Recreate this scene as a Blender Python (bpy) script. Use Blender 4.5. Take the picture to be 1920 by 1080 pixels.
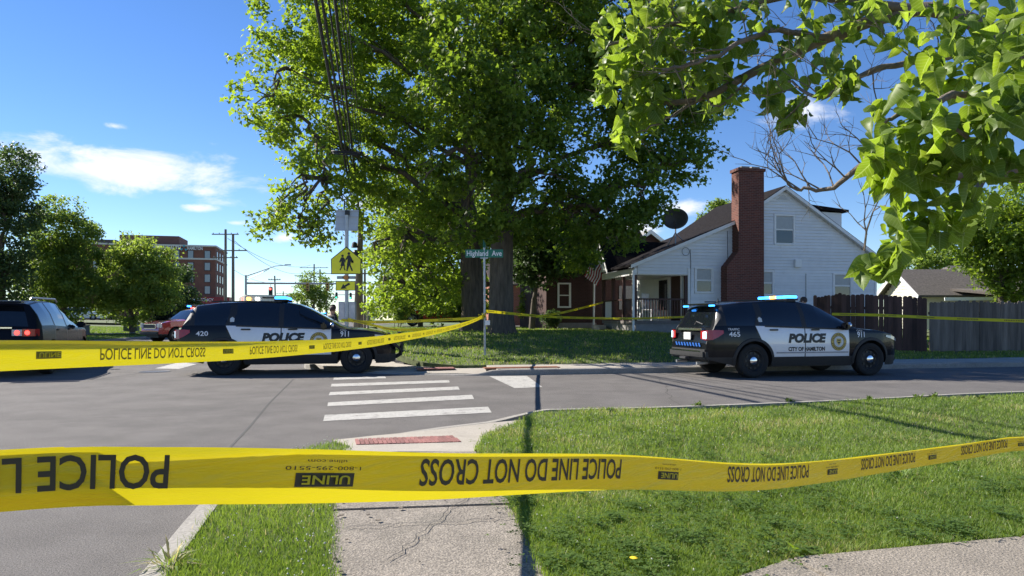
import bpy, bmesh, math, random
import numpy as np
from mathutils import Vector, Matrix

random.seed(7)
RNG = np.random.default_rng(11)
scene = bpy.context.scene
for o in list(bpy.data.objects):
    bpy.data.objects.remove(o)
C = scene.collection

# ------------------------------------------------------------------ camera, sky, sun, exposure
CAMZ = 1.32
FPX = 1330.0          # focal length in pixels of a 1920 px wide frame
HOR = 598.0           # horizon row of the photograph
cam_data = bpy.data.cameras.new('camera')
cam = bpy.data.objects.new('camera', cam_data)
C.objects.link(cam)
cam.location = (0, 0, CAMZ)
cam.rotation_euler = (math.radians(90), 0, 0)
cam_data.sensor_width = 36
cam_data.lens = FPX / 1920 * 36
cam_data.shift_y = (HOR - 540) / 1920
cam_data.clip_start = 0.05
cam_data.clip_end = 3000
scene.camera = cam

SUN_AZ = Vector((-0.88, 0.475, 0)).normalized()     # where the sun stands
SUN_EL = math.radians(38)
world = bpy.data.worlds.new('World')
scene.world = world
world.use_nodes = True
scene.view_settings.view_transform = 'Standard'
scene.view_settings.look = 'None'
scene.view_settings.exposure = 1.06
scene.view_settings.gamma = 1
scene.view_settings.use_curve_mapping = False

sun_data = bpy.data.lights.new('sun', 'SUN')
sun_data.energy = 4.9
sun_data.angle = math.radians(0.53)
sun_data.color = (1.0, 0.94, 0.84)
sun = bpy.data.objects.new('sun', sun_data)
C.objects.link(sun)
sdir = SUN_AZ * math.cos(SUN_EL) + Vector((0, 0, math.sin(SUN_EL)))
sun.rotation_euler = sdir.to_track_quat('Z', 'Y').to_euler()
sun.location = sdir * 60


def build_sky():
    nt = world.node_tree
    N, L = nt.nodes, nt.links
    N.clear()
    out = N.new('ShaderNodeOutputWorld')
    bg = N.new('ShaderNodeBackground')
    sky = N.new('ShaderNodeTexSky')
    sky.sky_type = 'NISHITA'
    sky.sun_disc = False
    sky.sun_elevation = SUN_EL
    sky.sun_rotation = math.atan2(SUN_AZ.x, SUN_AZ.y)
    sky.air_density = 0.85
    sky.dust_density = 0.0
    sky.ozone_density = 3.0
    bg.inputs['Strength'].default_value = 0.080
    tc = N.new('ShaderNodeTexCoord')
    mp = N.new('ShaderNodeMapping')
    mp.inputs['Scale'].default_value = (1, 1, 2.6)
    L.new(tc.outputs['Generated'], mp.inputs['Vector'])
    nz = N.new('ShaderNodeTexNoise')
    nz.inputs['Scale'].default_value = 9
    nz.inputs['Detail'].default_value = 9
    nz.inputs['Roughness'].default_value = 0.62
    nz.inputs['Distortion'].default_value = 0.35
    L.new(mp.outputs[0], nz.inputs['Vector'])
    total = None
    # direction (px, py), half size, softness weight
    for (px, py, hx, hy, wt) in [(225, 322, 340, 64, 1.2), (375, 360, 85, 28, 1.15), (372, 390, 48, 13, 1.1), (535, 446, 40, 15, 1.15),
                                 (1285, 392, 70, 34, 1.3), (1190, 432, 75, 26, 1.25), (1500, 205, 110, 45, 0.95), (690, 385, 80, 26, 1.05),
                                 (760, 605, 200, 22, 1.0), (215, 236, 30, 10, 0.8), (440, 418, 40, 8, 0.8)]:
        d = Vector(((px - 960) / FPX, 1, (HOR - py) / FPX))
        ln = d.length
        d.normalize()
        sub = N.new('ShaderNodeVectorMath'); sub.operation = 'SUBTRACT'
        sub.inputs[1].default_value = d
        L.new(tc.outputs['Generated'], sub.inputs[0])
        mul = N.new('ShaderNodeVectorMath'); mul.operation = 'MULTIPLY'
        sx = FPX / hx * ln; sz = FPX / hy * ln
        mul.inputs[1].default_value = (sx, sx * 0.6, sz)
        L.new(sub.outputs[0], mul.inputs[0])
        le = N.new('ShaderNodeVectorMath'); le.operation = 'LENGTH'
        L.new(mul.outputs[0], le.inputs[0])
        mr = N.new('ShaderNodeMapRange')
        mr.inputs['From Min'].default_value = 0.1
        mr.inputs['From Max'].default_value = 1.25
        mr.inputs['To Min'].default_value = 0.42 * wt
        mr.inputs['To Max'].default_value = 0
        L.new(le.outputs['Value'], mr.inputs['Value'])
        if total is None:
            total = mr.outputs[0]
        else:
            mx = N.new('ShaderNodeMath'); mx.operation = 'MAXIMUM'
            L.new(total, mx.inputs[0]); L.new(mr.outputs[0], mx.inputs[1])
            total = mx.outputs[0]
    ad = N.new('ShaderNodeMath'); ad.operation = 'ADD'
    L.new(total, ad.inputs[0]); L.new(nz.outputs['Fac'], ad.inputs[1])
    ramp = N.new('ShaderNodeMapRange')
    ramp.interpolation_type = 'SMOOTHSTEP'
    ramp.inputs['From Min'].default_value = 0.70
    ramp.inputs['From Max'].default_value = 1.0
    ramp.inputs['To Max'].default_value = 0.9
    L.new(ad.outputs[0], ramp.inputs['Value'])
    mix = N.new('ShaderNodeMix'); mix.data_type = 'RGBA'
    L.new(ramp.outputs[0], mix.inputs['Factor'])
    hs = N.new('ShaderNodeHueSaturation')
    hs.inputs['Saturation'].default_value = 1.2
    hs.inputs['Hue'].default_value = 0.509
    hs.inputs['Value'].default_value = 1.0
    L.new(sky.outputs[0], hs.inputs['Color'])
    L.new(hs.outputs[0], mix.inputs['A'])
    mix.inputs['B'].default_value = (6.9, 7.0, 7.2, 1)
    L.new(mix.outputs['Result'], bg.inputs['Color'])
    L.new(bg.outputs[0], out.inputs['Surface'])


build_sky()


# ------------------------------------------------------------------ helpers
def W(px, py, Y):
    """photo pixel at distance Y -> world point"""
    return Vector(((px - 960) / FPX * Y, Y, CAMZ + (HOR - py) / FPX * Y))


def G(px, py, z=0.0):
    """photo pixel on the horizontal plane z -> world (x, y)"""
    Y = (CAMZ - z) * FPX / (py - HOR)
    return ((px - 960) / FPX * Y, Y)


U = Vector((-0.206, 0.978, 0)).normalized()     # along the main street
V = Vector((0.978, 0.206, 0)).normalized()      # along the side street


def tag(o, label=None, cat=None, group=None, kind=None):
    if label: o['label'] = label
    if cat: o['category'] = cat
    if group: o['group'] = group
    if kind: o['kind'] = kind
    return o


def empty(name, loc=(0, 0, 0), rz=0.0, label=None, cat=None, group=None):
    o = bpy.data.objects.new(name, None)
    o.empty_display_size = 0.1
    C.objects.link(o)
    o.location = loc
    o.rotation_euler = (0, 0, rz)
    return tag(o, label, cat, group)


def link(name, me, parent=None):
    o = bpy.data.objects.new(name, me)
    C.objects.link(o)
    if parent is not None: o.parent = parent
    return o


def mesh(name, verts, faces, mat=None, parent=None, smooth=False):
    me = bpy.data.meshes.new(name)
    me.from_pydata([tuple(v) for v in verts], [], [tuple(f) for f in faces])
    if mat is not None: me.materials.append(mat)
    if smooth:
        me.polygons.foreach_set('use_smooth', [True] * len(me.polygons))
    me.update()
    return link(name, me, parent)


def npmesh(name, verts, tris, mat, parent=None, tint=None, smooth=False):
    """big triangle mesh from arrays"""
    me = bpy.data.meshes.new(name)
    verts = np.asarray(verts, dtype=np.float32); tris = np.asarray(tris, dtype=np.int32)
    nf = len(tris)
    me.vertices.add(len(verts)); me.vertices.foreach_set('co', verts.ravel())
    me.loops.add(nf * 3); me.loops.foreach_set('vertex_index', tris.ravel())
    me.polygons.add(nf)
    me.polygons.foreach_set('loop_start', np.arange(0, nf * 3, 3, dtype=np.int32))
    me.polygons.foreach_set('loop_total', np.full(nf, 3, dtype=np.int32))
    if smooth: me.polygons.foreach_set('use_smooth', np.ones(nf, dtype=bool))
    if tint is not None:
        at = me.attributes.new('tint', 'FLOAT', 'POINT')
        at.data.foreach_set('value', np.asarray(tint, dtype=np.float32))
    me.materials.append(mat)
    me.update(calc_edges=True)
    return link(name, me, parent)


class MB:
    """collects simple shapes, builds ONE mesh"""
    def __init__(s): s.v = []; s.f = []
    def add(s, vs, fs):
        n = len(s.v); s.v += [tuple(x) for x in vs]; s.f += [tuple(i + n for i in f) for f in fs]; return s
    def box(s, c, d, rz=0.0, axes=None):
        cx, cy, cz = c; dx, dy, dz = d[0] / 2, d[1] / 2, d[2] / 2
        co, si = math.cos(rz), math.sin(rz); vs = []
        for z in (-dz, dz):
            for x, y in ((-dx, -dy), (dx, -dy), (dx, dy), (-dx, dy)):
                vs.append((cx + x * co - y * si, cy + x * si + y * co, cz + z))
        return s.add(vs, [(3, 2, 1, 0), (4, 5, 6, 7), (0, 1, 5, 4), (1, 2, 6, 5), (2, 3, 7, 6), (3, 0, 4, 7)])
    def tube(s, pts, rad, n=8, cap=True):
        pts = [Vector(p) for p in pts]
        if not hasattr(rad, '__len__'): rad = [rad] * len(pts)
        vs = []; up = None
        for i, p in enumerate(pts):
            d = (pts[min(i + 1, len(pts) - 1)] - pts[max(i - 1, 0)])
            if d.length < 1e-9: d = Vector((0, 0, 1))
            d.normalize()
            if up is None:
                a = d.orthogonal().normalized()
            else:
                a = up - d * up.dot(d)
                a = a.normalized() if a.length > 1e-6 else d.orthogonal().normalized()
            up = a; b = d.cross(a)
            for k in range(n):
                t = 2 * math.pi * k / n
                vs.append(p + (a * math.cos(t) + b * math.sin(t)) * rad[i])
        fs = []
        for i in range(len(pts) - 1):
            for k in range(n):
                k2 = (k + 1) % n
                fs.append((i * n + k, i * n + k2, (i + 1) * n + k2, (i + 1) * n + k))
        if cap:
            fs.append(tuple(range(n - 1, -1, -1))); fs.append(tuple((len(pts) - 1) * n + k for k in range(n)))
        return s.add(vs, fs)
    def lathe(s, prof, c=(0, 0, 0), axis='z', n=24):
        """prof: list of (radius, height)"""
        vs = []
        for (r, h) in prof:
            for k in range(n):
                t = 2 * math.pi * k / n
                a, b = r * math.cos(t), r * math.sin(t)
                p = (a, b, h) if axis == 'z' else ((a, h, b) if axis == 'y' else (h, a, b))
                vs.append((p[0] + c[0], p[1] + c[1], p[2] + c[2]))
        fs = []
        for i in range(len(prof) - 1):
            for k in range(n):
                k2 = (k + 1) % n
                fs.append((i * n + k, i * n + k2, (i + 1) * n + k2, (i + 1) * n + k))
        fs.append(tuple(range(n - 1, -1, -1))); fs.append(tuple((len(prof) - 1) * n + k for k in range(n)))
        return s.add(vs, fs)
    def prism(s, poly, z0, z1):
        """poly: xy polygon, vertical walls"""
        n = len(poly)
        vs = [(x, y, z0) for x, y in poly] + [(x, y, z1) for x, y in poly]
        fs = [tuple(range(n - 1, -1, -1)), tuple(range(n, 2 * n))]
        for k in range(n):
            k2 = (k + 1) % n
            fs.append((k, k2, n + k2, n + k))
        return s.add(vs, fs)
    def extr(s, pts, vec):
        """3d polygon extruded by vec"""
        n = len(pts); vec = Vector(vec)
        vs = [Vector(p) for p in pts] + [Vector(p) + vec for p in pts]
        fs = [tuple(range(n - 1, -1, -1)), tuple(range(n, 2 * n))]
        for k in range(n):
            k2 = (k + 1) % n
            fs.append((k, k2, n + k2, n + k))
        return s.add(vs, fs)
    def build(s, name, mat, parent=None, smooth=False, bevel=0.0, auto=False):
        o = mesh(name, s.v, s.f, mat, parent, smooth)
        bm = bmesh.new(); bm.from_mesh(o.data)
        bmesh.ops.recalc_face_normals(bm, faces=bm.faces)
        if bevel > 0:
            es = [e for e in bm.edges if len(e.link_faces) == 2 and e.calc_face_angle(0) > 0.5]
            bmesh.ops.bevel(bm, geom=es, offset=bevel, segments=2, affect='EDGES', clamp_overlap=True)
        bm.to_mesh(o.data); bm.free()
        if auto:
            for p in o.data.polygons: p.use_smooth = True
            try: o.data.set_sharp_from_angle(angle=math.radians(35))
            except Exception: pass
        return o


# ------------------------------------------------------------------ materials
MATS = {}


def pm(name, col, rough=0.7, var=0.12, scale=8.0, bump=0.0, bscale=None, metal=0.0, spec=0.5, coat=0.0, col2=None, stretch=None, detail=5.0, emit=None, estr=0.0, alpha=None):
    """procedural principled material: noise-varied colour plus noise bump"""
    if name in MATS: return MATS[name]
    m = bpy.data.materials.new(name); m.use_nodes = True
    nt = m.node_tree; N, L = nt.nodes, nt.links
    b = N['Principled BSDF']
    b.inputs['Roughness'].default_value = rough
    b.inputs['Metallic'].default_value = metal
    b.inputs['Specular IOR Level'].default_value = spec
    b.inputs['Coat Weight'].default_value = coat
    b.inputs['Coat Roughness'].default_value = 0.04
    tc = N.new('ShaderNodeTexCoord')
    mp = N.new('ShaderNodeMapping')
    if stretch: mp.inputs['Scale'].default_value = stretch
    L.new(tc.outputs['Object'], mp.inputs['Vector'])
    nz = N.new('ShaderNodeTexNoise'); nz.inputs['Scale'].default_value = scale; nz.inputs['Detail'].default_value = detail
    nz.inputs['Roughness'].default_value = 0.62
    L.new(mp.outputs[0], nz.inputs['Vector'])
    rp = N.new('ShaderNodeValToRGB')
    c2 = col2 if col2 else tuple(min(1, c * (1 + var)) for c in col)
    c1 = tuple(c * (1 - var) for c in col)
    rp.color_ramp.elements[0].position = 0.32; rp.color_ramp.elements[1].position = 0.68
    rp.color_ramp.elements[0].color = (*c1, 1); rp.color_ramp.elements[1].color = (*c2, 1)
    L.new(nz.outputs['Fac'], rp.inputs['Fac'])
    L.new(rp.outputs[0], b.inputs['Base Color'])
    if bump > 0:
        n2 = N.new('ShaderNodeTexNoise'); n2.inputs['Scale'].default_value = bscale or scale * 4; n2.inputs['Detail'].default_value = 4
        L.new(mp.outputs[0], n2.inputs['Vector'])
        bp = N.new('ShaderNodeBump'); bp.inputs['Strength'].default_value = bump; bp.inputs['Distance'].default_value = 0.02
        L.new(n2.outputs['Fac'], bp.inputs['Height']); L.new(bp.outputs[0], b.inputs['Normal'])
    if emit:
        b.inputs['Emission Color'].default_value = (*emit, 1); b.inputs['Emission Strength'].default_value = estr
    MATS[name] = m
    return m


def leafmat(name, c1, c2, trans=0.45, rough=0.5):
    if name in MATS: return MATS[name]
    m = bpy.data.materials.new(name); m.use_nodes = True
    nt = m.node_tree; N, L = nt.nodes, nt.links
    b = N['Principled BSDF']; out = N['Material Output']
    b.inputs['Roughness'].default_value = rough
    b.inputs['Specular IOR Level'].default_value = 0.35
    at = N.new('ShaderNodeAttribute'); at.attribute_name = 'tint'
    oi = N.new('ShaderNodeObjectInfo')
    ad = N.new('ShaderNodeMath'); ad.operation = 'ADD'; ad.use_clamp = True
    ml = N.new('ShaderNodeMath'); ml.operation = 'MULTIPLY'; ml.inputs[1].default_value = 0.35
    L.new(oi.outputs['Random'], ml.inputs[0]); L.new(at.outputs['Fac'], ad.inputs[0]); L.new(ml.outputs[0], ad.inputs[1])
    rp = N.new('ShaderNodeValToRGB')
    rp.color_ramp.elements[0].color = (*c1, 1); rp.color_ramp.elements[1].color = (*c2, 1)
    L.new(ad.outputs[0], rp.inputs['Fac'])
    L.new(rp.outputs[0], b.inputs['Base Color'])
    tr = N.new('ShaderNodeBsdfTranslucent')
    hs = N.new('ShaderNodeHueSaturation'); hs.inputs['Saturation'].default_value = 1.15; hs.inputs['Value'].default_value = 1.75
    hs.inputs['Hue'].default_value = 0.488
    L.new(rp.outputs[0], hs.inputs['Color']); L.new(hs.outputs[0], tr.inputs['Color'])
    mx = N.new('ShaderNodeMixShader'); mx.inputs['Fac'].default_value = trans
    L.new(b.outputs[0], mx.inputs[1]); L.new(tr.outputs[0], mx.inputs[2]); L.new(mx.outputs[0], out.inputs['Surface'])
    MATS[name] = m
    return m


def brickmat(name, c1, c2, mortar, bw=0.2, bh=0.068, axis='xz'):
    if name in MATS: return MATS[name]
    m = bpy.data.materials.new(name); m.use_nodes = True
    nt = m.node_tree; N, L = nt.nodes, nt.links
    b = N['Principled BSDF']; b.inputs['Roughness'].default_value = 0.85
    tc = N.new('ShaderNodeTexCoord'); sp = N.new('ShaderNodeSeparateXYZ'); cb = N.new('ShaderNodeCombineXYZ')
    L.new(tc.outputs['Object'], sp.inputs[0])
    ad = N.new('ShaderNodeMath'); L.new(sp.outputs['X'], ad.inputs[0]); L.new(sp.outputs['Y'], ad.inputs[1])
    L.new(ad.outputs[0], cb.inputs['X']); L.new(sp.outputs['Z'], cb.inputs['Y'])
    bt = N.new('ShaderNodeTexBrick')
    bt.inputs['Scale'].default_value = 1.0
    bt.inputs['Brick Width'].default_value = bw; bt.inputs['Row Height'].default_value = bh
    bt.inputs['Mortar Size'].default_value = 0.006; bt.inputs['Mortar Smooth'].default_value = 0.2
    bt.inputs['Color1'].default_value = (*c1, 1); bt.inputs['Color2'].default_value = (*c2, 1); bt.inputs['Mortar'].default_value = (*mortar, 1)
    L.new(cb.outputs[0], bt.inputs['Vector'])
    L.new(bt.outputs['Color'], b.inputs['Base Color'])
    bp = N.new('ShaderNodeBump'); bp.inputs['Strength'].default_value = 0.5; bp.inputs['Distance'].default_value = 0.01; bp.invert = True
    L.new(bt.outputs['Fac'], bp.inputs['Height']); L.new(bp.outputs[0], b.inputs['Normal'])
    MATS[name] = m
    return m


def glow(name, col, strength):
    return pm(name, col, rough=0.3, var=0.02, emit=col, estr=strength)


def asphalt_mat():
    m = pm('asphalt', (0.135, 0.125, 0.118), rough=0.9, var=0.16, scale=1.3, bump=0.55, bscale=160, detail=8, spec=0.25)
    nt = m.node_tree; N, L = nt.nodes, nt.links
    b = N['Principled BSDF']
    src = b.inputs['Base Color'].links[0].from_socket
    tc = N['Texture Coordinate']
    nz = N.new('ShaderNodeTexNoise'); nz.inputs['Scale'].default_value = 95; nz.inputs['Detail'].default_value = 3
    L.new(tc.outputs['Object'], nz.inputs['Vector'])
    mr = N.new('ShaderNodeMapRange'); mr.inputs['From Min'].default_value = 0.3; mr.inputs['From Max'].default_value = 0.7
    mr.inputs['To Min'].default_value = 0.55; mr.inputs['To Max'].default_value = 1.5
    L.new(nz.outputs['Fac'], mr.inputs['Value'])
    mx = N.new('ShaderNodeMix'); mx.data_type = 'RGBA'; mx.blend_type = 'MULTIPLY'; mx.inputs['Factor'].default_value = 1
    L.new(src, mx.inputs['A']); L.new(mr.outputs[0], mx.inputs['B']); L.new(mx.outputs['Result'], b.inputs['Base Color'])
    return m


def speckle(m, scale, lo, hi):
    nt = m.node_tree; N, L = nt.nodes, nt.links
    b = N['Principled BSDF']
    src = b.inputs['Base Color'].links[0].from_socket
    nz = N.new('ShaderNodeTexNoise'); nz.inputs['Scale'].default_value = scale; nz.inputs['Detail'].default_value = 4
    L.new(N['Texture Coordinate'].outputs['Object'], nz.inputs['Vector'])
    mr = N.new('ShaderNodeMapRange'); mr.inputs['From Min'].default_value = 0.33; mr.inputs['From Max'].default_value = 0.67
    mr.inputs['To Min'].default_value = lo; mr.inputs['To Max'].default_value = hi
    L.new(nz.outputs['Fac'], mr.inputs['Value'])
    mx = N.new('ShaderNodeMix'); mx.data_type = 'RGBA'; mx.blend_type = 'MULTIPLY'; mx.inputs['Factor'].default_value = 1
    L.new(src, mx.inputs['A']); L.new(mr.outputs[0], mx.inputs['B']); L.new(mx.outputs['Result'], b.inputs['Base Color'])
    return m


M_ASPH = asphalt_mat()
M_OLDCON = speckle(pm('old_concrete', (0.235, 0.205, 0.17), rough=0.92, var=0.18, scale=3, bump=0.6, bscale=90, detail=8), 70, 0.6, 1.35)
M_CON = speckle(pm('pale_concrete', (0.36, 0.325, 0.275), rough=0.88, var=0.08, scale=2, bump=0.25, bscale=120), 60, 0.85, 1.12)
M_KERB = speckle(pm('kerb_concrete', (0.29, 0.27, 0.24), rough=0.9, var=0.15, scale=4, bump=0.3, bscale=80), 45, 0.8, 1.15)
M_PAINT = speckle(pm('road_paint', (0.44, 0.425, 0.395), rough=0.75, var=0.10, scale=5, bump=0.3, bscale=150), 35, 0.72, 1.12)
def wear(m, scale, lo, hi, under):
    nt = m.node_tree; N, L = nt.nodes, nt.links; b = N['Principled BSDF']
    src = b.inputs['Base Color'].links[0].from_socket
    nz = N.new('ShaderNodeTexNoise'); nz.inputs['Scale'].default_value = scale; nz.inputs['Detail'].default_value = 9; nz.inputs['Roughness'].default_value = .75
    L.new(N['Texture Coordinate'].outputs['Object'], nz.inputs['Vector'])
    mr = N.new('ShaderNodeMapRange'); mr.inputs['From Min'].default_value = lo; mr.inputs['From Max'].default_value = hi
    L.new(nz.outputs['Fac'], mr.inputs['Value'])
    mx = N.new('ShaderNodeMix'); mx.data_type = 'RGBA'; L.new(mr.outputs[0], mx.inputs['Factor'])
    L.new(src, mx.inputs['A']); mx.inputs['B'].default_value = (*under, 1); L.new(mx.outputs['Result'], b.inputs['Base Color'])
    return m


wear(M_PAINT, 5.0, .50, .66, (.16, .15, .14))
wear(M_ASPH, .35, .50, .72, (.100, .094, .090))
wear(M_ASPH, 2.2, .60, .70, (.165, .155, .146))
wear(M_OLDCON, 1.6, .55, .70, (.15, .135, .11))
wear(M_CON, 1.2, .58, .74, (.25, .225, .19))
wear(M_KERB, 2.0, .52, .70, (.17, .155, .135))
M_TAR = pm('tar_seam', (0.05, 0.048, 0.046), rough=0.8)
M_PAD = pm('tactile_red', (0.25, 0.105, 0.092), rough=0.8, var=0.2, scale=14)
M_SOIL = pm('lawn_soil', (0.085, 0.105, 0.035), rough=0.95, var=0.35, scale=5, bump=0.5, bscale=40)
M_FARGREEN = pm('far_ground', (0.10, 0.14, 0.05), rough=0.95, var=0.3, scale=0.2)
M_GRASS = leafmat('grass_blades', (0.068, 0.128, 0.024), (0.195, 0.275, 0.062), trans=0.4)
_e = M_GRASS.node_tree.nodes['Color Ramp'].color_ramp.elements
_e[1].position = .86
_n = _e.new(.99); _n.color = (.38, .34, .17, 1)
M_BARK = pm('bark', (0.105, 0.085, 0.065), rough=0.95, var=0.4, scale=9, bump=1.0, bscale=16, stretch=(1, 1, 0.18))
M_BARK2 = pm('grey_bark', (0.16, 0.13, 0.10), rough=0.95, var=0.3, scale=14, bump=0.7, bscale=30, stretch=(1, 1, 0.4))
M_STEEL = pm('galvanised_steel', (0.42, 0.43, 0.44), rough=0.45, metal=0.7, var=0.1, scale=6)
M_DARKSTEEL = pm('dark_steel', (0.06, 0.06, 0.065), rough=0.5, metal=0.3)
M_POLE = pm('weathered_pole_wood', (0.20, 0.165, 0.13), rough=0.9, var=0.3, scale=7, bump=0.5, bscale=20, stretch=(1, 1, 0.1))
M_CABLE = pm('black_cable', (0.018, 0.018, 0.02), rough=0.6)
M_WHITE = pm('white_vinyl', (0.74, 0.75, 0.76), rough=0.55, var=0.04, scale=3)
M_TRIM = pm('white_trim', (0.78, 0.78, 0.77), rough=0.5, var=0.04)
M_SHINGLE = pm('dark_shingle', (0.016, 0.014, 0.015), rough=1.0, var=0.5, scale=9, bump=0.5, bscale=30, spec=0.08)
M_GLASSD = pm('window_glass', (0.025, 0.03, 0.035), rough=0.05, var=0.1, spec=0.8)
M_BLIND = pm('window_blind', (0.33, 0.35, 0.36), rough=0.35, var=0.06, spec=0.6)
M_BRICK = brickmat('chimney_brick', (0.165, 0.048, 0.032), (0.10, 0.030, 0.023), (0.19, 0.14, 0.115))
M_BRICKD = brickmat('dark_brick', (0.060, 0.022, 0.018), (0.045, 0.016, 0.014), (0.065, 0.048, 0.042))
M_BROWN = pm('dark_red_paint', (0.055, 0.02, 0.016), rough=0.6, var=0.2)
M_BLACK = pm('black_paint', (0.008, 0.009, 0.012), rough=0.18, var=0.05, coat=0.2, spec=0.2)
M_BLACKM = pm('black_plastic', (0.02, 0.02, 0.021), rough=0.6, var=0.1)
M_CARWHITE = pm('white_car_paint', (0.78, 0.79, 0.80), rough=0.25, var=0.02, coat=1.0)
M_CARGLASS = pm('dark_car_glass', (0.006, 0.008, 0.011), rough=0.04, var=0.1, spec=0.7, coat=0.3)
M_TYRE = pm('tyre_rubber', (0.014, 0.014, 0.014), rough=0.85, var=0.2, scale=20)
M_CHROME = pm('chrome', (0.75, 0.76, 0.78), rough=0.12, metal=1.0, var=0.03)
M_TAIL = pm('red_tail_lens', (0.38, 0.012, 0.018), rough=0.15, var=0.1, coat=0.6)
M_LETTERW = pm('white_decal', (0.80, 0.80, 0.80), rough=0.4, var=0.03)
M_LETTERB = pm('black_decal', (0.012, 0.012, 0.012), rough=0.4)
M_GOLD = pm('gold_decal', (0.55, 0.40, 0.07), rough=0.4, var=0.1, scale=60)
M_YELLOW = pm('fluorescent_yellow', (0.92, 0.84, 0.03), rough=0.45, var=0.04)
M_GREEN = pm('street_sign_green', (0.01, 0.16, 0.10), rough=0.4, var=0.06)

_text = {}


def text2d(s, bold=0.0, shear=0.0, spacing=1.0):
    """triangulated outline of s, cap height 1, starting at x = 0"""
    key = (s, bold, shear, spacing)
    if key in _text: return _text[key]
    cu = bpy.data.curves.new('txt', 'FONT'); cu.body = s; cu.size = 1.0; cu.offset = bold; cu.shear = shear
    cu.resolution_u = 3; cu.space_character = spacing
    ob = bpy.data.objects.new('txt', cu); C.objects.link(ob)
    dg = bpy.context.evaluated_depsgraph_get()
    me = bpy.data.meshes.new_from_object(ob.evaluated_get(dg))
    bm = bmesh.new(); bm.from_mesh(me); bmesh.ops.triangulate(bm, faces=bm.faces)
    vs = [(v.co.x, v.co.y) for v in bm.verts]; fs = [tuple(v.index for v in f.verts) for f in bm.faces]
    bm.free(); bpy.data.objects.remove(ob); bpy.data.curves.remove(cu); bpy.data.meshes.remove(me)
    x0 = min(v[0] for v in vs); x1 = max(v[0] for v in vs); h = 0.70
    vs = [((x - x0) / h, y / h) for x, y in vs]
    r = (vs, fs, (x1 - x0) / h)
    _text[key] = r
    return r


def decal(name, s, fn, width, height, mat, parent, bold=0.0, shear=0.0, flipface=False, label=None, cut=0):
    """letters mapped by fn(u, v), u in [0,width], v in [0,height]"""
    vs, fs, w = text2d(s, bold, shear)
    if cut:
        bm = bmesh.new(); bv = [bm.verts.new((x, y, 0)) for x, y in vs]
        for f in fs:
            try: bm.faces.new([bv[i] for i in f])
            except Exception: pass
        for k in range(1, cut):
            bmesh.ops.bisect_plane(bm, geom=bm.verts[:] + bm.edges[:] + bm.faces[:], plane_co=(0, k / cut, 0), plane_no=(0, 1, 0))
        bm.verts.index_update(); vs = [(v.co.x, v.co.y) for v in bm.verts]; fs = [tuple(v.index for v in f.verts) for f in bm.faces]; bm.free()
    pts = [fn(x / w * width, y * height) for x, y in vs]
    if flipface: fs = [f[::-1] for f in fs]
    o = mesh(name, pts, fs, mat, parent)
    return o

# ------------------------------------------------------------------ ground, road, kerbs, pavements
def far_kerb(x): return 16.85 + 0.215 * (x - 1.26)          # far edge of the side street
def near_kerb(x): return 8.85 + 0.34 * (x - 0.53) if x < 9 else 11.73 + 0.215 * (x - 9)
def main_kerb(y): return -2.02 - 0.215 * (y - 4.47)         # right edge of the main street
def left_kerb(y): return -23.3 - 0.206 * (y - 40)


def lawn_z(x, y):
    """height of the rising lawn beyond the side street"""
    d = max(0.0, y - (far_kerb(x) + 1.65))
    k = 0.088 * (1.0 if x < 5 else max(0.30, 1.0 - (x - 5) / 11.0))
    d = min(d, 8.0 + 0.02 * d)
    return 0.14 + k * (d - 0.0 if d < 7 else 7 + (d - 7) * 0.5)


g = mesh('ground', [(-900, -60, -0.05), (900, -60, -0.05), (900, 1500, -0.05), (-900, 1500, -0.05)], [(0, 1, 2, 3)], M_FARGREEN)
tag(g, kind='structure')
r = mesh('road', [(-60, -25, 0), (70, -25, 0), (70, 60, 0), (-20, 60, 0), (-45, 330, -0.02), (-95, 330, -0.02), (-60, 60, 0)], [(0, 1, 2, 3, 4, 5, 6)], M_ASPH)
tag(r, kind='structure')


def strip(name, pts, width, z, mat, parent=None):
    """flat ribbon of constant width along a polyline"""
    vs = []; fs = []
    P = [Vector((p[0], p[1])) for p in pts]
    for i, p in enumerate(P):
        d = (P[min(i + 1, len(P) - 1)] - P[max(i - 1, 0)]).normalized()
        n = Vector((-d.y, d.x)) * width / 2
        vs += [(p.x - n.x, p.y - n.y, z), (p.x + n.x, p.y + n.y, z)]
        if i: fs.append((2 * i - 2, 2 * i, 2 * i + 1, 2 * i - 1))
    return mesh(name, vs, fs, mat, parent)


# painted bars of the crossing, stop bar, bar across the main street
for quad in ([(606, 790), (922, 774), (915, 763), (609, 778.5)], [(614, 762), (889, 748.5), (885, 740.5), (615, 755)],
             [(616, 741.5), (862, 731), (859, 725), (619, 735.5)], [(620, 725.5), (843, 717.5), (842, 713), (622, 720)],
             [(625, 712.5), (724, 709.5), (722, 706), (626, 708.5)]):
    vs = [(*G(*p), 0.004) for p in quad]
    mesh('crosswalk_bar', vs, [(0, 1, 2, 3)], M_PAINT, r)
mesh('stop_bar', [(*G(917, 705.5), 0.004), (*G(965, 728), 0.004), (*G(1017, 726), 0.004), (*G(988, 705), 0.004)], [(0, 1, 2, 3)], M_PAINT, r)
mesh('lane_mark', [(*G(290, 691), 0.004), (*G(335, 692), 0.004), (*G(369, 683), 0.004), (*G(338, 679), 0.004)], [(0, 1, 2, 3)], M_PAINT, r)
sp = [G(405, 868), G(431, 841), G(470, 797), G(505, 757), G(550, 711)]
strip('tar_seam', [(x + random.uniform(-.015, .015), y) for x, y in sp], 0.028, 0.003, M_TAR, r)
strip('tar_seam', [G(180, 712), G(255, 701), G(330, 695)], 0.03, 0.003, M_TAR, r)
M_CRACK = pm('crack_dark', (.045, .043, .04), rough=.95)
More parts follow.
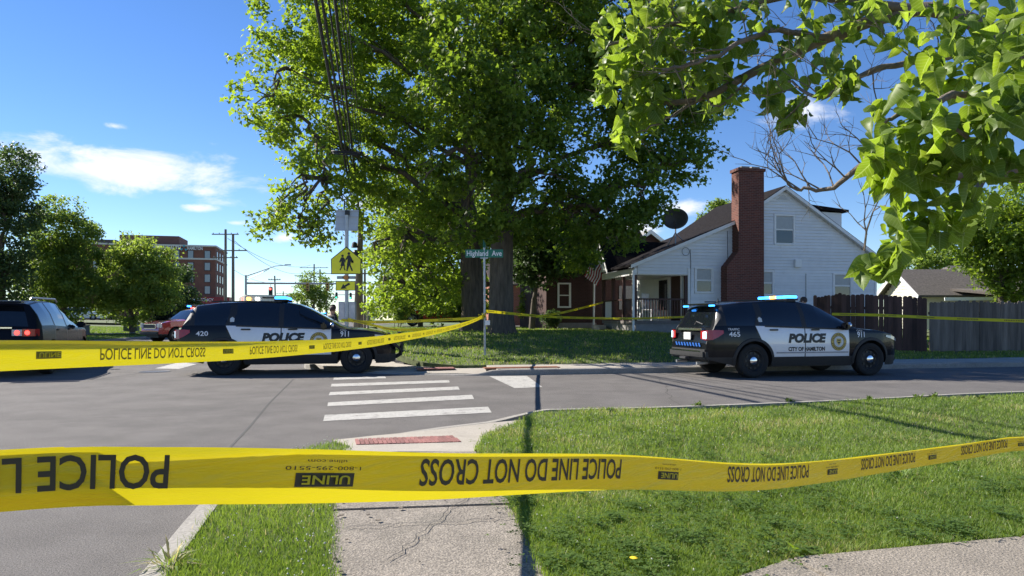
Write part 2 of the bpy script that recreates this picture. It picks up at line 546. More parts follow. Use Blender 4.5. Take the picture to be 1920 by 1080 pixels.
def crack(p0, p1, n, w, amp, parent, z, seed):
    rg = random.Random(seed); pts = []; off = 0
    for i in range(n + 1):
        t = i / n; off = off * .75 + rg.uniform(-amp, amp); d = (Vector(p1) - Vector(p0)).normalized()
        q = Vector(p0).lerp(Vector(p1), t) + Vector((-d.y, d.x)) * off; pts.append((q.x, q.y))
    strip('crack', pts, w, z, M_CRACK, parent)
crack((-9, 8.6), (-3.2, 10.1), 40, .010, .05, r, .003, 1)
crack((-4.4, 5.2), (-2.6, 7.1), 24, .008, .04, r, .003, 2)
crack((-7.5, 12.8), (-4.9, 15.9), 24, .012, .05, r, .003, 3)
crack((1.5, 12.9), (14, 15.8), 60, .012, .05, r, .003, 4)
crack((2.6, 10.9), (3.3, 16.4), 30, .010, .05, r, .003, 5)
mb = MB(); c = G(290, 697); mb.lathe([(0.36, 0.002), (0.36, 0.007), (0.33, 0.008), (0.32, 0.004), (0.0, 0.004)], (c[0], c[1], 0))
mb.build('manhole_cover', M_DARKSTEEL, r)


def sweep_kerb(name, pts, w=0.15, h=0.13, h_end=None):
    """kerb: pts is its road-side foot line, the block lies to the left of travel"""
    P = [Vector((p[0], p[1])) for p in pts]; vs = []; fs = []
    hs = h if hasattr(h, '__len__') else [h] * len(P)
    for i, p in enumerate(P):
        d = (P[min(i + 1, len(P) - 1)] - P[max(i - 1, 0)]).normalized()
        n = Vector((-d.y, d.x)); hh = hs[i]
        for (o, z) in ((0, -0.03), (0.012, hh - 0.02), (0.03, hh), (w, hh + 0.004), (w, -0.03)):
            q = p + n * o; vs.append((q.x, q.y, z))
        if i:
            for k in range(4):
                a = (i - 1) * 5 + k; fs.append((a, a + 5, a + 6, a + 1))
    o = mesh(name, vs, fs, M_KERB)
    bm = bmesh.new(); bm.from_mesh(o.data); bmesh.ops.recalc_face_normals(bm, faces=bm.faces); bm.to_mesh(o.data); bm.free()
    tag(o, kind='structure')
    return o


def smooth_line(pts, n=8):
    """Catmull-Rom through points"""
    P = [Vector(p) for p in pts]; out = []
    for i in range(len(P) - 1):
        p0, p1, p2, p3 = P[max(i - 1, 0)], P[i], P[i + 1], P[min(i + 2, len(P) - 1)]
        for k in range(n):
            t = k / n
            out.append(0.5 * ((2 * p1) + (p2 - p0) * t + (2 * p0 - 5 * p1 + 4 * p2 - p3) * t * t + (3 * p1 - p0 - 3 * p2 + p3) * t ** 3))
    out.append(P[-1])
    return out


# kerb along the near corner: main street edge, then the dropped ramp, then the side street
near_pts = smooth_line([(-0.6, -2.2), (-1.36, 1.4), (-1.76, 3.3), (-2.02, 4.47), (-2.22, 5.6), (-2.14, 6.5), (-1.86, 7.2), (-1.55, 7.75), (-1.01, 8.43), (-0.2, 9.12),
                        (0.25, 9.38), (0.75, 9.45), (2.2, 9.72), (5, 10.55), (9, 11.9), (20, 14.3), (45, 19.6)], 5)
near_pts = [(p.x, p.y) for p in near_pts]
hs = []
for (x, y) in near_pts:
    if y < 6.3: hs.append(0.13)
    elif y < 7.2 and x < 0: hs.append(0.13 - 0.11 * (y - 6.3) / 0.9)
    elif x < -0.3: hs.append(0.02)
    elif x < 0.45: hs.append(0.02 + 0.11 * (x + 0.3) / 0.75)
    else: hs.append(0.13)
sweep_kerb('kerb', near_pts[::-1], h=hs[::-1])

far_pts = smooth_line([(main_kerb(300), 300), (main_kerb(80), 80), (main_kerb(40), 40), (main_kerb(24), 24), (-5.75, 19.6), (-4.9, 18.2), (-3.4, 17.15), (-2.0, 16.72),
                       (-0.8, 16.5), (1.26, 16.85), (5, far_kerb(5)), (15, far_kerb(15)), (45, far_kerb(45))], 5)
far_pts = [(p.x, p.y) for p in far_pts]
hs = []
for (x, y) in far_pts:
    if x < -5.2: hs.append(0.13)
    elif x < -0.9: hs.append(0.02)
    elif x < -0.4: hs.append(0.02 + 0.11 * (x + 0.9) / 0.5)
    else: hs.append(0.13)
sweep_kerb('kerb', far_pts, h=hs)
left_pts = [(-60, 29.5), (-24.5, 36.8), (-23.2, 38.5), (-23.3, 41), (left_kerb(80), 80), (left_kerb(300), 300)]
left_pts = [(p.x, p.y) for p in smooth_line([Vector((x, y)) for x, y in left_pts], 5)]
sweep_kerb('kerb', left_pts)


def sheet(name, poly, zf, mat, kind='structure', parent=None, cell=None, depth=0.16):
    """ground sheet over a polygon: triangulated, optionally subdivided, height from zf(x,y), with a skirt"""
    bm = bmesh.new()
    vs = [bm.verts.new((x, y, 0)) for x, y in poly]
    f = bm.faces.new(vs)
    if f.normal.z < 0: f.normal_flip()
    bm.normal_update()
    if bm.faces[:][0].normal.z < 0: bmesh.ops.reverse_faces(bm, faces=bm.faces[:])
    if cell:
        xs = [p[0] for p in poly]; ys = [p[1] for p in poly]
        for ax, lo, hi in ((0, min(xs), max(xs)), (1, min(ys), max(ys))):
            q = lo + cell
            while q < hi:
                co = (q, 0, 0) if ax == 0 else (0, q, 0); no = (1, 0, 0) if ax == 0 else (0, 1, 0)
                bmesh.ops.bisect_plane(bm, geom=bm.verts[:] + bm.edges[:] + bm.faces[:], plane_co=co, plane_no=no)
                q += cell
    edges = [e for e in bm.edges if len(e.link_faces) == 1]
    ret = bmesh.ops.extrude_edge_only(bm, edges=edges)
    low = [v for v in ret['geom'] if isinstance(v, bmesh.types.BMVert)]
    lows = set(low)
    for v in bm.verts: v.co.z = zf(v.co.x, v.co.y)
    for v in low: v.co.z -= depth
    bmesh.ops.recalc_face_normals(bm, faces=bm.faces[:])
    me = bpy.data.meshes.new(name); bm.to_mesh(me); bm.free(); me.materials.append(mat)
    o = link(name, me, parent)
    if kind and parent is None: tag(o, kind=kind)
    return o


flat = lambda z: (lambda x, y: z)
# --- near corner: soil of the two lawns, pavement slabs, ramp
LAWN_NEAR = [(0.42, 2.4), (0.16, 3.31), (-0.03, 4.67), (-0.33, 6.6), (-0.29, 7.5), (0.02, 8.3), (0.30, 9.05), (0.85, 9.24), (2.2, 9.55), (5, 10.38), (9, 11.73), (20, 14.13), (45, 19.4),
             (45, 15.7), (20, 8.72), (8, 5.38), (2.78, 3.92), (1.43, 3.58), (0.85, 3.20), (0.58, 2.97)]
LAWN_STRIP = [(-1.21, 1.4), (-1.61, 3.3), (-1.87, 4.47), (-2.07, 5.6), (-1.98, 6.45), (-1.75, 6.95), (-1.55, 6.75), (-1.42, 6.1), (-1.14, 4.53), (-0.83, 3.31), (-0.45, 1.9), (-0.3, 1.4)]
def near_lawn_z(x, y): return 0.115 + 0.02 * math.sin(x * 1.3 + y * 0.7) + 0.012 * math.sin(y * 2.1 - x)
sheet('lawn', LAWN_NEAR, near_lawn_z, M_SOIL, cell=0.8)
sheet('verge', LAWN_STRIP, lambda x, y: 0.115, M_SOIL, cell=0.8)
pav = sheet('pavement', [(-0.3, -3), (-0.6, 1.5), (-0.85, 3.31), (-1.16, 4.53), (-1.45, 6.1), (-1.6, 6.8), (-0.35, 6.8), (-0.03, 4.67), (0.16, 3.31), (0.45, 2.2),
                         (0.9, 3.34), (1.45, 3.56), (2.78, 3.90), (20, 8.62), (45, 15.55), (45, 13.5), (20, 6.7), (3, 1.7), (1.5, -3)], flat(0.075), M_OLDCON, depth=0.1)


def lerp2(a, b, t): return (a[0] + (b[0] - a[0]) * t, a[1] + (b[1] - a[1]) * t)


def slabs(parent, left, right, mat, z, gap=0.012, name='slab', th=0.05, jit=0.006):
    """slabs between matching left/right edge points"""
    for i in range(len(left) - 1):
        a, b, c, d = left[i], right[i], right[i + 1], left[i + 1]
        ln = max(0.2, (Vector(d) - Vector(a)).length); g_ = gap / ln
        a2, d2 = lerp2(a, d, g_), lerp2(d, a, g_); b2, c2 = lerp2(b, c, g_), lerp2(c, b, g_)
        zz = z + random.uniform(-jit, jit)
        mb = MB(); mb.prism([a2, b2, c2, d2], zz - th, zz); mb.build(name, mat, parent, bevel=0.004)


Ls = [(-0.15, -2.0), (-0.35, 0.2), (-0.52, 1.6), (-0.83, 3.22), (-1.12, 4.45), (-1.30, 5.35), (-1.5, 6.35)]
Rs = [(1.5, -2.6), (0.95, -0.1), (0.5, 1.85), (0.18, 3.28), (-0.01, 4.6), (-0.17, 5.5), (-0.33, 6.45)]
slabs(pav, Ls, Rs, M_OLDCON, 0.125)
crack((-.95, 4.05), (.02, 4.28), 26, .007, .03, pav, .134, 8)
crack((-.62, 3.5), (-.2, 5.3), 26, .006, .03, pav, .134, 9)
for i in range(46):
    yy = random.uniform(3.2, 6.2); xx = random.uniform(-.8 - .24 * (yy - 3.3), .1 - .13 * (yy - 3.3))
    if random.random() < .5: xx = (-.84 - .22 * (yy - 3.3) + abs(random.gauss(0, .07))) if random.random() < .5 else (.16 - .145 * (yy - 3.3) - abs(random.gauss(0, .07)))
    sz = random.uniform(.006, .018); a_ = random.uniform(0, 3)
    MB().extr([(xx + sz * math.cos(a_ + q) * (1 if q % 2 else .6), yy + sz * math.sin(a_ + q), .1325) for q in (0, 1.2, 2.4, 3.6, 4.9)], (0, 0, .004)).build('litter_bit', M_BARK2, pav)
e0 = [(0.58, 2.95), (1.40, 3.55), (2.78, 3.89), (4.3, 4.31), (5.8, 4.73), (7.3, 5.15), (8.8, 5.57), (10.3, 5.99)]
e1 = [(0.62, 1.6), (1.75, 1.75), (3.2, 2.25), (4.7, 2.7), (6.2, 3.1), (7.7, 3.5), (9.2, 3.95), (10.7, 4.4)]
slabs(pav, e1, e0, M_OLDCON, 0.125)
# the ramp, a dropped sheet of newer concrete with the red tactile strip
RAMP = [(-0.35, 6.47), (-1.5, 6.37), (-1.66, 6.95), (-1.82, 7.22), (-1.49, 7.7), (-0.93, 8.35), (-0.15, 9.02), (0.3, 9.26), (0.06, 8.4), (-0.29, 7.5)]
def ramp_z(x, y):
    d = (Vector((x, y)) - Vector((-0.9, 6.4))).dot(Vector((0.25, 0.97)))
    return max(0.022, 0.122 - 0.06 * max(0, d))
tag(sheet('ramp', RAMP, ramp_z, M_CON, cell=0.4), kind='structure')
pad = empty('tactile_strip', (0, 0, 0), 0, 'red brick tactile warning strip set in the near kerb ramp', 'tactile paving')
pbl, pbr, ptl, ptr = (-1.50, 6.83), (-0.51, 7.20), (-1.60, 7.22), (-0.64, 7.66)
brick_me = None
n = 24
for i in range(n):
    for j in range(2):
        t0, t1 = i / n, (i + 1) / n
        q = [lerp2(lerp2(pbl, pbr, t), lerp2(ptl, ptr, t), s) for t, s in ((t0 + .05 / n, j * .5 + .01), (t1 - .14 / n, j * .5 + .01), (t1 - .14 / n, j * .5 + .49), (t0 + .05 / n, j * .5 + .49))]
        mb = MB(); cx = sum(p[0] for p in q) / 4; cy = sum(p[1] for p in q) / 4
        zc = ramp_z(cx, cy)
        mb.prism(q, zc - 0.01, zc + 0.012 + random.uniform(0, .003)); mb.build('brick', M_PAD, pad)

# --- far corner: concrete apron, pavement, rising lawn
apr = sheet('pavement', [(-5.6, 19.7), (-4.75, 18.3), (-3.3, 17.28), (-1.95, 16.86), (-0.8, 16.65), (-0.5, 16.66), (0.6, far_kerb(0.6) + .15), (1.26, far_kerb(1.26) + .15), (45, far_kerb(45) + .15),
                         (45, far_kerb(45) + 1.7), (-1.6, far_kerb(-1.6) + 1.75), (-2.5, 18.5), (-3.25, 19.8), (-3.9, 22.5), (main_kerb(60) + 2.2, 60), (main_kerb(250) + 2.2, 250),
                         (main_kerb(250) + .15, 250), (main_kerb(60) + .15, 60), (main_kerb(24) + .15, 24)],
            lambda x, y: 0.035 + (0.055 if (x > -0.4 or y > 20.5) else 0.055 * max(0, min(1, (y - 17.0) / 1.5))), M_CON, depth=0.12)
bx = [-0.35 + 1.5 * i for i in range(18)]
slabs(apr, [(x, far_kerb(x) + 0.16) for x in bx], [(x - 0.33, far_kerb(x) + 1.66) for x in bx], M_CON, 0.142, th=0.06)
# rusty storm drain in the far kerb
dr = empty('storm_drain', (*G(980, 701), 0), math.atan(0.215), 'rusty steel storm drain inlet in the far kerb', 'storm drain')
M_RUST = pm('rusty_steel', (0.20, 0.075, 0.035), rough=0.85, var=0.4, scale=10)
MB().box((0, 0.13, 0.146), (1.85, 0.34, 0.02)).build('lid', M_RUST, dr, bevel=0.004)
MB().box((0, -0.045, 0.075), (1.8, 0.02, 0.09)).build('mouth', M_LETTERB, dr)
MB().box((0, -0.05, 0.135), (1.85, 0.03, 0.025)).build('lip', M_RUST, dr)
pad = empty('tactile_strip', (-1.9, 17.6, 0.07), 0.2, 'red brick tactile warning strip on the far corner by the police car nose', 'tactile paving')
for i in range(14):
    MB().box((-0.45 + i * 0.068, 0, 0.028), (0.056, 0.5, 0.02)).build('brick', M_PAD, pad)

LAWN_FAR = [(-2.3, 18.35), (-1.4, far_kerb(-1.4) + 1.68), (1.26, far_kerb(1.26) + 1.68), (45, far_kerb(45) + 1.68), (45, 62), (-10.0, 62), (main_kerb(50) + 2.3, 50), (-3.85, 22.4), (-3.2, 19.75)]
sheet('lawn', LAWN_FAR, lambda x, y: lawn_z(x, y), M_SOIL, cell=1.5)
far_ext = sheet('lawn', [(-9.9, 62), (45, 62), (60, 120), (main_kerb(120) + 2.3, 120)], lambda x, y: max(0.1, 0.7 - (y - 62) * .01), M_FARGREEN)


def left_z(x, y):
    d = max(0, -(x - left_kerb(y)))
    return 0.13 + min(1.0, 0.022 * d)
LAWN_LEFT = [(-24.5, 37.1), (-23.5, 38.6), (-23.55, 41), (left_kerb(80) - .2, 80), (left_kerb(160) - .2, 160), (-140, 160), (-140, 14), (-60, 29.8)]
sheet('lawn', LAWN_LEFT, left_z, M_SOIL, cell=6.0)
tag(strip('path', [(-60, 40.5), (-28.5, 46.6), (-27.5, 52), (-30, 66)], 1.4, 0.30, M_CON), kind='structure')
tag(mesh('car_park', [(-110, 95, 1.16), (-52, 92, 1.16), (-50, 112, 1.16), (-120, 112, 1.16)], [(0, 1, 2, 3)], M_ASPH), kind='structure')
tag(mesh('driveway', [(-8.2, 44, 0.80), (2.5, 46.5, .86), (2.5, 51, .86), (-9.0, 48.5, .80)], [(0, 1, 2, 3)], M_ASPH), kind='structure')


# --- grass blades
def inpoly(x, y, poly):
    c = np.zeros(len(x), bool); n = len(poly)
    for i in range(n):
        x1, y1 = poly[i]; x2, y2 = poly[(i + 1) % n]
        if y1 == y2: continue
        k = ((y1 > y) != (y2 > y)) & (x < (x2 - x1) * (y - y1) / (y2 - y1) + x1)
        c ^= k
    return c


def grass(name, label, poly, n, zf, ylo, yhi, hmin, hmax, wid, power=1.6, xmax=None, edge=None):
    ys = []; xs = []
    got = 0
    while got < n:
        k = n * 2
        t = RNG.random(k)
        yy = 1 / (1 / ylo + (1 / yhi - 1 / ylo) * t) if power > 1.5 else ylo + (yhi - ylo) * t      # denser near the camera
        xx = (RNG.random(k) * 1.56 - 0.78) * yy
        if xmax: xx = np.clip(xx, -99, xmax)
        ok = inpoly(xx, yy, poly)
        xs.append(xx[ok]); ys.append(yy[ok]); got += ok.sum()
    x = np.concatenate(xs)[:n] + RNG.normal(size=n) * .022; y = np.concatenate(ys)[:n] + RNG.normal(size=n) * .022
    z = np.array([zf(a, b) for a, b in zip(x, y)])
    # clumpy height
    cl = 0.5 + 0.5 * np.sin(x * 2.3 + np.sin(y * 1.9) * 1.7) * np.sin(y * 2.7 + np.sin(x * 1.3) * 2)
    h = (hmin + (hmax - hmin) * (0.35 * RNG.random(n) + 0.65 * cl * RNG.random(n)))
    h *= np.where(RNG.random(n) < 0.03, 1.7, 1)
    a = RNG.random(n) * 2 * np.pi; lean = (0.15 + 0.75 * RNG.random(n)) * h
    b = RNG.random(n) * np.pi
    w = wid * (0.6 + 0.8 * RNG.random(n)) * np.clip(y / 6, 0.7, 4)
    dx, dy = np.cos(b) * w, np.sin(b) * w
    lx, ly = np.cos(a) * lean, np.sin(a) * lean
    v = np.empty((n, 5, 3))
    v[:, 0] = np.stack([x - dx, y - dy, z - 0.005], 1); v[:, 1] = np.stack([x + dx, y + dy, z - 0.005], 1)
    v[:, 2] = np.stack([x - dx * .75 + lx * .4, y - dy * .75 + ly * .4, z + h * .62], 1); v[:, 3] = np.stack([x + dx * .75 + lx * .4, y + dy * .75 + ly * .4, z + h * .62], 1)
    v[:, 4] = np.stack([x + lx, y + ly, z + h * 0.98], 1)
    base = (np.arange(n) * 5)[:, None]
    t = np.concatenate([base + np.array([[0, 1, 3]]), base + np.array([[0, 3, 2]]), base + np.array([[2, 3, 4]])], 0)
    tint = np.clip(0.15 + 0.5 * RNG.random(n) + 0.35 * (cl - .5) + np.where(RNG.random(n) < .05, .4, 0), 0, 1)
    o = npmesh(name, v.reshape(-1, 3), t, M_GRASS, tint=np.repeat(tint, 5))
    tag(o, label, 'grass', kind='stuff')
    return o


grass('grass', 'sunlit mown grass on the near corner lawn', LAWN_NEAR, 190000, near_lawn_z, 2.6, 16, 0.022, 0.068, 0.0026)
grass('grass', 'grass of the narrow verge between kerb and pavement', LAWN_STRIP, 34000, lambda x, y: .115, 2.4, 7.0, 0.025, 0.075, 0.0026)
grass('grass', 'grass rising from the far pavement to the houses', LAWN_FAR, 90000, lawn_z, 18, 40, 0.04, 0.10, 0.0035, power=1)
grass('grass', 'grass on the hospital side of the street', LAWN_LEFT, 30000, left_z, 37, 80, 0.06, 0.14, 0.004, power=1)


def flowers(name, label, poly, n, ylo, yhi, zf, mat, size, bias=None):
    vs = []; fs = []; mb = MB(); k = 0
    while k < n:
        y = random.uniform(ylo, yhi); x = random.uniform(-.78, .78) * y
        if not inpoly(np.array([x]), np.array([y]), poly)[0]: continue
        if bias and random.random() > bias(x, y): continue
        z = zf(x, y) + random.uniform(.04, .065); s = size * random.uniform(.7, 1.2)
        vs = [(x + s, y, z), (x - s, y, z), (x, y + s, z), (x, y - s, z), (x, y, z + s), (x, y, z - s)]
        mb.add(vs, [(0, 2, 4), (2, 1, 4), (1, 3, 4), (3, 0, 4), (2, 0, 5), (1, 2, 5), (3, 1, 5), (0, 3, 5)]); k += 1
    o = mb.build(name, mat); tag(o, label, 'flowers', kind='stuff'); return o


M_CLOVER = pm('clover_white', (0.48, 0.48, 0.38), rough=0.8, var=0.1)
flowers('clover_flowers', 'white clover flowers scattered over the near lawn', LAWN_NEAR, 300, 3, 12, near_lawn_z, M_CLOVER, 0.0062,
        lambda x, y: 0.95 if (y > 6.8 and x < 3.0) else (0.5 if x < 0.9 else 0.08))
flowers('clover_flowers', 'white clover flowers along the narrow verge', LAWN_STRIP, 130, 3, 7, lambda x, y: .115, M_CLOVER, 0.0062, lambda x, y: 1.0 if (x > -1.05 - .25 * (y - 3.3) * .9 or y > 6.2) else .1)
M_DAND = pm('dandelion_yellow', (0.75, 0.55, 0.02), rough=0.7, var=0.1)
mb = MB(); c = G(1188, 1050, .16); mb.lathe([(0.0, 0), (.012, .004), (.02, .012), (.0, .016)], (c[0], c[1], .16), n=10)
o = mb.build('dandelion_head', M_DAND); tag(o, 'small yellow dandelion flower in the near grass', 'flower')


V_ = []; T_ = []; tt = []; rg_ = random.Random(21); made = 0
while made < 240:
    y = 1 / rg_.uniform(1 / 12.5, 1 / 3.0); x = rg_.uniform(-.78, .78) * y
    if not inpoly(np.array([x]), np.array([y]), LAWN_NEAR)[0]: continue
    made += 1; clover = True
    for i in range(34 if clover else 22):
        a_ = rg_.uniform(0, 6.283); rr = abs(rg_.gauss(0, .10 if clover else .035)); px_, py_ = x + rr * math.cos(a_), y + rr * math.sin(a_)
        z_ = near_lawn_z(px_, py_) + .005; k = len(V_)
        if clover:
            h_ = rg_.uniform(.03, .06); w_ = rg_.uniform(.008, .014)
            for q in range(3):
                b_ = a_ + q * 2.09; c0 = Vector((px_, py_, z_ + h_)); d_ = Vector((math.cos(b_), math.sin(b_), .25)) * w_ * 1.5; e_ = Vector((-math.sin(b_), math.cos(b_), 0)) * w_ * .7
                k = len(V_); V_ += [c0, c0 + d_ * .7 - e_, c0 + d_, c0 + d_ * .7 + e_]; T_ += [(k, k + 1, k + 2), (k, k + 2, k + 3)]; tt += [rg_.uniform(0, .3)] * 4
        else:
            h_ = rg_.uniform(.06, .12); d_ = Vector((math.cos(a_), math.sin(a_), 0)) * h_ * rg_.uniform(.3, .9); e_ = Vector((-math.sin(a_), math.cos(a_), 0)) * .003
            o_ = Vector((px_, py_, z_)); V_ += [o_ - e_, o_ + e_, o_ + d_ * .4 + Vector((0, 0, h_ * .7)) + e_ * .7, o_ + d_ + Vector((0, 0, h_))]; T_ += [(k, k + 1, k + 2), (k, k + 2, k + 3)]; tt += [rg_.uniform(0, .5)] * 4
o = npmesh('clover_patches', np.array([tuple(v) for v in V_]), np.array(T_), M_GRASS, tint=tt); tag(o, 'clover patches and coarse tufts in the near lawn', 'ground cover', kind='stuff')


M_LEAF0 = leafmat('weed_leaf', (.05, .09, .02), (.12, .18, .04), trans=.35)
# leafy weeds along the kerb and a coarse weed tuft at the verge end
def weed(name, label, x, y, z, n, ln, wd, mat, group):
    V_ = []; T_ = []; tt = []
    for i in range(n):
        a = random.uniform(0, 2 * math.pi); e = random.uniform(0.25, 1.2); l = ln * random.uniform(.6, 1.1); w = wd * random.uniform(.6, 1.2)
        d = Vector((math.cos(a) * math.cos(e), math.sin(a) * math.cos(e), math.sin(e))); s = Vector((-math.sin(a), math.cos(a), 0)) * w
        o_ = Vector((x + random.gauss(0, .02), y + random.gauss(0, .02), z)); k = len(V_)
        mid = o_ + d * l * .55; tip = o_ + d * l - Vector((0, 0, l * .25))
        V_ += [o_, mid - s, mid + s, tip]; T_ += [(k, k + 1, k + 2), (k + 1, k + 3, k + 2)]; tt += [random.uniform(.2, .9)] * 4
    o = npmesh(name, np.array([tuple(v) for v in V_]), np.array(T_), mat, tint=tt)
    tag(o, label, 'weed', group)
    return o


for i, (px, py) in enumerate([(1130, 762), (1290, 752), (1455, 745), (1600, 742), (1690, 738), (1720, 737), (1800, 740), (1890, 738)]):
    x, y = G(px, py, .14)
    weed('weed', '%s leafy weed from the left along the far kerb of the near lawn' % ('first second third fourth fifth sixth seventh eighth'.split()[i]), x + .03, y - .42, .1, 26, .15, .018, M_LEAF0, 'kerb edge weeds')
x, y = G(300, 1062, .12)
weed('weed', 'coarse long-bladed grass tuft leaning over the kerb at lower left', x + .05, y, .1, 60, .22, .006, M_GRASS, None)
x, y = G(1690, 905, .12)
weed('weed', 'tall coarse grass tuft in the lawn under the yellow tape', x, y, .1, 70, .24, .006, M_GRASS, None)

# ------------------------------------------------------------------ vehicles (local x = forward, y = left, z = up)
def interp(pts, x):
    xs = [p[0] for p in pts]; ys = [p[1] for p in pts]
    return float(np.interp(x, xs, ys))


SIDE = [(0.2, .915), (.30, .94), (.47, .985), (.62, .998), (.78, 1.0), (.95, .99), (1.1, .972), (1.25, .955)]

SUV = dict(
    top=[(-2.56, .80), (-2.53, .95), (-2.47, 1.06), (-2.42, 1.13), (-2.20, 1.60), (-2.12, 1.655), (-1.6, 1.72), (-.7, 1.76), (-.1, 1.735), (.2, 1.68), (.45, 1.585), (1.18, 1.17), (1.32, 1.125), (1.8, 1.08), (2.2, 1.00), (2.38, .91), (2.46, .80), (2.5, .68)],
    belt=[(-2.5, 1.17), (-1.4, 1.17), (0, 1.12), (1.2, 1.08)],
    width=[(-2.56, .84), (-2.45, .93), (-2.2, .975), (-1.2, 1.0), (1.3, 1.0), (1.9, .97), (2.2, .90), (2.4, .78), (2.5, .62)],
    roofw=.70, sill=[(-2.56, .42), (-2.3, .36), (-1.9, .27), (1.9, .25), (2.3, .24), (2.5, .30)],
    wheels=(-1.47, 1.555), wr=.385, arch=.455, lo=-2.56, hi=2.5, glass=[(-2.12, -1.36), (-1.20, -.245), (-.13, .93)], cowl=(.28, 1.19), rear=(-2.42, -2.2),
    doors=[('rear_door', -1.26, -.19), ('front_door', -.178, .97)], clad=.47)


def side_y(spec, x, z):
    return interp(spec['width'], x) * interp(SIDE, z)


def vehicle(name, label, cat, loc, heading, spec, m_body, m_door, m_roof=None, m_clad=None, group=None, rim='steel', m_glass=None):
    root = empty(name, loc, heading, label, cat, group)
    m_roof = m_roof or m_body; m_clad = m_clad or M_BLACKM; m_glass = m_glass or M_CARGLASS
    bnd = []
    for (_, a, b) in spec['doors']: bnd += [a - .006, a + .006, b - .006, b + .006]
    for (a, b) in spec['glass']: bnd += [a, b]
    bnd += list(spec['cowl']) + list(spec['rear'])
    for xw in spec['wheels']:
        R = spec['arch']
        bnd += [xw + R * math.cos(math.pi * k / 16) for k in range(17)] + [xw - R - .001, xw + R + .001]
    bnd += [p[0] for p in spec['top']] + list(np.linspace(spec['lo'], spec['hi'], 30))
    xs = sorted(set(round(b, 4) for b in bnd if spec['lo'] <= b <= spec['hi']))
    xs2 = [xs[0]]
    for x in xs[1:]:
        if x - xs2[-1] > .0008: xs2.append(x)
    xs = xs2
    cols = []
    for x in xs:
        T = interp(spec['top'], x); B = min(interp(spec['belt'], x), T - .045)
        S = interp(spec['sill'], x)
        for xw in spec['wheels']:
            q = spec['arch'] ** 2 - (x - xw) ** 2
            if q > 0: S = max(S, spec['wr'] + math.sqrt(q))
        S = min(S, B - .02)
        cl = spec['clad']
        zr = [S, max(S, cl), max(S, .62), max(S, .80), max(S, .98), B]
        for k in range(1, 6): zr[k] = min(max(zr[k], zr[k - 1]), B)
        Wd = interp(spec['width'], x)
        col = [(x, Wd * interp(SIDE, z), z) for z in zr]
        roofw = spec['roofw']
        gh = max(0.0, min(1.0, (T - interp(spec['belt'], x)) / .45))
        yb = col[5][1]
        yr = (yb - .03) * (1 - gh) + min(roofw, yb - .03) * gh
        zt = T - .05 if gh > .05 else T - .03
        zt = max(zt, B + .004)
        bow = .03 * gh
        col.append((x, yb * .5 + yr * .5 + bow, B + (zt - B) * .52))
        col.append((x, yr, zt))
        col.append((x, yr * .86, T - .016)); col.append((x, yr * .5, T - .002)); col.append((x, 0, T + .004))
        # lean of the rear door edge
        gk = math.exp(-((x - spec['doors'][0][1]) / .12) ** 2) * .45 if spec.get('lean', True) else 0
        col = [(p[0] - gk * max(0, p[2] - S) * (1 if i_ <= 5 else 0), p[1], p[2]) if i_ <= 5 else p for i_, p in enumerate(col)]
        cols.append(col)
    nk = len(cols[0]); nx = len(xs)
    A = np.array(cols)                                     # nx, nk, 3 (left side, y > 0)
    # smooth normals from the grid
    du = np.gradient(A, axis=0); dv = np.gradient(A, axis=1)
    Nn = np.cross(dv, du); ln = np.linalg.norm(Nn, axis=2, keepdims=True); ln[ln < 1e-9] = 1; Nn = Nn / ln
    flip = Nn[:, :, 1] < 0
    if np.mean(Nn[nx // 2, 1:4, 1]) < 0: Nn = -Nn
    parts = {}
    def classify(xc, k):
        if k == 0: return 'cladding'
        if k <= 4:
            for (nm, a, b) in spec['doors']:
                if a + .006 < xc < b - .006: return nm
                if abs(xc - a) <= .006 or abs(xc - b) <= .006: return 'door_gap'
            return 'body'
        if k <= 6:
            for i_, (a, b) in enumerate(spec['glass']):
                if a < xc < b and interp(spec['top'], xc) - interp(spec['belt'], xc) > .1: return 'side_window_%d' % i_
            return 'pillars'
        if spec['cowl'][0] < xc < spec['cowl'][1] and k >= 7: return 'windshield'
        if spec['rear'][0] < xc < spec['rear'][1] and k >= 8: return 'rear_window'
        if xc > spec['cowl'][1]: return 'hood'
        return 'roof' if xc > spec['rear'][1] else 'body'
    for i in range(nx - 1):
        xc = (xs[i] + xs[i + 1]) / 2
        for k in range(nk - 1):
            q = [A[i, k], A[i + 1, k], A[i + 1, k + 1], A[i, k + 1]]
            ar = np.linalg.norm(np.cross(q[2] - q[0], q[3] - q[1]))
            if ar < 2e-6: continue
            nm = classify(xc, k)
            ids = [(i, k), (i + 1, k), (i + 1, k + 1), (i, k + 1)]
            for s in (1, -1):
                key = nm if nm in ('cladding', 'body', 'door_gap', 'pillars', 'windshield', 'rear_window', 'hood', 'roof') else nm + ('L' if s > 0 else 'R')
                parts.setdefault(key, []).append((s, ids if s < 0 else ids[::-1]))
    for key in [k_ for k_ in parts if k_ in ('cladding', 'body', 'door_gap', 'pillars', 'windshield', 'rear_window', 'hood', 'roof')]:
        fl = parts.pop(key); par = {}
        def find(a_):
            while par.setdefault(a_, a_) != a_: a_ = par[a_]
            return a_
        vk = lambda s_, q_: (q_[0], q_[1], 0 if q_[1] == nk - 1 else s_)
        for s_, ids in fl:
            for q_ in ids[1:]: par[find(vk(s_, q_))] = find(vk(s_, ids[0]))
        for s_, ids in fl: parts.setdefault((key, find(vk(s_, ids[0]))), []).append((s_, ids))
    for i, nm in ((0, 'body'), (nx - 1, 'body')):
        for k in range(nk - 1):
            parts.setdefault('cap%d' % i if k else 'capc%d' % i, []).append((0, [(i, k), (i, k + 1)]))
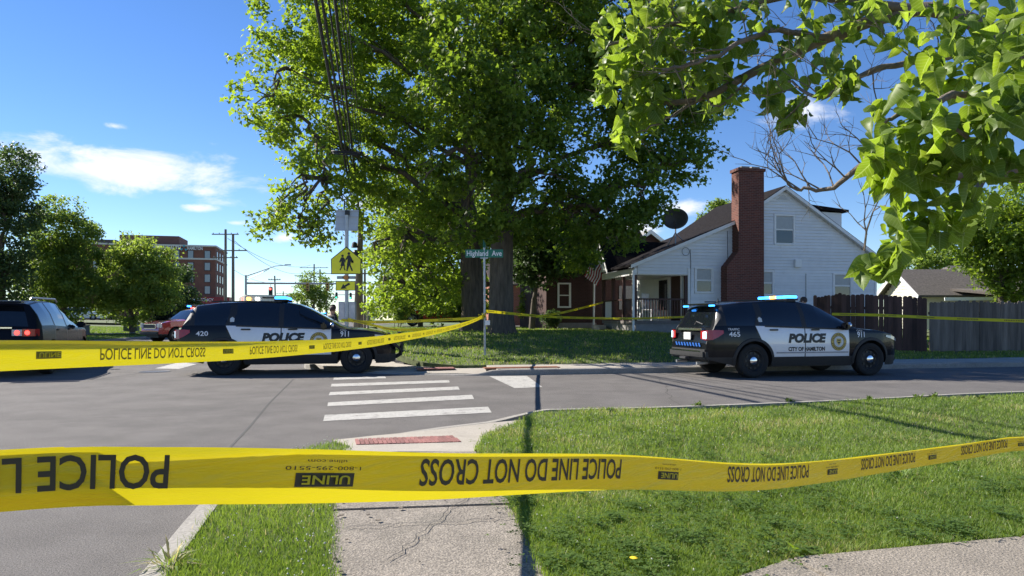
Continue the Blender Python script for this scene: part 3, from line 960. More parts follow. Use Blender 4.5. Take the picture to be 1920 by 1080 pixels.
    matof = {'cladding': m_clad, 'body': m_body, 'door_gap': M_LETTERB, 'pillars': M_BLACKM if m_body is M_BLACK else m_body, 'windshield': m_glass, 'rear_window': m_glass, 'hood': m_body, 'roof': m_roof}
    objs = {}
    for key, fl in parts.items():
        idx = {}; vs = []; ns = []; fs = []
        def vid(i, k, s):
            if (i, k, s) not in idx:
                idx[(i, k, s)] = len(vs); p = A[i, k]; n_ = Nn[i, k]
                vs.append((p[0], p[1] * s, p[2])); ns.append((n_[0], n_[1] * s, n_[2]))
            return idx[(i, k, s)]
        full = key; key = key if isinstance(key, str) else key[0]
        cap = key.startswith('cap')
        for s, ids in fl:
            if cap:
                (i, k), (_, k2) = ids
                f = [vid(i, k, 1), vid(i, k2, 1), vid(i, k2, -1), vid(i, k, -1)]
                if k2 == nk - 1: f = [vid(i, k, 1), vid(i, k2, 1), vid(i, k, -1)]
                fs.append(f if i == 0 else f[::-1])
            else:
                f = []
                for (i, k) in ids:
                    j = vid(i, k, s)
                    if not f or f[-1] != j: f.append(j)
                fs.append(f)
        if cap: m_ = m_clad if key.startswith('capc') else m_body; nm = 'bumper' if key.endswith('0') else 'front_bumper'
        elif key.startswith('side_window'): m_ = m_glass; nm = 'side_window'
        elif key.startswith('rear_door') or key.startswith('front_door'): m_ = m_door; nm = key[:-1]
        else: m_ = matof[key]; nm = {'pillars': 'pillar', 'body': 'body_panel'}.get(key, key)
        if nm == 'bumper': nm = 'rear_panel'
        o = mesh(nm, vs, fs, m_, root, smooth=not cap)
        if not cap:
            try: o.data.normals_split_custom_set_from_vertices(ns)
            except Exception: pass
    # underbody and wheels
    mb = MB(); w0, w1 = spec['wheels']
    mb.box(((w0 + w1) / 2, 0, .42), (w1 - w0 - 2 * spec['arch'] + .0, 1.72, .36)); mb.box((0, 0, .56), (spec['hi'] - spec['lo'] - .35, 1.18, .50))
    mb.build('underbody', M_BLACKM, root)
    for xw in spec['wheels']:
        R = spec['arch'] + .005
        for s in (1, -1):                                   # dark liner of each arch
            mb = MB()
            pts = [(xw + R * math.cos(math.pi * k / 12), s * .60, spec['wr'] + R * math.sin(math.pi * k / 12)) for k in range(13)]
            pts2 = [(p[0], s * .93, p[2]) for p in pts]
            n_ = len(pts)
            mb.add(pts + pts2, [(k, k + 1, n_ + k + 1, n_ + k) for k in range(n_ - 1)] + [tuple(range(n_))])
            mb.build('wheel_liner', M_BLACKM, root)
        if spec.get('flare', True):
            for s in (1, -1):
                mb = MB(); vs = []; R0 = spec['arch'] - .012; R1 = spec['arch'] + .055
                for k in range(25):
                    t = math.pi * (-0.06 + 1.12 * k / 24); cx, sz = math.cos(t), math.sin(t)
                    for (rr, off) in ((R0, .004), (R0, .022), (R1 - .01, .018), (R1, .004)):
                        x = xw + rr * cx; z = max(.27, spec['wr'] + rr * sz)
                        vs.append((x, s * (side_y(spec, min(max(x, spec['lo']), spec['hi']), z) + off), z))
                mb.add(vs, [(k * 4 + j, k * 4 + 4 + j, k * 4 + 5 + j, k * 4 + 1 + j) for k in range(24) for j in range(3)])
                mb.build('arch_flare', m_clad, root, smooth=False)
        for s in (1, -1):
            wheel(root, (xw, s * (interp(spec['width'], xw) - .135), spec['wr']), s, spec['wr'], rim)
    return root


_wheel_cache = {}


def wheel(root, c, s, wr, rim):
    key = (wr, rim)
    if key not in _wheel_cache:
        k = wr / .385
        prof = [(.245, -.10), (.30, -.122), (.345, -.122), (.372, -.105), (.385, -.07), (.385, .07), (.372, .105), (.345, .122), (.30, .122), (.250, .10), (.245, .02)]
        mt = MB().lathe([(r * k, h) for r, h in prof], axis='y', n=36)
        mr = MB().lathe([(r * k, h) for r, h in ([(.25, .02), (.248, .10), (.238, .102), (.225, .075), (.20, .045), (.13, .055), (.095, .085), (.0, .085)])], axis='y', n=36)
        mh = MB().lathe([(r * k, h) for r, h in [(.092, .08), (.085, .105), (.05, .118), (.0, .12)]], axis='y', n=20)
        ms = MB()
        nsl = 10 if rim == 'steel' else 5
        for i in range(nsl):
            t = 2 * math.pi * i / nsl; r0 = .172 * k
            if rim == 'steel': ms.lathe([(.026 * k, .060), (.026 * k, .0655), (.0, .0655)], (r0 * math.cos(t), 0, r0 * math.sin(t)), axis='y', n=8)
            else:
                p = [Vector((math.cos(t + a) * r_ * k, .068, math.sin(t + a) * r_ * k)) for a, r_ in ((-.34, .215), (.34, .215), (.22, .10), (-.22, .10))]
                ms.extr(p, (0, .012, 0))
        _wheel_cache[key] = [m.build(n_, mat_, None, smooth=False, auto=True) for m, n_, mat_ in ((mt, 'wheel', M_TYRE), (mr, 'rim', M_BLACKM if rim == 'steel' else M_STEEL), (mh, 'hub_cap', M_CHROME), (ms, 'rim_slots', M_LETTERB))]
        tpl = _wheel_cache[key]
        for o in tpl: C.objects.unlink(o)
    tpl = _wheel_cache[key]
    w = tpl[0].copy(); C.objects.link(w); w.parent = root; w.location = c; w.rotation_euler = (0, random.uniform(0, 6), 0)
    if s < 0: w.rotation_euler = (0, 0, math.pi)
    for o in tpl[1:]:
        q = o.copy(); C.objects.link(q); q.parent = w
    return w


def on_side(spec, s, x, z, off=.004):
    return (x, s * (side_y(spec, x, z) + off), z)


def side_text(root, spec, s, txt, x0, z0, w, h, mat, bold=0, shear=0, name='lettering', off=.005):
    """x0 = rearmost x of the word seen from outside on the right side (s=-1: reads rear to front)"""
    if s < 0: fn = lambda u, v: on_side(spec, s, x0 + u, z0 + v, off)
    else: fn = lambda u, v: on_side(spec, s, x0 + w - u, z0 + v, off)
    return decal(name, txt, fn, w, h, mat, root, bold, shear, flipface=False)


def disc_on_side(root, spec, s, x, z, r0, r1, mat, off, name, n=40):
    mb = MB(); vs = []
    for k in range(n):
        t = 2 * math.pi * k / n
        for r_ in (r0, r1): vs.append(on_side(spec, s, x + r_ * math.cos(t), z + r_ * math.sin(t), off))
    fs = [(2 * k, 2 * ((k + 1) % n), 2 * ((k + 1) % n) + 1, 2 * k + 1) for k in range(n)]
    return mesh(name, vs, fs, mat, root)


M_BLUEON = glow('blue_strobe', (0.04, 0.30, 1.0), 2.6)
M_AMBERON = glow('amber_strobe', (1.0, 0.55, 0.08), 3.0)
M_REDON = glow('red_strobe', (1.0, 0.08, 0.06), 3.0)
M_WHITEON = glow('white_lamp', (0.95, 0.97, 1.0), 2.5)
M_CLEAR = pm('clear_lens', (0.45, 0.47, 0.5), rough=0.08, var=0.1, spec=0.8, coat=0.5)
M_HANDLE = pm('black_handle', (0.01, 0.01, 0.011), rough=0.35)
M_SEALW = pm('seal_white', (0.62, 0.63, 0.60), rough=0.5, var=0.25, scale=70)


def light_bar(root, x, z, half=.62, cols=('b', 'b', 'a', 'b', 'b')):
    MB().box((x, 0, z + .02), (.30, 2 * half, .045)).build('light_bar_base', M_BLACKM, root, bevel=.012)
    n = len(cols); w = 2 * half / n
    for i, c in enumerate(cols):
        m_ = {'b': M_BLUEON, 'a': M_AMBERON, 'r': M_REDON, 'c': M_CLEAR}[c]
        MB().box((x, -half + (i + .5) * w, z + .075), (.27, w * .94, .065)).build('light_bar_lens', m_, root, bevel=.015)


def police(name, label, loc, heading, number, traffic, push_bar, plate_side=True):
    sp_ = SUV
    root = vehicle(name, label, 'police car', loc, heading, sp_, M_BLACK, M_CARWHITE, group='black and white police utility vehicles')
    for s in (-1, 1):
        e = .012
        side_text(root, sp_, s, 'POLICE', -.62 if s < 0 else -.40, .795, .98, .185, M_LETTERB, .062, .2, 'police_lettering')
        side_text(root, sp_, s, 'CITY OF HAMILTON', -.62 if s < 0 else -.40, .60, .94, .085, M_LETTERB, .045, 0.0, 'city_lettering')
        side_text(root, sp_, s, number, -2.08, .93, .27, .105, M_LETTERW, .015, 0, 'unit_number')
        if traffic: side_text(root, sp_, s, 'TRAFFIC', -2.10, 1.065, .28, .05, M_LETTERW, .01, 0, 'traffic_lettering')
        side_text(root, sp_, s, '911', 1.18, .90, .20, .125, M_LETTERW, .02, 0, 'emergency_number')
        side_text(root, sp_, s, 'CALL', 1.17, 1.035, .16, .036, M_LETTERW, .0, 0, 'call_lettering')
        sx = .68
        # round city seal
        disc_on_side(root, sp_, s, sx, .80, .0, .205, M_LETTERB, .005, 'seal_rim')
        disc_on_side(root, sp_, s, sx, .80, .0, .195, M_GOLD, .007, 'seal_ring')
        disc_on_side(root, sp_, s, sx, .80, .125, .135, M_LETTERB, .009, 'seal_line')
        disc_on_side(root, sp_, s, sx, .80, .0, .125, M_SEALW, .009, 'seal_field')
        for k in range(26):
            t = 2 * math.pi * k / 26
            if k in (0, 13): continue
            q = [on_side(sp_, s, sx + (r_) * math.cos(t + a), .80 + r_ * math.sin(t + a), .009) for r_, a in ((.148, -.06), (.148, .06), (.182, .05), (.182, -.05))]
            mesh('seal_letter', q, [(0, 1, 2, 3)], M_LETTERB, root)
        sh = [(-.06, .07), (.06, .07), (.065, -.01), (.0, -.085), (-.065, -.01)]
        mesh('seal_shield', [on_side(sp_, s, sx + a, .80 + b, .011) for a, b in sh], [(0, 1, 2, 3, 4)], M_GOLD, root)
        mesh('seal_bars', [on_side(sp_, s, sx + a, .80 + b, .013) for a, b in [(-.04, .045), (.04, .045), (.04, .02), (-.04, .02), (-.035, -.005), (.035, -.005), (.02, -.04), (-.02, -.04)]], [(0, 1, 2, 3), (4, 5, 6, 7)], M_LETTERB, root)
        # badge on the quarter pillar
        for (a, b, m_, off) in ((.0, .058, M_LETTERW, .012),):
            x0, z0 = -1.29, 1.30
            y_ = lambda z: interp([(1.17, side_y(sp_, -1.29, 1.17)), (1.67, .73)], z) + .022
            mesh('pillar_badge', [(x0 + i_, s * y_(z0 + j_), z0 + j_) for i_, j_ in ((-.05, .03), (0, .07), (.05, .03), (.045, -.05), (-.045, -.05))], [(0, 1, 2, 3, 4)], M_SEALW, root)
        # handles, mirror, light, tail light
        for hx in (-.98, .08):
            p = on_side(sp_, s, hx, 1.075, .018)
            MB().box(p, (.22, .03, .035)).build('door_handle', M_HANDLE, root, bevel=.01)
        for (nm_, za, zb_, m_) in (('belt_trim', None, None, M_BLACKM), ('door_crease_shade', .545, .575, pm('door_shadow_line', (.30, .31, .33), rough=.4))):  # grey strip along the doors paints in the shade of their crease
            vs = []
            xs_l = np.linspace(-1.20, .95, 24) if za is None else np.linspace(-.92, .94, 20)
            for x in xs_l:
                b0 = interp(sp_['belt'], x)
                for z in ((b0 - .022, b0 + .012) if za is None else (za, zb_)): vs.append(on_side(sp_, s, x, z, .010 if za is None else .006))
            mesh(nm_, vs, [(2 * k, 2 * k + 2, 2 * k + 3, 2 * k + 1) for k in range(len(xs_l) - 1)], m_, root)
        mp = on_side(sp_, s, .80, 1.15, .11)
        mm = MB(); mm.box(mp, (.13, .22, .17)); mir = mm.build('mirror', M_BLACK, root, bevel=.04)
        MB().box((.80, s * (side_y(sp_, .8, 1.1) + .0), 1.10), (.07, .1, .04)).build('mirror_arm', M_BLACKM, root)
        ml = MB().lathe([(.0, -.05), (.05, -.04), (.075, .03), (.07, .045), (.0, .046)], (.98, s * .94, 1.17), axis='x', n=16)
        ml.build('spot_lamp', M_CHROME, root, smooth=True)
        # tail light wraps the corner
        st = [(-2.20, 1.065, 1.0), (-2.32, 1.075, .92), (-2.44, 1.075, .86), (-2.53, 1.07, .85)]
        vs = []
        for (x, zt, zb) in st:
            for z in (zb, zt):
                yy = side_y(sp_, x, z); vs.append((x - .012, s * (yy + .012), z))
        for (x, yy, zt, zb) in ((-2.578, .80, 1.06, .85), (-2.582, .62, 1.05, .88)):
            for z in (zb, zt): vs.append((x, s * yy, z))
        mesh('tail_light', vs, [(2 * k, 2 * k + 2, 2 * k + 3, 2 * k + 1) for k in range(5)], M_TAIL, root)
        q = [(-2.56, s * .845, .88), (-2.585, s * .74, .88), (-2.585, s * .74, 1.03), (-2.56, s * .845, 1.04)]
        mesh('lit_lens', [(a - .012, b + s * .008, c_) for a, b, c_ in q], [(0, 1, 2, 3)], glow('pale_blue_lens', (.45, .85, 1.0), 1.3), root)
        # head light
        vs = []
        for (x, zb, zt) in ((1.98, .90, .945), (2.15, .86, .93), (2.30, .82, .90), (2.42, .79, .85)):
            for z in (zb, zt): vs.append((x + .01, s * (side_y(sp_, x, z) + .01), z))
        mesh('head_light', vs, [(2 * k, 2 * k + 2, 2 * k + 3, 2 * k + 1) for k in range(3)], M_CLEAR, root)
        MB().box((-2.31, s * .62, 1.62), (.05, .2, .035)).build('spoiler_lamp', M_BLUEON, root, bevel=.006)
        MB().box((-1.0, s * .655, 1.735), (1.6, .03, .03)).build('roof_rail', M_BLACKM, root, bevel=.008)
    # tailgate: plate, name strip, chevrons, bumper
    MB().box((-2.59, 0, .93), (.02, .34, .17)).build('licence_plate', pm('plate', (.62, .60, .56), rough=.5, var=.25, scale=40), root, bevel=.004)
    MB().tube([(-2.40, 0, 1.19), (-2.37, -.02, 1.26), (-2.40, -.38, 1.20)], .012, 6).build('rear_wiper', M_BLACKM, root)
    MB().box((-2.50, 0, 1.085), (.10, 1.15, .05)).build('tailgate_trim', M_CHROME, root, bevel=.012)
    MB().box((-2.31, 0, 1.655), (.22, 1.24, .035)).build('spoiler', M_BLACK, root, bevel=.012)
    for k in range(9):
        y0 = -.62 + k * .14
        mesh('chevron', [(-2.585, y0, .70), (-2.585, y0 + .075, .70), (-2.585, y0 + .125, .78), (-2.585, y0 + .05, .78)], [(0, 3, 2, 1)], pm('chevron_blue', (.03, .12, .42), rough=.3), root)
    MB().box((-2.52, 0, .53), (.24, 1.72, .22)).build('rear_bumper', M_BLACKM, root, bevel=.05)
    MB().box((-2.64, 0, .60), (.02, 1.4, .02)).build('bumper_step', M_CHROME, root)
    MB().box((-2.66, 0, .43), (.12, .3, .06)).build('tow_hitch', M_DARKSTEEL, root, bevel=.01)
    mm = MB().tube([(-2.35, -.5, .33), (-2.62, -.5, .32)], .035, 10); mm.tube([(-2.35, .5, .33), (-2.62, .5, .32)], .035, 10); mm.build('exhaust_pipes', M_STEEL, root)
    MB().box((2.44, 0, .66), (.10, 1.0, .26)).build('grille', M_BLACKM, root, bevel=.02)
    MB().box((2.36, 0, .40), (.22, 1.45, .24)).build('front_skirt', M_BLACKM, root, bevel=.05)
    light_bar(root, -.25, 1.755, cols=('b', 'b', 'a', 'b', 'b') if traffic else ('b', 'b', 'b', 'b', 'b'))
    MB().lathe([(.035, 0), (.03, .03), (.012, .035), (.008, .09), (.0, .09)], (-1.75, .1, 1.715), n=10).build('antenna', M_BLACKM, root)
    # cabin: seats and headrests behind the dark glass
    if push_bar:
        mm = MB()
        for s in (-1, 1): mm.tube([(2.50, s * .33, .35), (2.64, s * .33, .42), (2.68, s * .33, .85), (2.60, s * .33, .98)], .035, 8)
        for z in (.5, .68, .86): mm.tube([(2.68, -.36, z), (2.68, .36, z)], .03, 8)
        mm.tube([(2.62, -.36, .55), (2.58, -.72, .60), (2.42, -.84, .72), (2.35, -.80, .95)], .03, 8)
        mm.tube([(2.62, .36, .55), (2.58, .72, .60), (2.42, .84, .72), (2.35, .80, .95)], .03, 8)
        mm.box((2.69, 0, .70), (.03, .6, .28))
        mm.build('push_bumper', M_BLACKM, root, smooth=False)
    return root


def ang(d): return math.atan2(d[1], d[0])


# the two police cars
a = Vector((*G(419, 703.5), 0)); b = Vector((-3.75, 17.22, 0))
d = (b - a).normalized(); side = Vector((-d.y, d.x, 0))
ctr = (a + b) / 2 + side * .87 - d * (-1.47 + 1.555) / 2
police('police_car', 'police utility vehicle numbered 420 blocking the street with its nose on the kerb', (ctr.x, ctr.y, 0.0), ang(d), '420', False, True)
a = Vector((*G(1406, 708.5), 0)); b = Vector((*G(1629, 703.8), 0))
d = (b - a).normalized(); side = Vector((-d.y, d.x, 0))
ctr = (a + b) / 2 + side * .87 - d * (-1.47 + 1.555) / 2
police('police_car', 'police utility vehicle numbered 465 parked in the shade before the white house', (ctr.x, ctr.y, 0.0), ang(d), '465', True, False)

# dark SUV at the left edge, seen from behind
CROSS = dict(SUV); CROSS['top'] = [(-2.55, .80), (-2.53, .98), (-2.49, 1.10), (-2.46, 1.16), (-2.30, 1.62), (-2.22, 1.69), (-1.6, 1.755), (-.7, 1.775), (-.1, 1.75), (.2, 1.69), (.45, 1.59), (1.18, 1.19), (1.32, 1.14), (1.8, 1.10), (2.2, 1.02), (2.38, .91), (2.46, .80), (2.5, .68)]
CROSS['rear'] = (-2.46, -2.30); CROSS['glass'] = [(-2.18, -1.30), (-1.20, -.245), (-.13, .93)]; CROSS['flare'] = False; CROSS['lean'] = False
M_NAVY = pm('dark_blue_black_paint', (0.010, 0.013, 0.020), rough=.22, var=.05, coat=0.0, spec=.05)
hd = Vector((-math.sin(math.radians(19)), math.cos(math.radians(19)), 0))
ctr = Vector((-10.75, 16.1, 0)) + hd * 2.5 + Vector((-hd.y, hd.x, 0)) * .95
suv = vehicle('dark_suv', 'dark blue black SUV with lit tail lights at the left edge', 'car', (ctr.x, ctr.y, 0), ang(hd), CROSS, M_NAVY, M_NAVY, m_clad=M_NAVY, rim='alloy')
for s in (-1, 1):
    vs = []
    for (x, yy) in ((-2.36, side_y(CROSS, -2.36, 1.0) + .012), (-2.50, side_y(CROSS, -2.5, 1.0) + .012), (-2.575, .80), (-2.585, .66)):
        for z in (.93, 1.09): vs.append((x - .008, s * yy, z))
    mesh('tail_light', vs, [(2 * k, 2 * k + 2, 2 * k + 3, 2 * k + 1) for k in range(3)], M_TAIL, suv)
    vs = []
    for yy in (.655, .46):
        for z in (.94, 1.08): vs.append((-2.588, s * yy, z))
    mesh('reversing_lens', vs, [(0, 2, 3, 1)], M_CLEAR, suv)
    for yy, zz in ((.76, 1.01), (.56, 1.01)):
        MB().lathe([(.05, -2.592), (.05, -2.600), (.0, -2.602)], (0, s * yy, zz), axis='x', n=14).build('brake_lamp', glow('brake_red', (1.0, .05, .04), 2.2), suv)
    mm = MB().tube([(-2.0, s * .66, 1.76), (-1.9, s * .66, 1.81), (.0, s * .66, 1.83), (.15, s * .66, 1.76)], .022, 8); mm.build('roof_rail', M_STEEL, suv)
    MB().box(on_side(CROSS, s, .82, 1.17, .11), (.13, .22, .16)).build('mirror', M_NAVY, suv, bevel=.04)
    for hx in (-.98, .08): MB().box(on_side(CROSS, s, hx, 1.06, .015), (.2, .03, .035)).build('door_handle', M_NAVY, suv, bevel=.01)
MB().box((-2.50, 0, .55), (.22, 1.75, .3)).build('rear_bumper', M_NAVY, suv, bevel=.06)
MB().box((-2.59, 0, .86), (.02, .32, .16)).build('licence_plate', pm('plate', (.62, .60, .56)), suv)
MB().box((-2.40, 0, 1.70), (.26, 1.25, .035)).build('spoiler', M_NAVY, suv, bevel=.012)
MB().box((-2.52, 0, 1.12), (.06, .9, .03)).build('chrome_strip', M_CHROME, suv)

# red pickup with a light bar behind car 420
PICK = dict(
    top=[(-2.85, .95), (-2.83, 1.06), (-1.0, 1.08), (-.98, 1.10), (-.92, 1.80), (-.6, 1.88), (.3, 1.88), (.6, 1.80), (1.25, 1.30), (1.35, 1.27), (2.2, 1.22), (2.62, 1.12), (2.75, .95), (2.8, .7)],
    belt=[(-2.85, 1.3), (1.3, 1.22)], width=[(-2.85, .96), (-2.5, 1.0), (2.2, 1.0), (2.6, .95), (2.8, .85)], roofw=.74,
    sill=[(-2.85, .5), (-1.5, .42), (2.4, .42), (2.8, .45)], wheels=(-1.75, 1.85), wr=.42, arch=.50, lo=-2.85, hi=2.8,
    glass=[(-.85, -.05), (.0, 1.0)], cowl=(.5, 1.26), rear=(-.985, -.92), doors=[('rear_door', -.85, -.03), ('front_door', -.015, 1.1)], clad=.5, lean=False, flare=False)
M_RED = pm('red_truck_paint', (.36, .012, .014), rough=.22, var=.06, coat=1.0)


def pickup(name, label, loc, heading, lights):
    t = vehicle(name, label, 'pickup truck', loc, heading, PICK, M_RED, M_RED, m_clad=M_BLACKM, rim='alloy')
    MB().box((2.80, 0, .92), (.05, 1.15, .26)).build('grille', M_CHROME, t, bevel=.02)
    MB().box((2.83, 0, .92), (.03, 1.05, .20)).build('grille_mesh', M_BLACKM, t)
    MB().box((2.84, 0, .55), (.14, 1.80, .16)).build('front_bumper_bar', M_BLACKM, t, bevel=.05)
    for s in (-1, 1):
        MB().box((2.73, s * .80, .96), (.16, .28, .24)).build('head_light', M_CLEAR, t, bevel=.03)
        MB().box((-2.86, s * .86, .95), (.05, .16, .34)).build('tail_light', M_TAIL, t, bevel=.01)
        MB().box(on_side(PICK, s, .98, 1.28, .14), (.12, .26, .22)).build('mirror', M_BLACKM, t, bevel=.04)
    MB().box((-2.88, 0, .58), (.14, 1.8, .18)).build('rear_bumper', M_CHROME, t, bevel=.03)
    if lights: light_bar(t, -.1, 1.885, cols=('r', 'r', 'r', 'r'))
    return t


pk = Vector((*G(334, 642), 0))
hd = Vector((-.55, -.83, 0)).normalized()
ctr = pk - hd * 2.5 + Vector((hd.y, -hd.x, 0)) * -.6
pickup('red_pickup', 'red emergency pickup with red roof lights behind police car 420', (-18.1, 40.8, 0), ang(hd), True)
pickup('red_pickup', 'red pickup parked on the driveway beyond the big trees', (-4.9, 47.5, .84), ang(Vector((1, .15))), False)

# ambulance: square box body behind car 420
am = empty('ambulance', (-13.6, 39.3, 0), ang(Vector((.42, -.9, 0))), 'white square-bodied ambulance with orange lamps behind police car 420', 'ambulance')
M_AMB = pm('ambulance_white', (.74, .73, .68), rough=.35, var=.04, coat=.4)
MB().box((-1.2, 0, 1.62), (4.2, 2.40, 2.0)).build('box_body', M_AMB, am, bevel=.06)
mm = MB().extr([(.9, -1.0, .5), (3.0, -1.0, .5), (3.0, -1.0, 1.15), (2.0, -1.0, 1.35), (1.45, -1.0, 2.1), (.9, -1.0, 2.15)], (0, 2.0, 0)); mm.build('cab', M_AMB, am, bevel=.08)
MB().extr([(2.03, -.85, 1.36), (1.5, -.85, 2.07), (1.53, -.85, 2.09), (2.07, -.85, 1.38)], (0, 1.7, 0)).build('windshield', M_CARGLASS, am)
for y in (-1.0, -.55, .55, 1.0):
    m_ = M_AMBERON if abs(y) > .9 else (M_WHITEON if y < 0 else M_CLEAR)
    MB().box((.92, y, 2.40), (.04, .2, .13)).build('warning_lamp', m_, am, bevel=.01)
MB().box((.915, 0, 2.47), (.03, .62, .07)).build('name_strip', M_LETTERB, am)
for y in (-1.15, 1.15):
    MB().box((-.6, y * 1.055, 2.42), (.24, .04, .13)).build('warning_lamp', M_REDON, am)
MB().box((-1.2, 0, 1.30), (4.22, 2.42, .16)).build('side_stripe', M_RED, am)
for x in (-2.2, 2.1):
    for s in (-1, 1): wheel(am, (x, s * .92, .385), s, .385, 'steel')

# parked cars far left and the distant police car
SEDAN = dict(SUV); SEDAN['flare'] = False; SEDAN['lean'] = False
wc = vehicle('white_car', 'white car parked on the car park at left between the trees', 'car', (-56.6, 94, 1.16), ang(Vector((1, .05))), SEDAN, M_CARWHITE, M_CARWHITE, m_clad=M_CARWHITE, rim='alloy')
for s in (-1, 1):
    MB().box((2.3, s * .7, .85), (.2, .3, .12)).build('head_light', M_CLEAR, wc, bevel=.02)
    MB().box((-2.5, s * .8, .95), (.1, .2, .2)).build('tail_light', M_TAIL, wc, bevel=.02)
M_MAROON = pm('maroon_paint', (.10, .012, .014), rough=.3, coat=.8)
wc = vehicle('maroon_suv', 'dark maroon SUV parked behind the white car at left', 'car', (-58.5, 100, 1.16), ang(Vector((1, -.1))), SEDAN, M_MAROON, M_MAROON, m_clad=M_BLACKM, rim='alloy')
for s in (-1, 1): MB().box((2.3, s * .7, .85), (.2, .3, .12)).build('head_light', M_CLEAR, wc, bevel=.02)
pc = vehicle('distant_police_car', 'distant police car with blue roof lights beyond the crossing sign', 'police car', (*W(598, 600, 62).xy, 0), ang(Vector((.3, -1))), SEDAN, M_BLACK, M_CARWHITE, rim='steel')
light_bar(pc, -.25, 1.755, cols=('b', 'b', 'b', 'b'))

# ------------------------------------------------------------------ white house (local x along the street wall, y away from the street)
H0 = Vector((0.173 * 28, 28, 0))                      # porch corner nearest the camera
hz = 0.55
house = empty('white_house', (H0.x, H0.y, 0), ang(V), 'white clapboard house with brick chimney and front porch', 'house')
PEAK_T, PEAK_Z = 6.5, 6.75
KT, KZ = 4.2, 5.26
EAVE_Z = 3.56
RT, RZ = 10.9, 3.95
DEP = 5.5


def roof_z(t):
    if t <= KT: return EAVE_Z + (KZ - EAVE_Z) * t / KT
    if t <= PEAK_T: return KZ + (PEAK_Z - KZ) * (t - KT) / (PEAK_T - KT)
    return PEAK_Z - (PEAK_Z - RZ) * (t - PEAK_T) / (RT - PEAK_T)


PD = 2.25                                             # porch depth
# core walls behind the boards
gw = [(PD, .03, hz), (RT, .03, hz), (RT, .03, RZ - .06), (PEAK_T, .03, PEAK_Z - .06), (KT, .03, KZ - .06), (PD, .03, roof_z(PD) - .06)]
MB().extr(gw, (0, DEP, 0)).build('wall_core', M_WHITE, house)
WIN = [('w', 2.98, 3.72, 2.36, 3.32), ('w', 5.55, 6.12, 2.33, 3.26), ('w', 8.88, 9.72, 2.30, 3.24), ('u', 6.12, 6.94, 4.42, 5.55)]
# window rectangles refined from the photograph
WIN = [(2.62, 3.30, 2.42, 3.33), (5.40, 6.02, 2.35, 3.25), (8.90, 9.68, 2.25, 3.18), (6.16, 6.98, 4.45, 5.58)]
BH = 0.128
z = hz + .25
k = 0
while z < PEAK_Z - .1:
    # interval of the gable at mid height
    zm = z + BH * .5
    t0 = PD + .02 if zm > 3.42 or True else PD
    if zm < roof_z(PD) - .1: lo = PD + .02
    else: lo = KT * (zm + .1 - EAVE_Z) / (KZ - EAVE_Z) if zm + .1 < KZ else KT + (PEAK_T - KT) * (zm + .1 - KZ) / (PEAK_Z - KZ)
    if zm > 3.05 and zm < roof_z(PD): lo = max(0.12, KT * (zm + .1 - EAVE_Z) / (KZ - EAVE_Z)) if zm + .1 > EAVE_Z else .12
    hi = RT - .04 if zm < RZ - .1 else PEAK_T + (RT - PEAK_T) * (PEAK_Z - zm - .1) / (PEAK_Z - RZ)
    segs = [(lo, hi)]
    for (a, b, c0, c1) in WIN:
        if zm > c0 - .06 and zm < c1 + .06:
            ns = []
            for (s0, s1) in segs:
                if b < s0 or a > s1: ns.append((s0, s1)); continue
                if a - .09 > s0: ns.append((s0, a - .09))
                if b + .09 < s1: ns.append((b + .09, s1))
            segs = ns
    for (s0, s1) in segs:
        if s1 - s0 < .08: continue
        vs = [(s0, 0.03, z), (s1, 0.03, z), (s1, -.034, z), (s0, -.034, z), (s0, 0.03, z + BH), (s1, 0.03, z + BH), (s1, .002, z + BH), (s0, .002, z + BH)]
        mesh('siding_board', vs, [(0, 1, 2, 3), (3, 2, 6, 7), (7, 6, 5, 4), (0, 3, 7, 4), (1, 5, 6, 2)], M_WHITE, house)
    z += BH
MB().box(((PD + RT) / 2, .015, hz + .1), (RT - PD, .06, .36)).build('foundation', pm('foundation_block', (.24, .23, .22), rough=.9, bump=.3), house)
MB().box((RT - .03, -.01, 2.2), (.10, .06, 3.4)).build('corner_board', M_TRIM, house)
MB().box((PD + .05, -.012, 2.0), (.10, .06, 2.7)).build('corner_board', M_TRIM, house)


def sash_window(parent, a, b, c0, c1, y=0.0, axis='x', blind=0.5, rz=0.0):
    """double-hung window on a wall facing -y: frame, two panes, sill"""
    w = MB(); t = .075; d = .05
    w.box(((a + b) / 2, y - .01, c1 + t / 2), (b - a + 2 * t, d, t)); w.box(((a + b) / 2, y - .01, c0 - t / 2), (b - a + 2 * t, d + .03, t))
    w.box((a - t / 2, y - .01, (c0 + c1) / 2), (t, d, c1 - c0)); w.box((b + t / 2, y - .01, (c0 + c1) / 2), (t, d, c1 - c0))
    f = w.build('window', M_TRIM, parent, bevel=.004)
    zm = (c0 + c1) / 2
    MB().box(((a + b) / 2, y + .002, zm), (b - a, .03, .05)).build('meeting_rail', M_TRIM, f)
    for (q0, q1, m_) in ((c0, zm - .025, M_GLASSD), (zm + .025, c1, M_BLIND)):
        MB().box(((a + b) / 2, y + .012, (q0 + q1) / 2), (b - a - .05, .012, q1 - q0 - .03)).build('pane', m_, f)
        for s in (-1, 1): MB().box(((a + b) / 2 + s * (b - a - .03) / 2, y + .004, (q0 + q1) / 2), (.03, .03, q1 - q0)).build('sash', M_TRIM, f)
    return f


for (a, b, c0, c1) in WIN: sash_window(house, a, b, c0, c1)
# attic louvre
v = MB().extr([(PEAK_T - .36, -.02, 6.22), (PEAK_T + .36, -.02, 6.22), (PEAK_T, -.02, 6.50)], (0, .04, 0)).build('louvre', M_TRIM, house)
for i in range(5):
    hw = .30 - i * .058; MB().box((PEAK_T, -.03, 6.245 + i * .045), (2 * hw, .02, .018)).build('louvre_slat', M_BLIND, v)
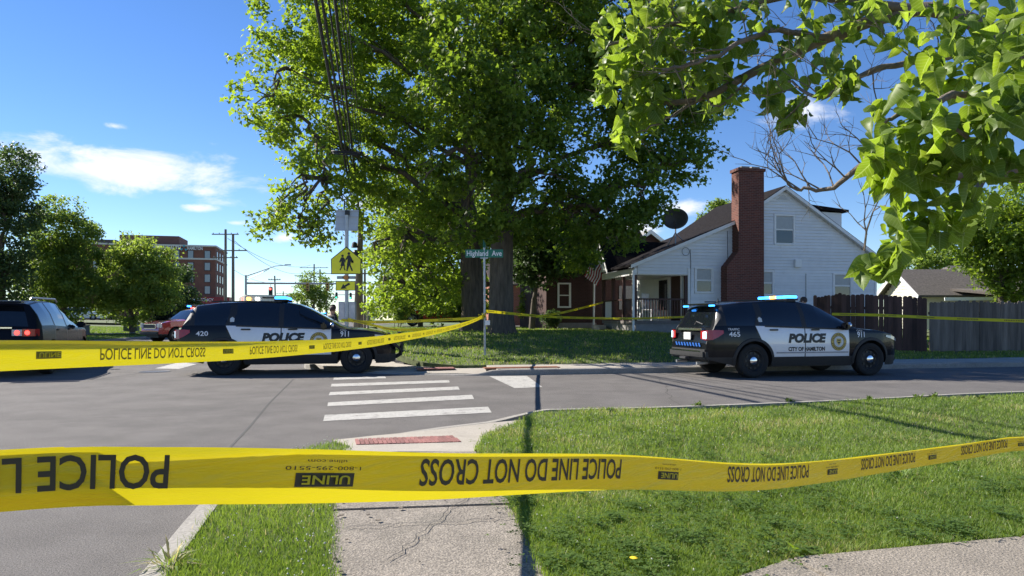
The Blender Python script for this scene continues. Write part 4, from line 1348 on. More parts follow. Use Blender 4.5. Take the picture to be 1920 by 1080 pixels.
# roofs
RO = .22
def roof_slab(name, pts, mat, th=.09):
    """pts: profile (t, z) polyline, extruded along y"""
    n = len(pts); vs = []
    for yy in (-RO, DEP + RO):
        for (t, zz) in pts: vs.append((t, yy, zz))
        for (t, zz) in pts: vs.append((t, yy, zz - th))
    m2 = 2 * n
    fs = []
    for i in range(n - 1):
        fs += [(i, i + 1, m2 + i + 1, m2 + i), (n + i, m2 + n + i, m2 + n + i + 1, n + i + 1), (i, n + i, n + i + 1, i + 1), (m2 + i, m2 + i + 1, m2 + n + i + 1, m2 + n + i)]
    fs += [(0, m2, m2 + n, n), (n - 1, 2 * n - 1, m2 + 2 * n - 1, m2 + n - 1)]
    o = mesh(name, vs, fs, mat, house)
    bm = bmesh.new(); bm.from_mesh(o.data); bmesh.ops.recalc_face_normals(bm, faces=bm.faces); bm.to_mesh(o.data); bm.free()
    return o
roof_slab('roof', [(-.25, EAVE_Z - .10), (KT, KZ + .05), (PEAK_T, PEAK_Z + .06), (RT + .2, RZ - .07)], M_SHINGLE)
# white rake boards along the gable edge
for (a, b) in (((-.25, EAVE_Z - .16), (KT, KZ - .02)), ((KT, KZ - .02), (PEAK_T, PEAK_Z - .01)), ((PEAK_T, PEAK_Z - .01), (RT + .2, RZ - .14))):
    MB().extr([(a[0], -RO - .015, a[1] - .10), (b[0], -RO - .015, b[1] - .10), (b[0], -RO - .015, b[1] + .04), (a[0], -RO - .015, a[1] + .04)], (0, .03, 0)).build('rake_board', M_TRIM, house)
    MB().extr([(a[0], -RO + .016, a[1] - .08), (b[0], -RO + .016, b[1] - .08), (b[0], -RO + .016, b[1] - .06), (a[0], -RO + .016, a[1] - .06)], (0, RO - .02, 0)).build('soffit', M_TRIM, house)
# chimney on the wall, with its shoulder
CH0, CH1 = 4.20, 5.32
chp = [(CH0 - .50, -.52, hz), (CH1, -.52, hz), (CH1, -.52, 7.25), (CH0, -.52, 7.25), (CH0, -.52, 4.02), (CH0 - .50, -.52, 3.42)]
ch = MB().extr(chp, (0, .56, 0)).build('chimney', M_BRICK, house)
MB().box(((CH0 + CH1) / 2, -.24, 7.31), (CH1 - CH0 + .1, .66, .12)).build('chimney_cap', M_BRICK, ch)
for t in (CH0 + .35, CH1 - .32): MB().box((t, -.24, 7.41), (.36, .4, .09)).build('flue', pm('flue_clay', (.30, .27, .24), rough=.9), ch)
# dormer on the far slope
mm = MB().extr([(8.0, 1.0, 5.6), (10.0, 1.0, 4.4), (10.0, 1.0, 5.95), (8.0, 1.0, 6.0)], (0, 3.2, 0)); mm.build('dormer', M_WHITE, house)
MB().extr([(7.7, .85, 6.10), (10.25, .85, 5.98), (10.25, .85, 6.08), (7.7, .85, 6.32)], (0, 3.5, 0)).build('dormer_roof', M_SHINGLE, house)
# porch: floor, lattice base, posts, ceiling beam, railing, cross gable
PW = 3.9
fz = 1.25
MB().box((PD / 2, PW / 2, fz - .06), (PD, PW, .12)).build('porch_floor', pm('porch_floor', (.16, .14, .13), rough=.8), house)
MB().box((PD / 2, PW / 2, (hz + fz - .1) / 2), (PD - .12, PW - .12, fz - hz - .1)).build('porch_base', pm('foundation_block', (.24, .23, .22)), house)
MB().extr([(0.0, .06, EAVE_Z - .50), (PD, .06, EAVE_Z - .50), (PD, .06, roof_z(PD) - .1), (0.0, .06, EAVE_Z - .14)], (0, .06, 0)).build('porch_gable_panel', M_WHITE, house)
MB().box((.05, PW / 2, EAVE_Z - .36), (.12, PW, .26)).build('porch_beam', M_TRIM, house)
MB().box((PD / 2, PW / 2, EAVE_Z - .46), (PD, PW, .03)).build('porch_ceiling', M_TRIM, house)
MB().box((.06, .06, (fz + EAVE_Z - .5) / 2), (.09, .09, EAVE_Z - .5 - fz)).build('porch_post', M_BROWN, house)
MB().box((-.06, .0, (hz + EAVE_Z - .3) / 2), (.08, .07, EAVE_Z - .3 - hz)).build('downspout', M_TRIM, house)
for y in (1.35, 2.6, PW - .06): MB().box((.06, y, (fz + EAVE_Z - .5) / 2), (.12, .12, EAVE_Z - .5 - fz)).build('porch_post', M_BROWN, house)
MB().box((PD - .05, .05, (fz + EAVE_Z - .5) / 2), (.14, .1, EAVE_Z - .5 - fz)).build('porch_post', M_BROWN, house)
rail = MB(); rail.box((PD / 2, .06, fz + .86), (PD - .2, .07, .06)); rail.box((PD / 2, .06, fz + .10), (PD - .2, .05, .05)); rl = rail.build('porch_railing', M_BROWN, house)
for i in range(17): MB().box((.18 + i * .118, .06, fz + .48), (.035, .035, .74)).build('baluster', M_BROWN, rl)
rail = MB(); rail.box((.06, PW / 2, fz + .86), (.07, PW - .2, .06)); rail.box((.06, PW / 2, fz + .10), (.05, PW - .2, .05)); rl = rail.build('porch_railing', M_BROWN, house)
for i in range(26):
    y = .2 + i * .135
    if 1.4 < y < 2.5 and i % 1 == 0: continue
    MB().box((.06, y, fz + .48), (.035, .035, .74)).build('baluster', M_BROWN if y < 2.6 else M_TRIM, rl)
# house front wall behind the porch: siding, door, windows
z = fz
while z < EAVE_Z - .5:
    vs = [(PD + .03, .03, z), (PD + .03, DEP, z), (PD - .012, DEP, z), (PD - .012, .03, z), (PD + .03, .03, z + BH), (PD + .03, DEP, z + BH), (PD, DEP, z + BH), (PD, .03, z + BH)]
    mesh('siding_board', vs, [(0, 3, 2, 1), (3, 7, 6, 2), (7, 4, 5, 6)], M_WHITE, house); z += BH
MB().box((PD - .03, 1.0, fz + 1.02), (.05, .9, 2.04)).build('front_door', M_BROWN, house)
MB().box((PD - .03, 2.3, fz + 1.1), (.05, .8, 1.3)).build('porch_window', M_GLASSD, house)
MB().box((PD - .06, .44, fz + 1.02), (.05, .1, 2.1)).build('door_trim', M_TRIM, house)
MB().box((PD - .06, 1.55, fz + 1.02), (.05, .1, 2.1)).build('door_trim', M_TRIM, house)
cg = [(-.28, 2.15, EAVE_Z - .2), (-.28, PW + .15, EAVE_Z - .2), (-.28, (2.3 + PW) / 2, EAVE_Z + 1.02)]
MB().extr(cg, (.06, 0, 0)).build('porch_gable', M_WHITE, house)
for s, y2 in ((-1, 2.0), (1, PW + .3)):
    ym = (2.3 + PW) / 2
    a0 = (-.42, y2, EAVE_Z - .26); a1 = (-.42, ym, EAVE_Z + 1.10); b1 = (3.1, ym, EAVE_Z + 1.10); b0 = (0.6, y2, EAVE_Z - .1)
    MB().extr([a0, a1, b1, b0], (0, 0, .07)).build('porch_gable_roof', M_SHINGLE, house)
    MB().extr([(-.44, y2, EAVE_Z - .36), (-.44, ym, EAVE_Z + 1.0), (-.44, ym, EAVE_Z + 1.12), (-.44, y2, EAVE_Z - .22)], (.03, 0, 0)).build('rake_board', M_TRIM, house)
MB().extr([(-.33, ym - .3, EAVE_Z + .45), (-.33, ym + .3, EAVE_Z + .45), (-.33, ym, EAVE_Z + .78)], (.03, 0, 0)).build('gable_vent', M_BROWN, house)
for i in range(3): MB().box((-.35 - i * .3, 3.3, fz - .2 - i * .19 - .1), (.32, 1.0, .2 + .0)).build('porch_step', M_CON, house, bevel=.01)
# fittings on the street wall
MB().box((7.15, -.06, 3.62), (.32, .12, .34)).build('vent_hood', M_TRIM, house, bevel=.02)
MB().tube([(7.55, -.03, 3.2), (7.55, -.03, 1.2)], .02, 6).build('conduit', M_STEEL, house)
pts = [(PD + .1, -.03, 4.1), (PD + .12, -.035, 3.6), (PD + .1, -.03, 1.6)]
MB().tube(pts, .012, 5).build('service_cable', M_CABLE, house)
MB().tube([(PD - .1 + .16 * math.cos(t), -.04, 4.02 + .16 * math.sin(t)) for t in np.linspace(0, 6.28, 16)], .008, 5).build('cable_loop', M_CABLE, house)
MB().tube([(3.98, -.03, 4.9), (4.0, -.03, 3.2), (3.95, -.03, 1.4)], .011, 5).build('service_cable', M_CABLE, house)
# satellite dish on the roof
dish = empty('satellite_dish', H0 + V * 1.95 + U * .5 + Vector((0, 0, roof_z(1.95) + .05)), ang(V) - .5, 'dark oval satellite dish on the porch roof', 'satellite dish')
M_DISH = pm('dish_grey', (.06, .06, .065), rough=.6)
mm = MB(); prof = [(r_ * .52, .16 * r_ * r_) for r_ in (0.02, .25, .5, .75, 1.0)]
vs = []; n = 28
for (rr, hh) in prof:
    for k in range(n):
        t = 2 * math.pi * k / n; vs.append((rr * math.cos(t), .12 - hh + .0, 1.0 + rr * .82 * math.sin(t)))
fs = [(i * n + k, i * n + (k + 1) % n, (i + 1) * n + (k + 1) % n, (i + 1) * n + k) for i in range(4) for k in range(n)] + [tuple(range(n))]
do = mesh('reflector', vs, fs, M_DISH, dish, smooth=True)
so = do.modifiers.new('solid', 'SOLIDIFY'); so.thickness = .02
mm = MB().tube([(0, .15, 1.0), (0, .2, .62), (0, .1, 0)], .03, 8); mm.tube([(0, .1, .45), (.3, .35, .12)], .02, 6); mm.tube([(0, .1, .45), (-.35, .25, -.1)], .02, 6); mm.build('mast', M_STEEL, dish)
mm = MB().tube([(0, .1, .62), (0, -.45, .75)], .015, 6); mm.box((0, -.47, .78), (.1, .08, .1)); mm.build('feed_arm', M_DARKSTEEL, dish)

# flag on the porch post
flag = empty('flag', W(1131, 497, 31.2), 0, 'stars and stripes flag hanging from a porch pole', 'flag')
MB().tube([(0.05, 0, -.35), (-.62, -.1, .28)], .015, 6).build('flag_pole', M_TRIM, flag)
mr_ = pm('flag_red', (.32, .02, .03), rough=.8); mw_ = pm('flag_white', (.7, .7, .7), rough=.8); mbl = pm('flag_blue', (.02, .03, .12), rough=.8)
def flag_pt(u, v):      # u along the pole (0..1 = .8 m), v down the fly
    return (-.58 + u * .62 + v * -.28 + .03 * math.sin(v * 9 + u * 3), -.1 + .05 * math.sin(v * 7 + u * 5), .25 - u * .40 - v * .78 + (1 - u) * .05)
for i in range(13):
    vs = []; fs = []
    for j in range(9):
        for q in (i, i + 1): vs.append(flag_pt(q / 13, j / 8))
        if j: fs.append((2 * j - 2, 2 * j - 1, 2 * j + 1, 2 * j))
    mesh('stripe', vs, fs, mr_ if i % 2 == 0 else mw_, flag, smooth=True)
vs = []; fs = []
for j in range(6):
    for q in (-.02, 7): vs.append(tuple(Vector(flag_pt(q / 13, j / 5 * .42)) + Vector((0, -.012, 0))))
    if j: fs.append((2 * j - 2, 2 * j - 1, 2 * j + 1, 2 * j))
can = mesh('canton', vs, fs, mbl, flag, smooth=True)
for i in range(5):
    for j in range(6):
        p = Vector(flag_pt((.6 + i * 1.35) / 13, .04 + j * .07)) + Vector((0, -.022, 0)); s = .018
        mesh('star', [p + Vector((s * math.cos(a_), 0, s * math.sin(a_))) * (1 if q % 2 == 0 else .45) for q, a_ in enumerate(np.linspace(0, 2 * math.pi, 11)[:10])], [tuple(range(10))], mw_, can)

# chairs on the porch
ch_ = empty('porch_chair', H0 + V * 1.2 + U * 1.3 + Vector((0, 0, fz)), ang(V) + .6, 'white chair on the porch behind the railing', 'chair')
for x in (-.25, .25):
    for y in (-.22, .22): MB().box((x, y, .22), (.05, .05, .44)).build('leg', M_TRIM, ch_)
MB().box((0, 0, .45), (.56, .52, .05)).build('seat', M_TRIM, ch_, bevel=.01)
for i in range(5): MB().box((-.22 + i * .11, .24, .80), (.07, .03, .66)).build('back_slat', M_TRIM, ch_)

# ------------------------------------------------------------------ neighbours
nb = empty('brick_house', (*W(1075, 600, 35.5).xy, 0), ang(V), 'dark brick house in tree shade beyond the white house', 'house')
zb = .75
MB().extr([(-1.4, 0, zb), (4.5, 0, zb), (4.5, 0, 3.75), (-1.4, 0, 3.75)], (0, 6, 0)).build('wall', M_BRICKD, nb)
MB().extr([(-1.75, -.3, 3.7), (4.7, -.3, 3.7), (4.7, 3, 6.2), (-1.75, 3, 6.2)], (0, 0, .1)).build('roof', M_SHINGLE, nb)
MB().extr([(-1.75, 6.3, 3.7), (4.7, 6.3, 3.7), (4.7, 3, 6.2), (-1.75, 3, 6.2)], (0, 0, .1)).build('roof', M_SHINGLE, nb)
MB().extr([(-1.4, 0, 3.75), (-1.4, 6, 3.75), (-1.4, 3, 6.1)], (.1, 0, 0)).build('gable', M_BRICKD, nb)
MB().box((1.6, -.34, 3.66), (6.6, .12, .12)).build('gutter', M_TRIM, nb)
MB().tube([(1.0, -.30, 3.6), (1.0, -.2, zb)], .05, 8).build('downspout', M_TRIM, nb)
MB().box((.2, .02, zb + .2), (2.0, .1, .35)).build('plinth', pm('foundation_block', (.24, .23, .22)), nb)
sash_window(nb, -.75, -.2, 1.95, 3.05, 0.0)
MB().box((2.8, -.02, 2.4), (.8, .06, 1.2)).build('window', M_GLASSD, nb)
MB().box((.35, 2.6, 6.4), (.7, .7, 1.6)).build('chimney', M_BRICKD, nb)
nb2 = empty('brick_cottage', (*W(978, 600, 52).xy, 0), ang(V), 'sunlit red brick cottage glimpsed behind the big trunk', 'house')
M_BRICKL = brickmat('light_brick', (.36, .12, .07), (.28, .09, .05), (.35, .27, .22))
MB().box((.6, 3, 2.3), (5.0, 6, 3.0)).build('wall', M_BRICKL, nb2)
M_BSH = pm('brown_shingle', (.11, .085, .07), rough=.95, var=.3, scale=12, bump=.4)
MB().extr([(-2.4, -.4, 3.75), (3.6, -.4, 3.75), (3.6, 3, 6.0), (-2.4, 3, 6.0)], (0, 0, .1)).build('roof', M_BSH, nb2)
MB().extr([(-2.4, 6.4, 3.75), (3.6, 6.4, 3.75), (3.6, 3, 6.0), (-2.4, 3, 6.0)], (0, 0, .1)).build('roof', M_BSH, nb2)
sash_window(nb2, .0, .7, 1.7, 2.9, -.02)
MB().box((2.55, -.5, 2.3), (.4, .4, 3.1)).build('porch_column', M_TRIM, nb2)
MB().extr([(2.0, -1.0, 3.7), (3.8, -1.0, 3.7), (3.8, .2, 4.0), (2.0, .2, 4.0)], (0, 0, .12)).build('porch_hood', M_TRIM, nb2)
# second white gable far behind, left of the dish
nb3 = empty('far_gabled_house', (*W(1222, 600, 48).xy, 0), ang(V), 'house gable with pale roof showing left of the satellite dish', 'house')
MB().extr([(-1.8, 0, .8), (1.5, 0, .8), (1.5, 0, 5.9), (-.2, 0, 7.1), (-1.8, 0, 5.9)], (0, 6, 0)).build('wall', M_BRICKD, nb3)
for s in (-1, 1): MB().extr([(-.2, -.3, 7.35), (-.2 + s * 2.1, -.3, 5.85), (-.2 + s * 2.1, -.3, 5.65), (-.2, -.3, 7.12)], (0, 6.5, 0)).build('roof', pm('grey_shingle', (.25, .24, .23), rough=.95, var=.2, scale=9), nb3)
for s in (-1, 1): MB().extr([(-.2, -.36, 7.33), (-.2 + s * 2.1, -.36, 5.83), (-.2 + s * 2.1, -.36, 5.55), (-.2, -.36, 7.05)], (0, .05, 0)).build('rake_board', M_TRIM, nb3)

# garage at right behind the fence: cream gable, grey roofs, carport
ga = empty('garage', (W(1690, 600, 38).x, 36.0, 0), 0.0, 'cream sided garage with weathered grey roof behind the fence', 'garage')
M_CREAM = pm('cream_siding', (.68, .64, .52), rough=.6, var=.05)
gz = 3.78
for i in range(20):
    zz = .8 + i * .15
    hw = 1.75 if zz < 2.55 else 1.75 * (gz - .08 - zz) / (gz - 2.6)
    if hw > .08: MB().extr([(-.03, 2.0 - hw, zz), (-.03, 2.0 + hw, zz), (.0, 2.0 + hw, zz + .148), (.0, 2.0 - hw, zz + .148)], (.05, 0, 0)).build('siding_board', M_CREAM, ga)
MB().box((4.6, 2.0, 1.7), (9.0, 3.5, 1.8)).build('wall', M_CREAM, ga)
M_GSH = pm('weathered_shingle', (.115, .10, .09), rough=.95, var=.35, scale=10, bump=.5, bscale=14, stretch=(1, 1, 3))
for s in (-1, 1): MB().extr([(-.35, 2.0, gz + .1), (9.5, 2.0, gz + .1), (9.5, 2.0 + s * 2.25, 2.42), (-.35, 2.0 + s * 2.25, 2.42)], (0, 0, .1)).build('roof', M_GSH, ga)
for s in (-1, 1): MB().extr([(-.40, 2.0, gz + .18), (-.40, 2.0 + s * 2.25, 2.5), (-.40, 2.0 + s * 2.25, 2.28), (-.40, 2.0, gz - .05)], (.05, 0, 0)).build('rake_board', M_TRIM, ga)
MB().extr([(3.0, -3.0, 2.3), (9.5, -3.0, 2.3), (9.5, .2, 2.75), (1.5, .2, 2.75)], (0, 0, .12)).build('carport_roof', M_GSH, ga)
MB().extr([(.5, -1.0, 2.22), (6.2, -3.05, 2.25), (6.2, -3.05, 2.40), (.5, -1.0, 2.38)], (0, .05, 0)).build('carport_fascia', M_TRIM, ga)
for x in (3.2, 5.0, 6.2): MB().box((x, -2.8, 1.4), (.12, .12, 1.8)).build('carport_post', M_POLE, ga)
MB().extr([(5.2, -2.8, 2.3), (5.3, -2.8, 2.3), (6.2, -2.8, 1.7), (6.2, -2.8, 1.6)], (0, .08, 0)).build('carport_brace', M_POLE, ga)
rg = empty('grey_roofed_house', (*W(1850, 600, 46).xy, 0), ang(V), 'house with hipped grey roof behind the garage at right', 'house')
MB().box((1.5, 3, 2.0), (7, 6, 2.6)).build('wall', M_CREAM, rg)
mesh('roof', [(-2.4, -.4, 3.2), (5.6, -.4, 3.2), (5.6, 6.4, 3.2), (-2.4, 6.4, 3.2), (.0, 3, 5.0), (4.5, 3, 5.0)], [(0, 1, 5, 4), (1, 2, 5), (2, 3, 4, 5), (3, 0, 4)], M_GSH, rg)

# ------------------------------------------------------------------ wooden fence: brown run, then weathered grey run
def fence(name, label, pts, mat, w=.14, dog=True):
    f = empty(name, (0, 0, 0), 0, label, 'fence')
    for i in range(len(pts) - 1):
        (x0, y0, z0, h0), (x1, y1, z1, h1) = pts[i], pts[i + 1]
        ln = math.hypot(x1 - x0, y1 - y0); n = max(1, int(ln / w)); rz = math.atan2(y1 - y0, x1 - x0)
        for k in range(n):
            t = (k + .5) / n; zb_ = z0 + (z1 - z0) * t; h = h0 + (h1 - h0) * t + random.uniform(-.04, .04); c = .035
            wv = ln / n * random.uniform(.97, .995); lean = random.uniform(-.012, .012)
            prof = [(-wv / 2, 0), (wv / 2, 0), (wv / 2 + lean, h - c), (wv / 2 - c + lean, h), (-wv / 2 + c + lean, h), (-wv / 2 + lean, h - c)]
            cx, cy = x0 + (x1 - x0) * t, y0 + (y1 - y0) * t; off = random.uniform(-.006, .006)
            P = [(cx + a_ * math.cos(rz) - off * math.sin(rz), cy + a_ * math.sin(rz) + off * math.cos(rz), zb_ + b_) for a_, b_ in prof]
            MB().extr(P, (-.02 * math.sin(rz), .02 * math.cos(rz), 0)).build('picket', mat, f)
        for zz in (.35, h0 - .4):
            MB().box(((x0 + x1) / 2, (y0 + y1) / 2, (z0 + z1) / 2 + zz), (ln, .04, .09), rz).build('rail', mat, f)
            o = f.children[-1]; o.location = (-math.sin(rz) * .05, math.cos(rz) * .05, 0)
    return f
M_FBROWN = pm('brown_fence_wood', (.075, .038, .029), rough=.85, var=.4, scale=5, bump=.4, bscale=30, stretch=(1, 1, .12))
M_FGREY0 = None
def piece_variety(m, lo, hi):
    N, L = m.node_tree.nodes, m.node_tree.links; b = N['Principled BSDF']; src = b.inputs['Base Color'].links[0].from_socket
    oi = N.new('ShaderNodeObjectInfo'); mr = N.new('ShaderNodeMapRange'); mr.inputs['To Min'].default_value = lo; mr.inputs['To Max'].default_value = hi; L.new(oi.outputs['Random'], mr.inputs['Value'])
    mx = N.new('ShaderNodeMix'); mx.data_type = 'RGBA'; mx.blend_type = 'MULTIPLY'; mx.inputs['Factor'].default_value = 1; L.new(src, mx.inputs['A']); L.new(mr.outputs[0], mx.inputs['B']); L.new(mx.outputs['Result'], b.inputs['Base Color'])
    return m
M_FGREY = pm('grey_fence_wood', (.135, .112, .092), rough=.9, var=.35, scale=6, bump=.5, bscale=30, stretch=(1, 1, .12))
piece_variety(M_FBROWN, .65, 1.45); piece_variety(M_FGREY, .7, 1.35); piece_variety(M_PAD, .75, 1.2); piece_variety(M_WHITE, .94, 1.03); wear(M_WHITE, 1.3, .58, .80, (.58, .59, .58))
A_ = W(1525, 600, 25.6); B_ = W(1578, 600, 24.6); C_ = W(1738, 600, 23.7)
fence('brown_fence', 'dark brown board fence behind police car 465', [(A_.x, A_.y, .42, 1.72), (B_.x, B_.y, .40, 1.80), (C_.x, C_.y, .18, 1.86)], M_FBROWN)
D_ = (C_.x + 14, C_.y + 14 * .2)
fence('grey_fence', 'weathered grey board fence running to the right edge', [(C_.x + .1, C_.y + .02, .15, 1.76), (D_[0], D_[1], .15, 1.76)], M_FGREY)

# ------------------------------------------------------------------ signs and poles
sg = empty('street_sign', (*W(908, 672, 19.7).xy, lawn_z(-.8, 19.7) - .05), -.03, 'green street name sign reading Highland Ave on a thin steel pole', 'street sign')
zt = W(907, 456, 19.7).z - sg.location.z
MB().tube([(0.02, 0, 0), (0, 0, zt - .12)], .03, 8).build('pole', M_STEEL, sg)
zs = W(907, 475.5, 19.7).z - sg.location.z
MB().box((0, -.02, zs), (1.05, .012, .225)).build('name_blade', M_GREEN, sg, bevel=.003)
MB().box((0, 0.02, zs + .24), (.012, .9, .2)).build('cross_blade', M_GREEN, sg, bevel=.003)
decal('street_name', 'Highland  Ave', lambda u, v: (-.485 + u, -.030, zs - .065 + v), .97, .145, M_LETTERW, sg, bold=.012)
MB().box((0, -.022, zs - .125), (.22, .03, .03)).build('bracket', M_STEEL, sg)

Zc = 21.4
cs = empty('crossing_sign', (*W(650, 600, Zc).xy, .1), 0, 'yellow school crossing sign with solar panel on a steel pole', 'school crossing sign')
cz = lambda py: W(650, py, Zc).z - .1
mpx = Zc / FPX
MB().tube([(0, 0, 0), (0, 0, cz(400))], .057, 12).build('pole', M_STEEL, cs)
def plate(name, pxs, y, mat, th=.01): return MB().extr([((a_ - 649) * mpx, y, cz(b_)) for a_, b_ in pxs], (0, th, 0)).build(name, mat, cs)
plate('sign_edge', [(621, 514.5), (677, 514.5), (677.5, 486), (649.5, 462.5), (620.5, 486)], -.07, M_LETTERB)
plate('sign_face', [(622.5, 513), (675.5, 513), (676, 486.7), (649.5, 464.8), (622, 486.7)], -.076, M_YELLOW, .005)
plate('arrow_edge', [(629.5, 545), (666.5, 545), (666.5, 527), (629.5, 527)], -.07, M_LETTERB)
plate('arrow_face', [(630.7, 543.8), (665.3, 543.8), (665.3, 528.2), (630.7, 528.2)], -.076, M_YELLOW, .005)
plate('arrow', [(639, 542), (650.5, 541), (647.5, 538.4), (656.8, 533.6), (654.5, 530.3), (645.6, 535.6), (644, 532.2)], -.082, M_LETTERB, .004)
def blob(name, polys):
    mb_ = MB()
    for pl in polys: mb_.extr([((a_ - 649) * mpx, -.082, cz(b_)) for a_, b_ in pl], (0, .004, 0))
    return mb_.build(name, M_LETTERB, cs)
def circ(cx, cy, r_): return [(cx + r_ * math.cos(t), cy + r_ * math.sin(t)) for t in np.linspace(0, 2 * math.pi, 13)[:12]]
blob('tall_figure', [circ(654.2, 475.8, 2.6), [(652, 479), (656.5, 479), (659.5, 484), (662.5, 491), (660, 493.5), (658, 489), (657.5, 497), (650.8, 497), (652.2, 485.5), (649, 488.5), (647.6, 486.8)],
                     [(651, 497), (656, 497), (653, 504), (651.8, 508.5), (649.6, 508.5), (650, 503)], [(655, 497), (657.6, 497), (659.5, 502), (661.8, 507.6), (659.4, 508.6), (657, 503)], [(658, 489), (663, 489), (663, 493.5), (659, 493.5)]])
blob('small_figure', [circ(642.4, 480, 2.3), [(640, 483), (644.8, 483), (648.5, 489), (647, 493.5), (645.4, 490), (647, 499), (638.6, 499), (640.6, 490), (637.5, 493), (636, 491.2)],
                      [(640.3, 499), (643, 499), (640.5, 503.5), (638.6, 507.4), (636.8, 506.8), (639, 502.5)], [(644.6, 499), (646.3, 499), (646.6, 503), (648.2, 507), (646.4, 507.6), (644.6, 503)]])
mm = MB().box((0, -.05, cz(520.5)), (.56, .07, .085)); mm.build('beacon_bar', M_DARKSTEEL, cs, bevel=.008)
for x in (-.19, .19): MB().box((x, -.09, cz(520.5)), (.17, .012, .06)).build('beacon_lens', M_BLIND, cs)
MB().box((0, -.09, cz(520.5)), (.14, .016, .13)).build('beacon_core', pm('orange_box', (.55, .22, .05), rough=.5), cs)
# solar panel, tilted, seen from behind
pn = MB(); pn.extr([(-.34, -.04, cz(433)), (.34, -.04, cz(433)), (.34, .10, cz(393)), (-.34, .10, cz(393))], (0, .03, .01)); po = pn.build('solar_panel', pm('panel_back', (.52, .54, .54), rough=.5, var=.05), cs)
for i in range(1, 8): MB().box((-.34 + i * .085, -.035 + .0, (cz(433) + cz(407)) / 2), (.008, .03, .01)).build('panel_rib', M_STEEL, po)
for zz in (cz(432), cz(406), cz(394)): MB().box((0, -.05 + (zz - cz(433)) / (cz(393) - cz(433)) * .14, zz), (.70, .03, .03)).build('panel_frame', M_STEEL, po)
MB().box((0.02, .0, cz(399)), (.12, .12, .14)).build('junction_box', M_LETTERB, po)
for x in (-.15, .15): MB().box((x, .1, cz(583)), (.20, .2, .56)).build('control_cabinet', pm('cabinet_grey', (.48, .49, .50), rough=.5, metal=.3), cs, bevel=.01)


def upole(name, label, px, ptop, Y, r0=.16, arms=(), lean=0.0, base=0.0, mat=None, group='utility poles along the street'):
    """utility pole with optional cross arms (offset below top, half length)"""
    p = W(px, ptop, Y); h = p.z - base
    u_ = empty(name, (p.x - lean * h, Y, base), 0, label, 'utility pole', group)
    MB().tube([(0, 0, -.2), (lean * h * .5, 0, h * .5), (lean * h, 0, h)], [r0, r0 * .85, r0 * .68], 10).build('pole', mat or M_POLE, u_)
    for (dz, half) in arms:
        a_ = MB().box((lean * h, -.1, h - dz), (2 * half, .1, .12)).build('cross_arm', M_POLE, u_)
        for s in (-.9, -.45, .45, .9): MB().lathe([(.04, 0), (.06, .05), (.03, .14), (.0, .15)], (lean * h + s * half, -.1, h - dz + .06), n=8).build('insulator', M_BLIND, a_)
    return u_


p1 = upole('utility_pole', 'tall leaning utility pole just behind the crossing sign', 678, 398, 33, .17, (), .045)
MB().lathe([(.14, 0), (.18, .1), (.18, .5), (.12, .6)], (.1, -.25, 3.9), n=10).build('splice_case', M_CABLE, p1)
for dz, yy in ((4.6, -.2), (5.3, -.22)): MB().lathe([(.0, 0), (.16, .02), (.1, .25), (.0, .3)], (.0, yy, dz), n=10).build('insulator', M_CABLE, p1)
upole('utility_pole', 'second utility pole along the street kerb behind the crossing sign', 677, 470, 47, .15)
upole('utility_pole', 'third utility pole receding along the street kerb', 684, 505, 66, .14, ((.4, 1.0),))
upole('utility_pole', 'fourth small utility pole far down the street', 690, 545, 90, .13, ((.4, 1.0),))
upole('utility_pole', 'tall double-armed utility pole left of the two behind the ambulance', 423, 430, 85, .2, ((.6, 1.6), (3.4, 1.5)))
upole('utility_pole', 'tall utility pole right of the two behind the ambulance', 437, 440, 80, .2, ((1.8, 1.6),))
upole('utility_pole', 'thin leaning pole beside the red traffic signal', 515, 517, 105, .15, ((.6, .9),), -.03)
upole('utility_pole', 'far pole with cross arm in front of the distant round tree', 589, 495, 150, .2, ((.8, 3.0),))
upole('utility_pole', 'far pole with cross arm right of the distant round tree', 600, 505, 135, .2, ((.8, 2.6),))
upole('utility_pole', 'small far pole near the hanging signals', 612, 520, 130, .18, ((.8, 2.0),))
upole('utility_pole', 'small distant pole left of the round tree', 531, 546, 160, .17, ((.6, 1.5),))
upole('utility_pole', 'faint distant pole beside the light bar', 546, 550, 180, .17)
upole('utility_pole', 'faint distant pole under the round tree', 557, 552, 200, .17)

# traffic signal mast over the far crossing
ms_ = empty('signal_mast', (*W(461, 600, 92).xy, 0), 0, 'steel traffic signal mast with street lamp over the far crossing', 'traffic signal mast')
L_ = lambda px, py: Vector(((px - 461) / FPX * 92, 0, W(0, py, 92).z))
MB().tube([(0, 0, 0), L_(461, 516)], [.2, .14], 10).build('pole', M_STEEL, ms_)
MB().tube([L_(461, 531), L_(560, 531.5), L_(640, 532), L_(700, 532)], [.13, .11, .09, .08], 8).build('mast_arm', M_STEEL, ms_)
MB().tube([L_(461, 518), L_(490, 508), L_(515, 499), L_(536, 497)], [.07, .06, .05, .05], 8).build('lamp_arm', M_STEEL, ms_)
MB().tube([L_(462, 525), L_(490, 512), L_(505, 504)], .04, 6).build('lamp_brace', M_STEEL, ms_)
MB().box(L_(540, 496.6), (.8, .3, .14)).build('street_lamp_head', M_STEEL, ms_, bevel=.04)
M_SIGY = pm('signal_yellow', (.45, .28, .06), rough=.5)
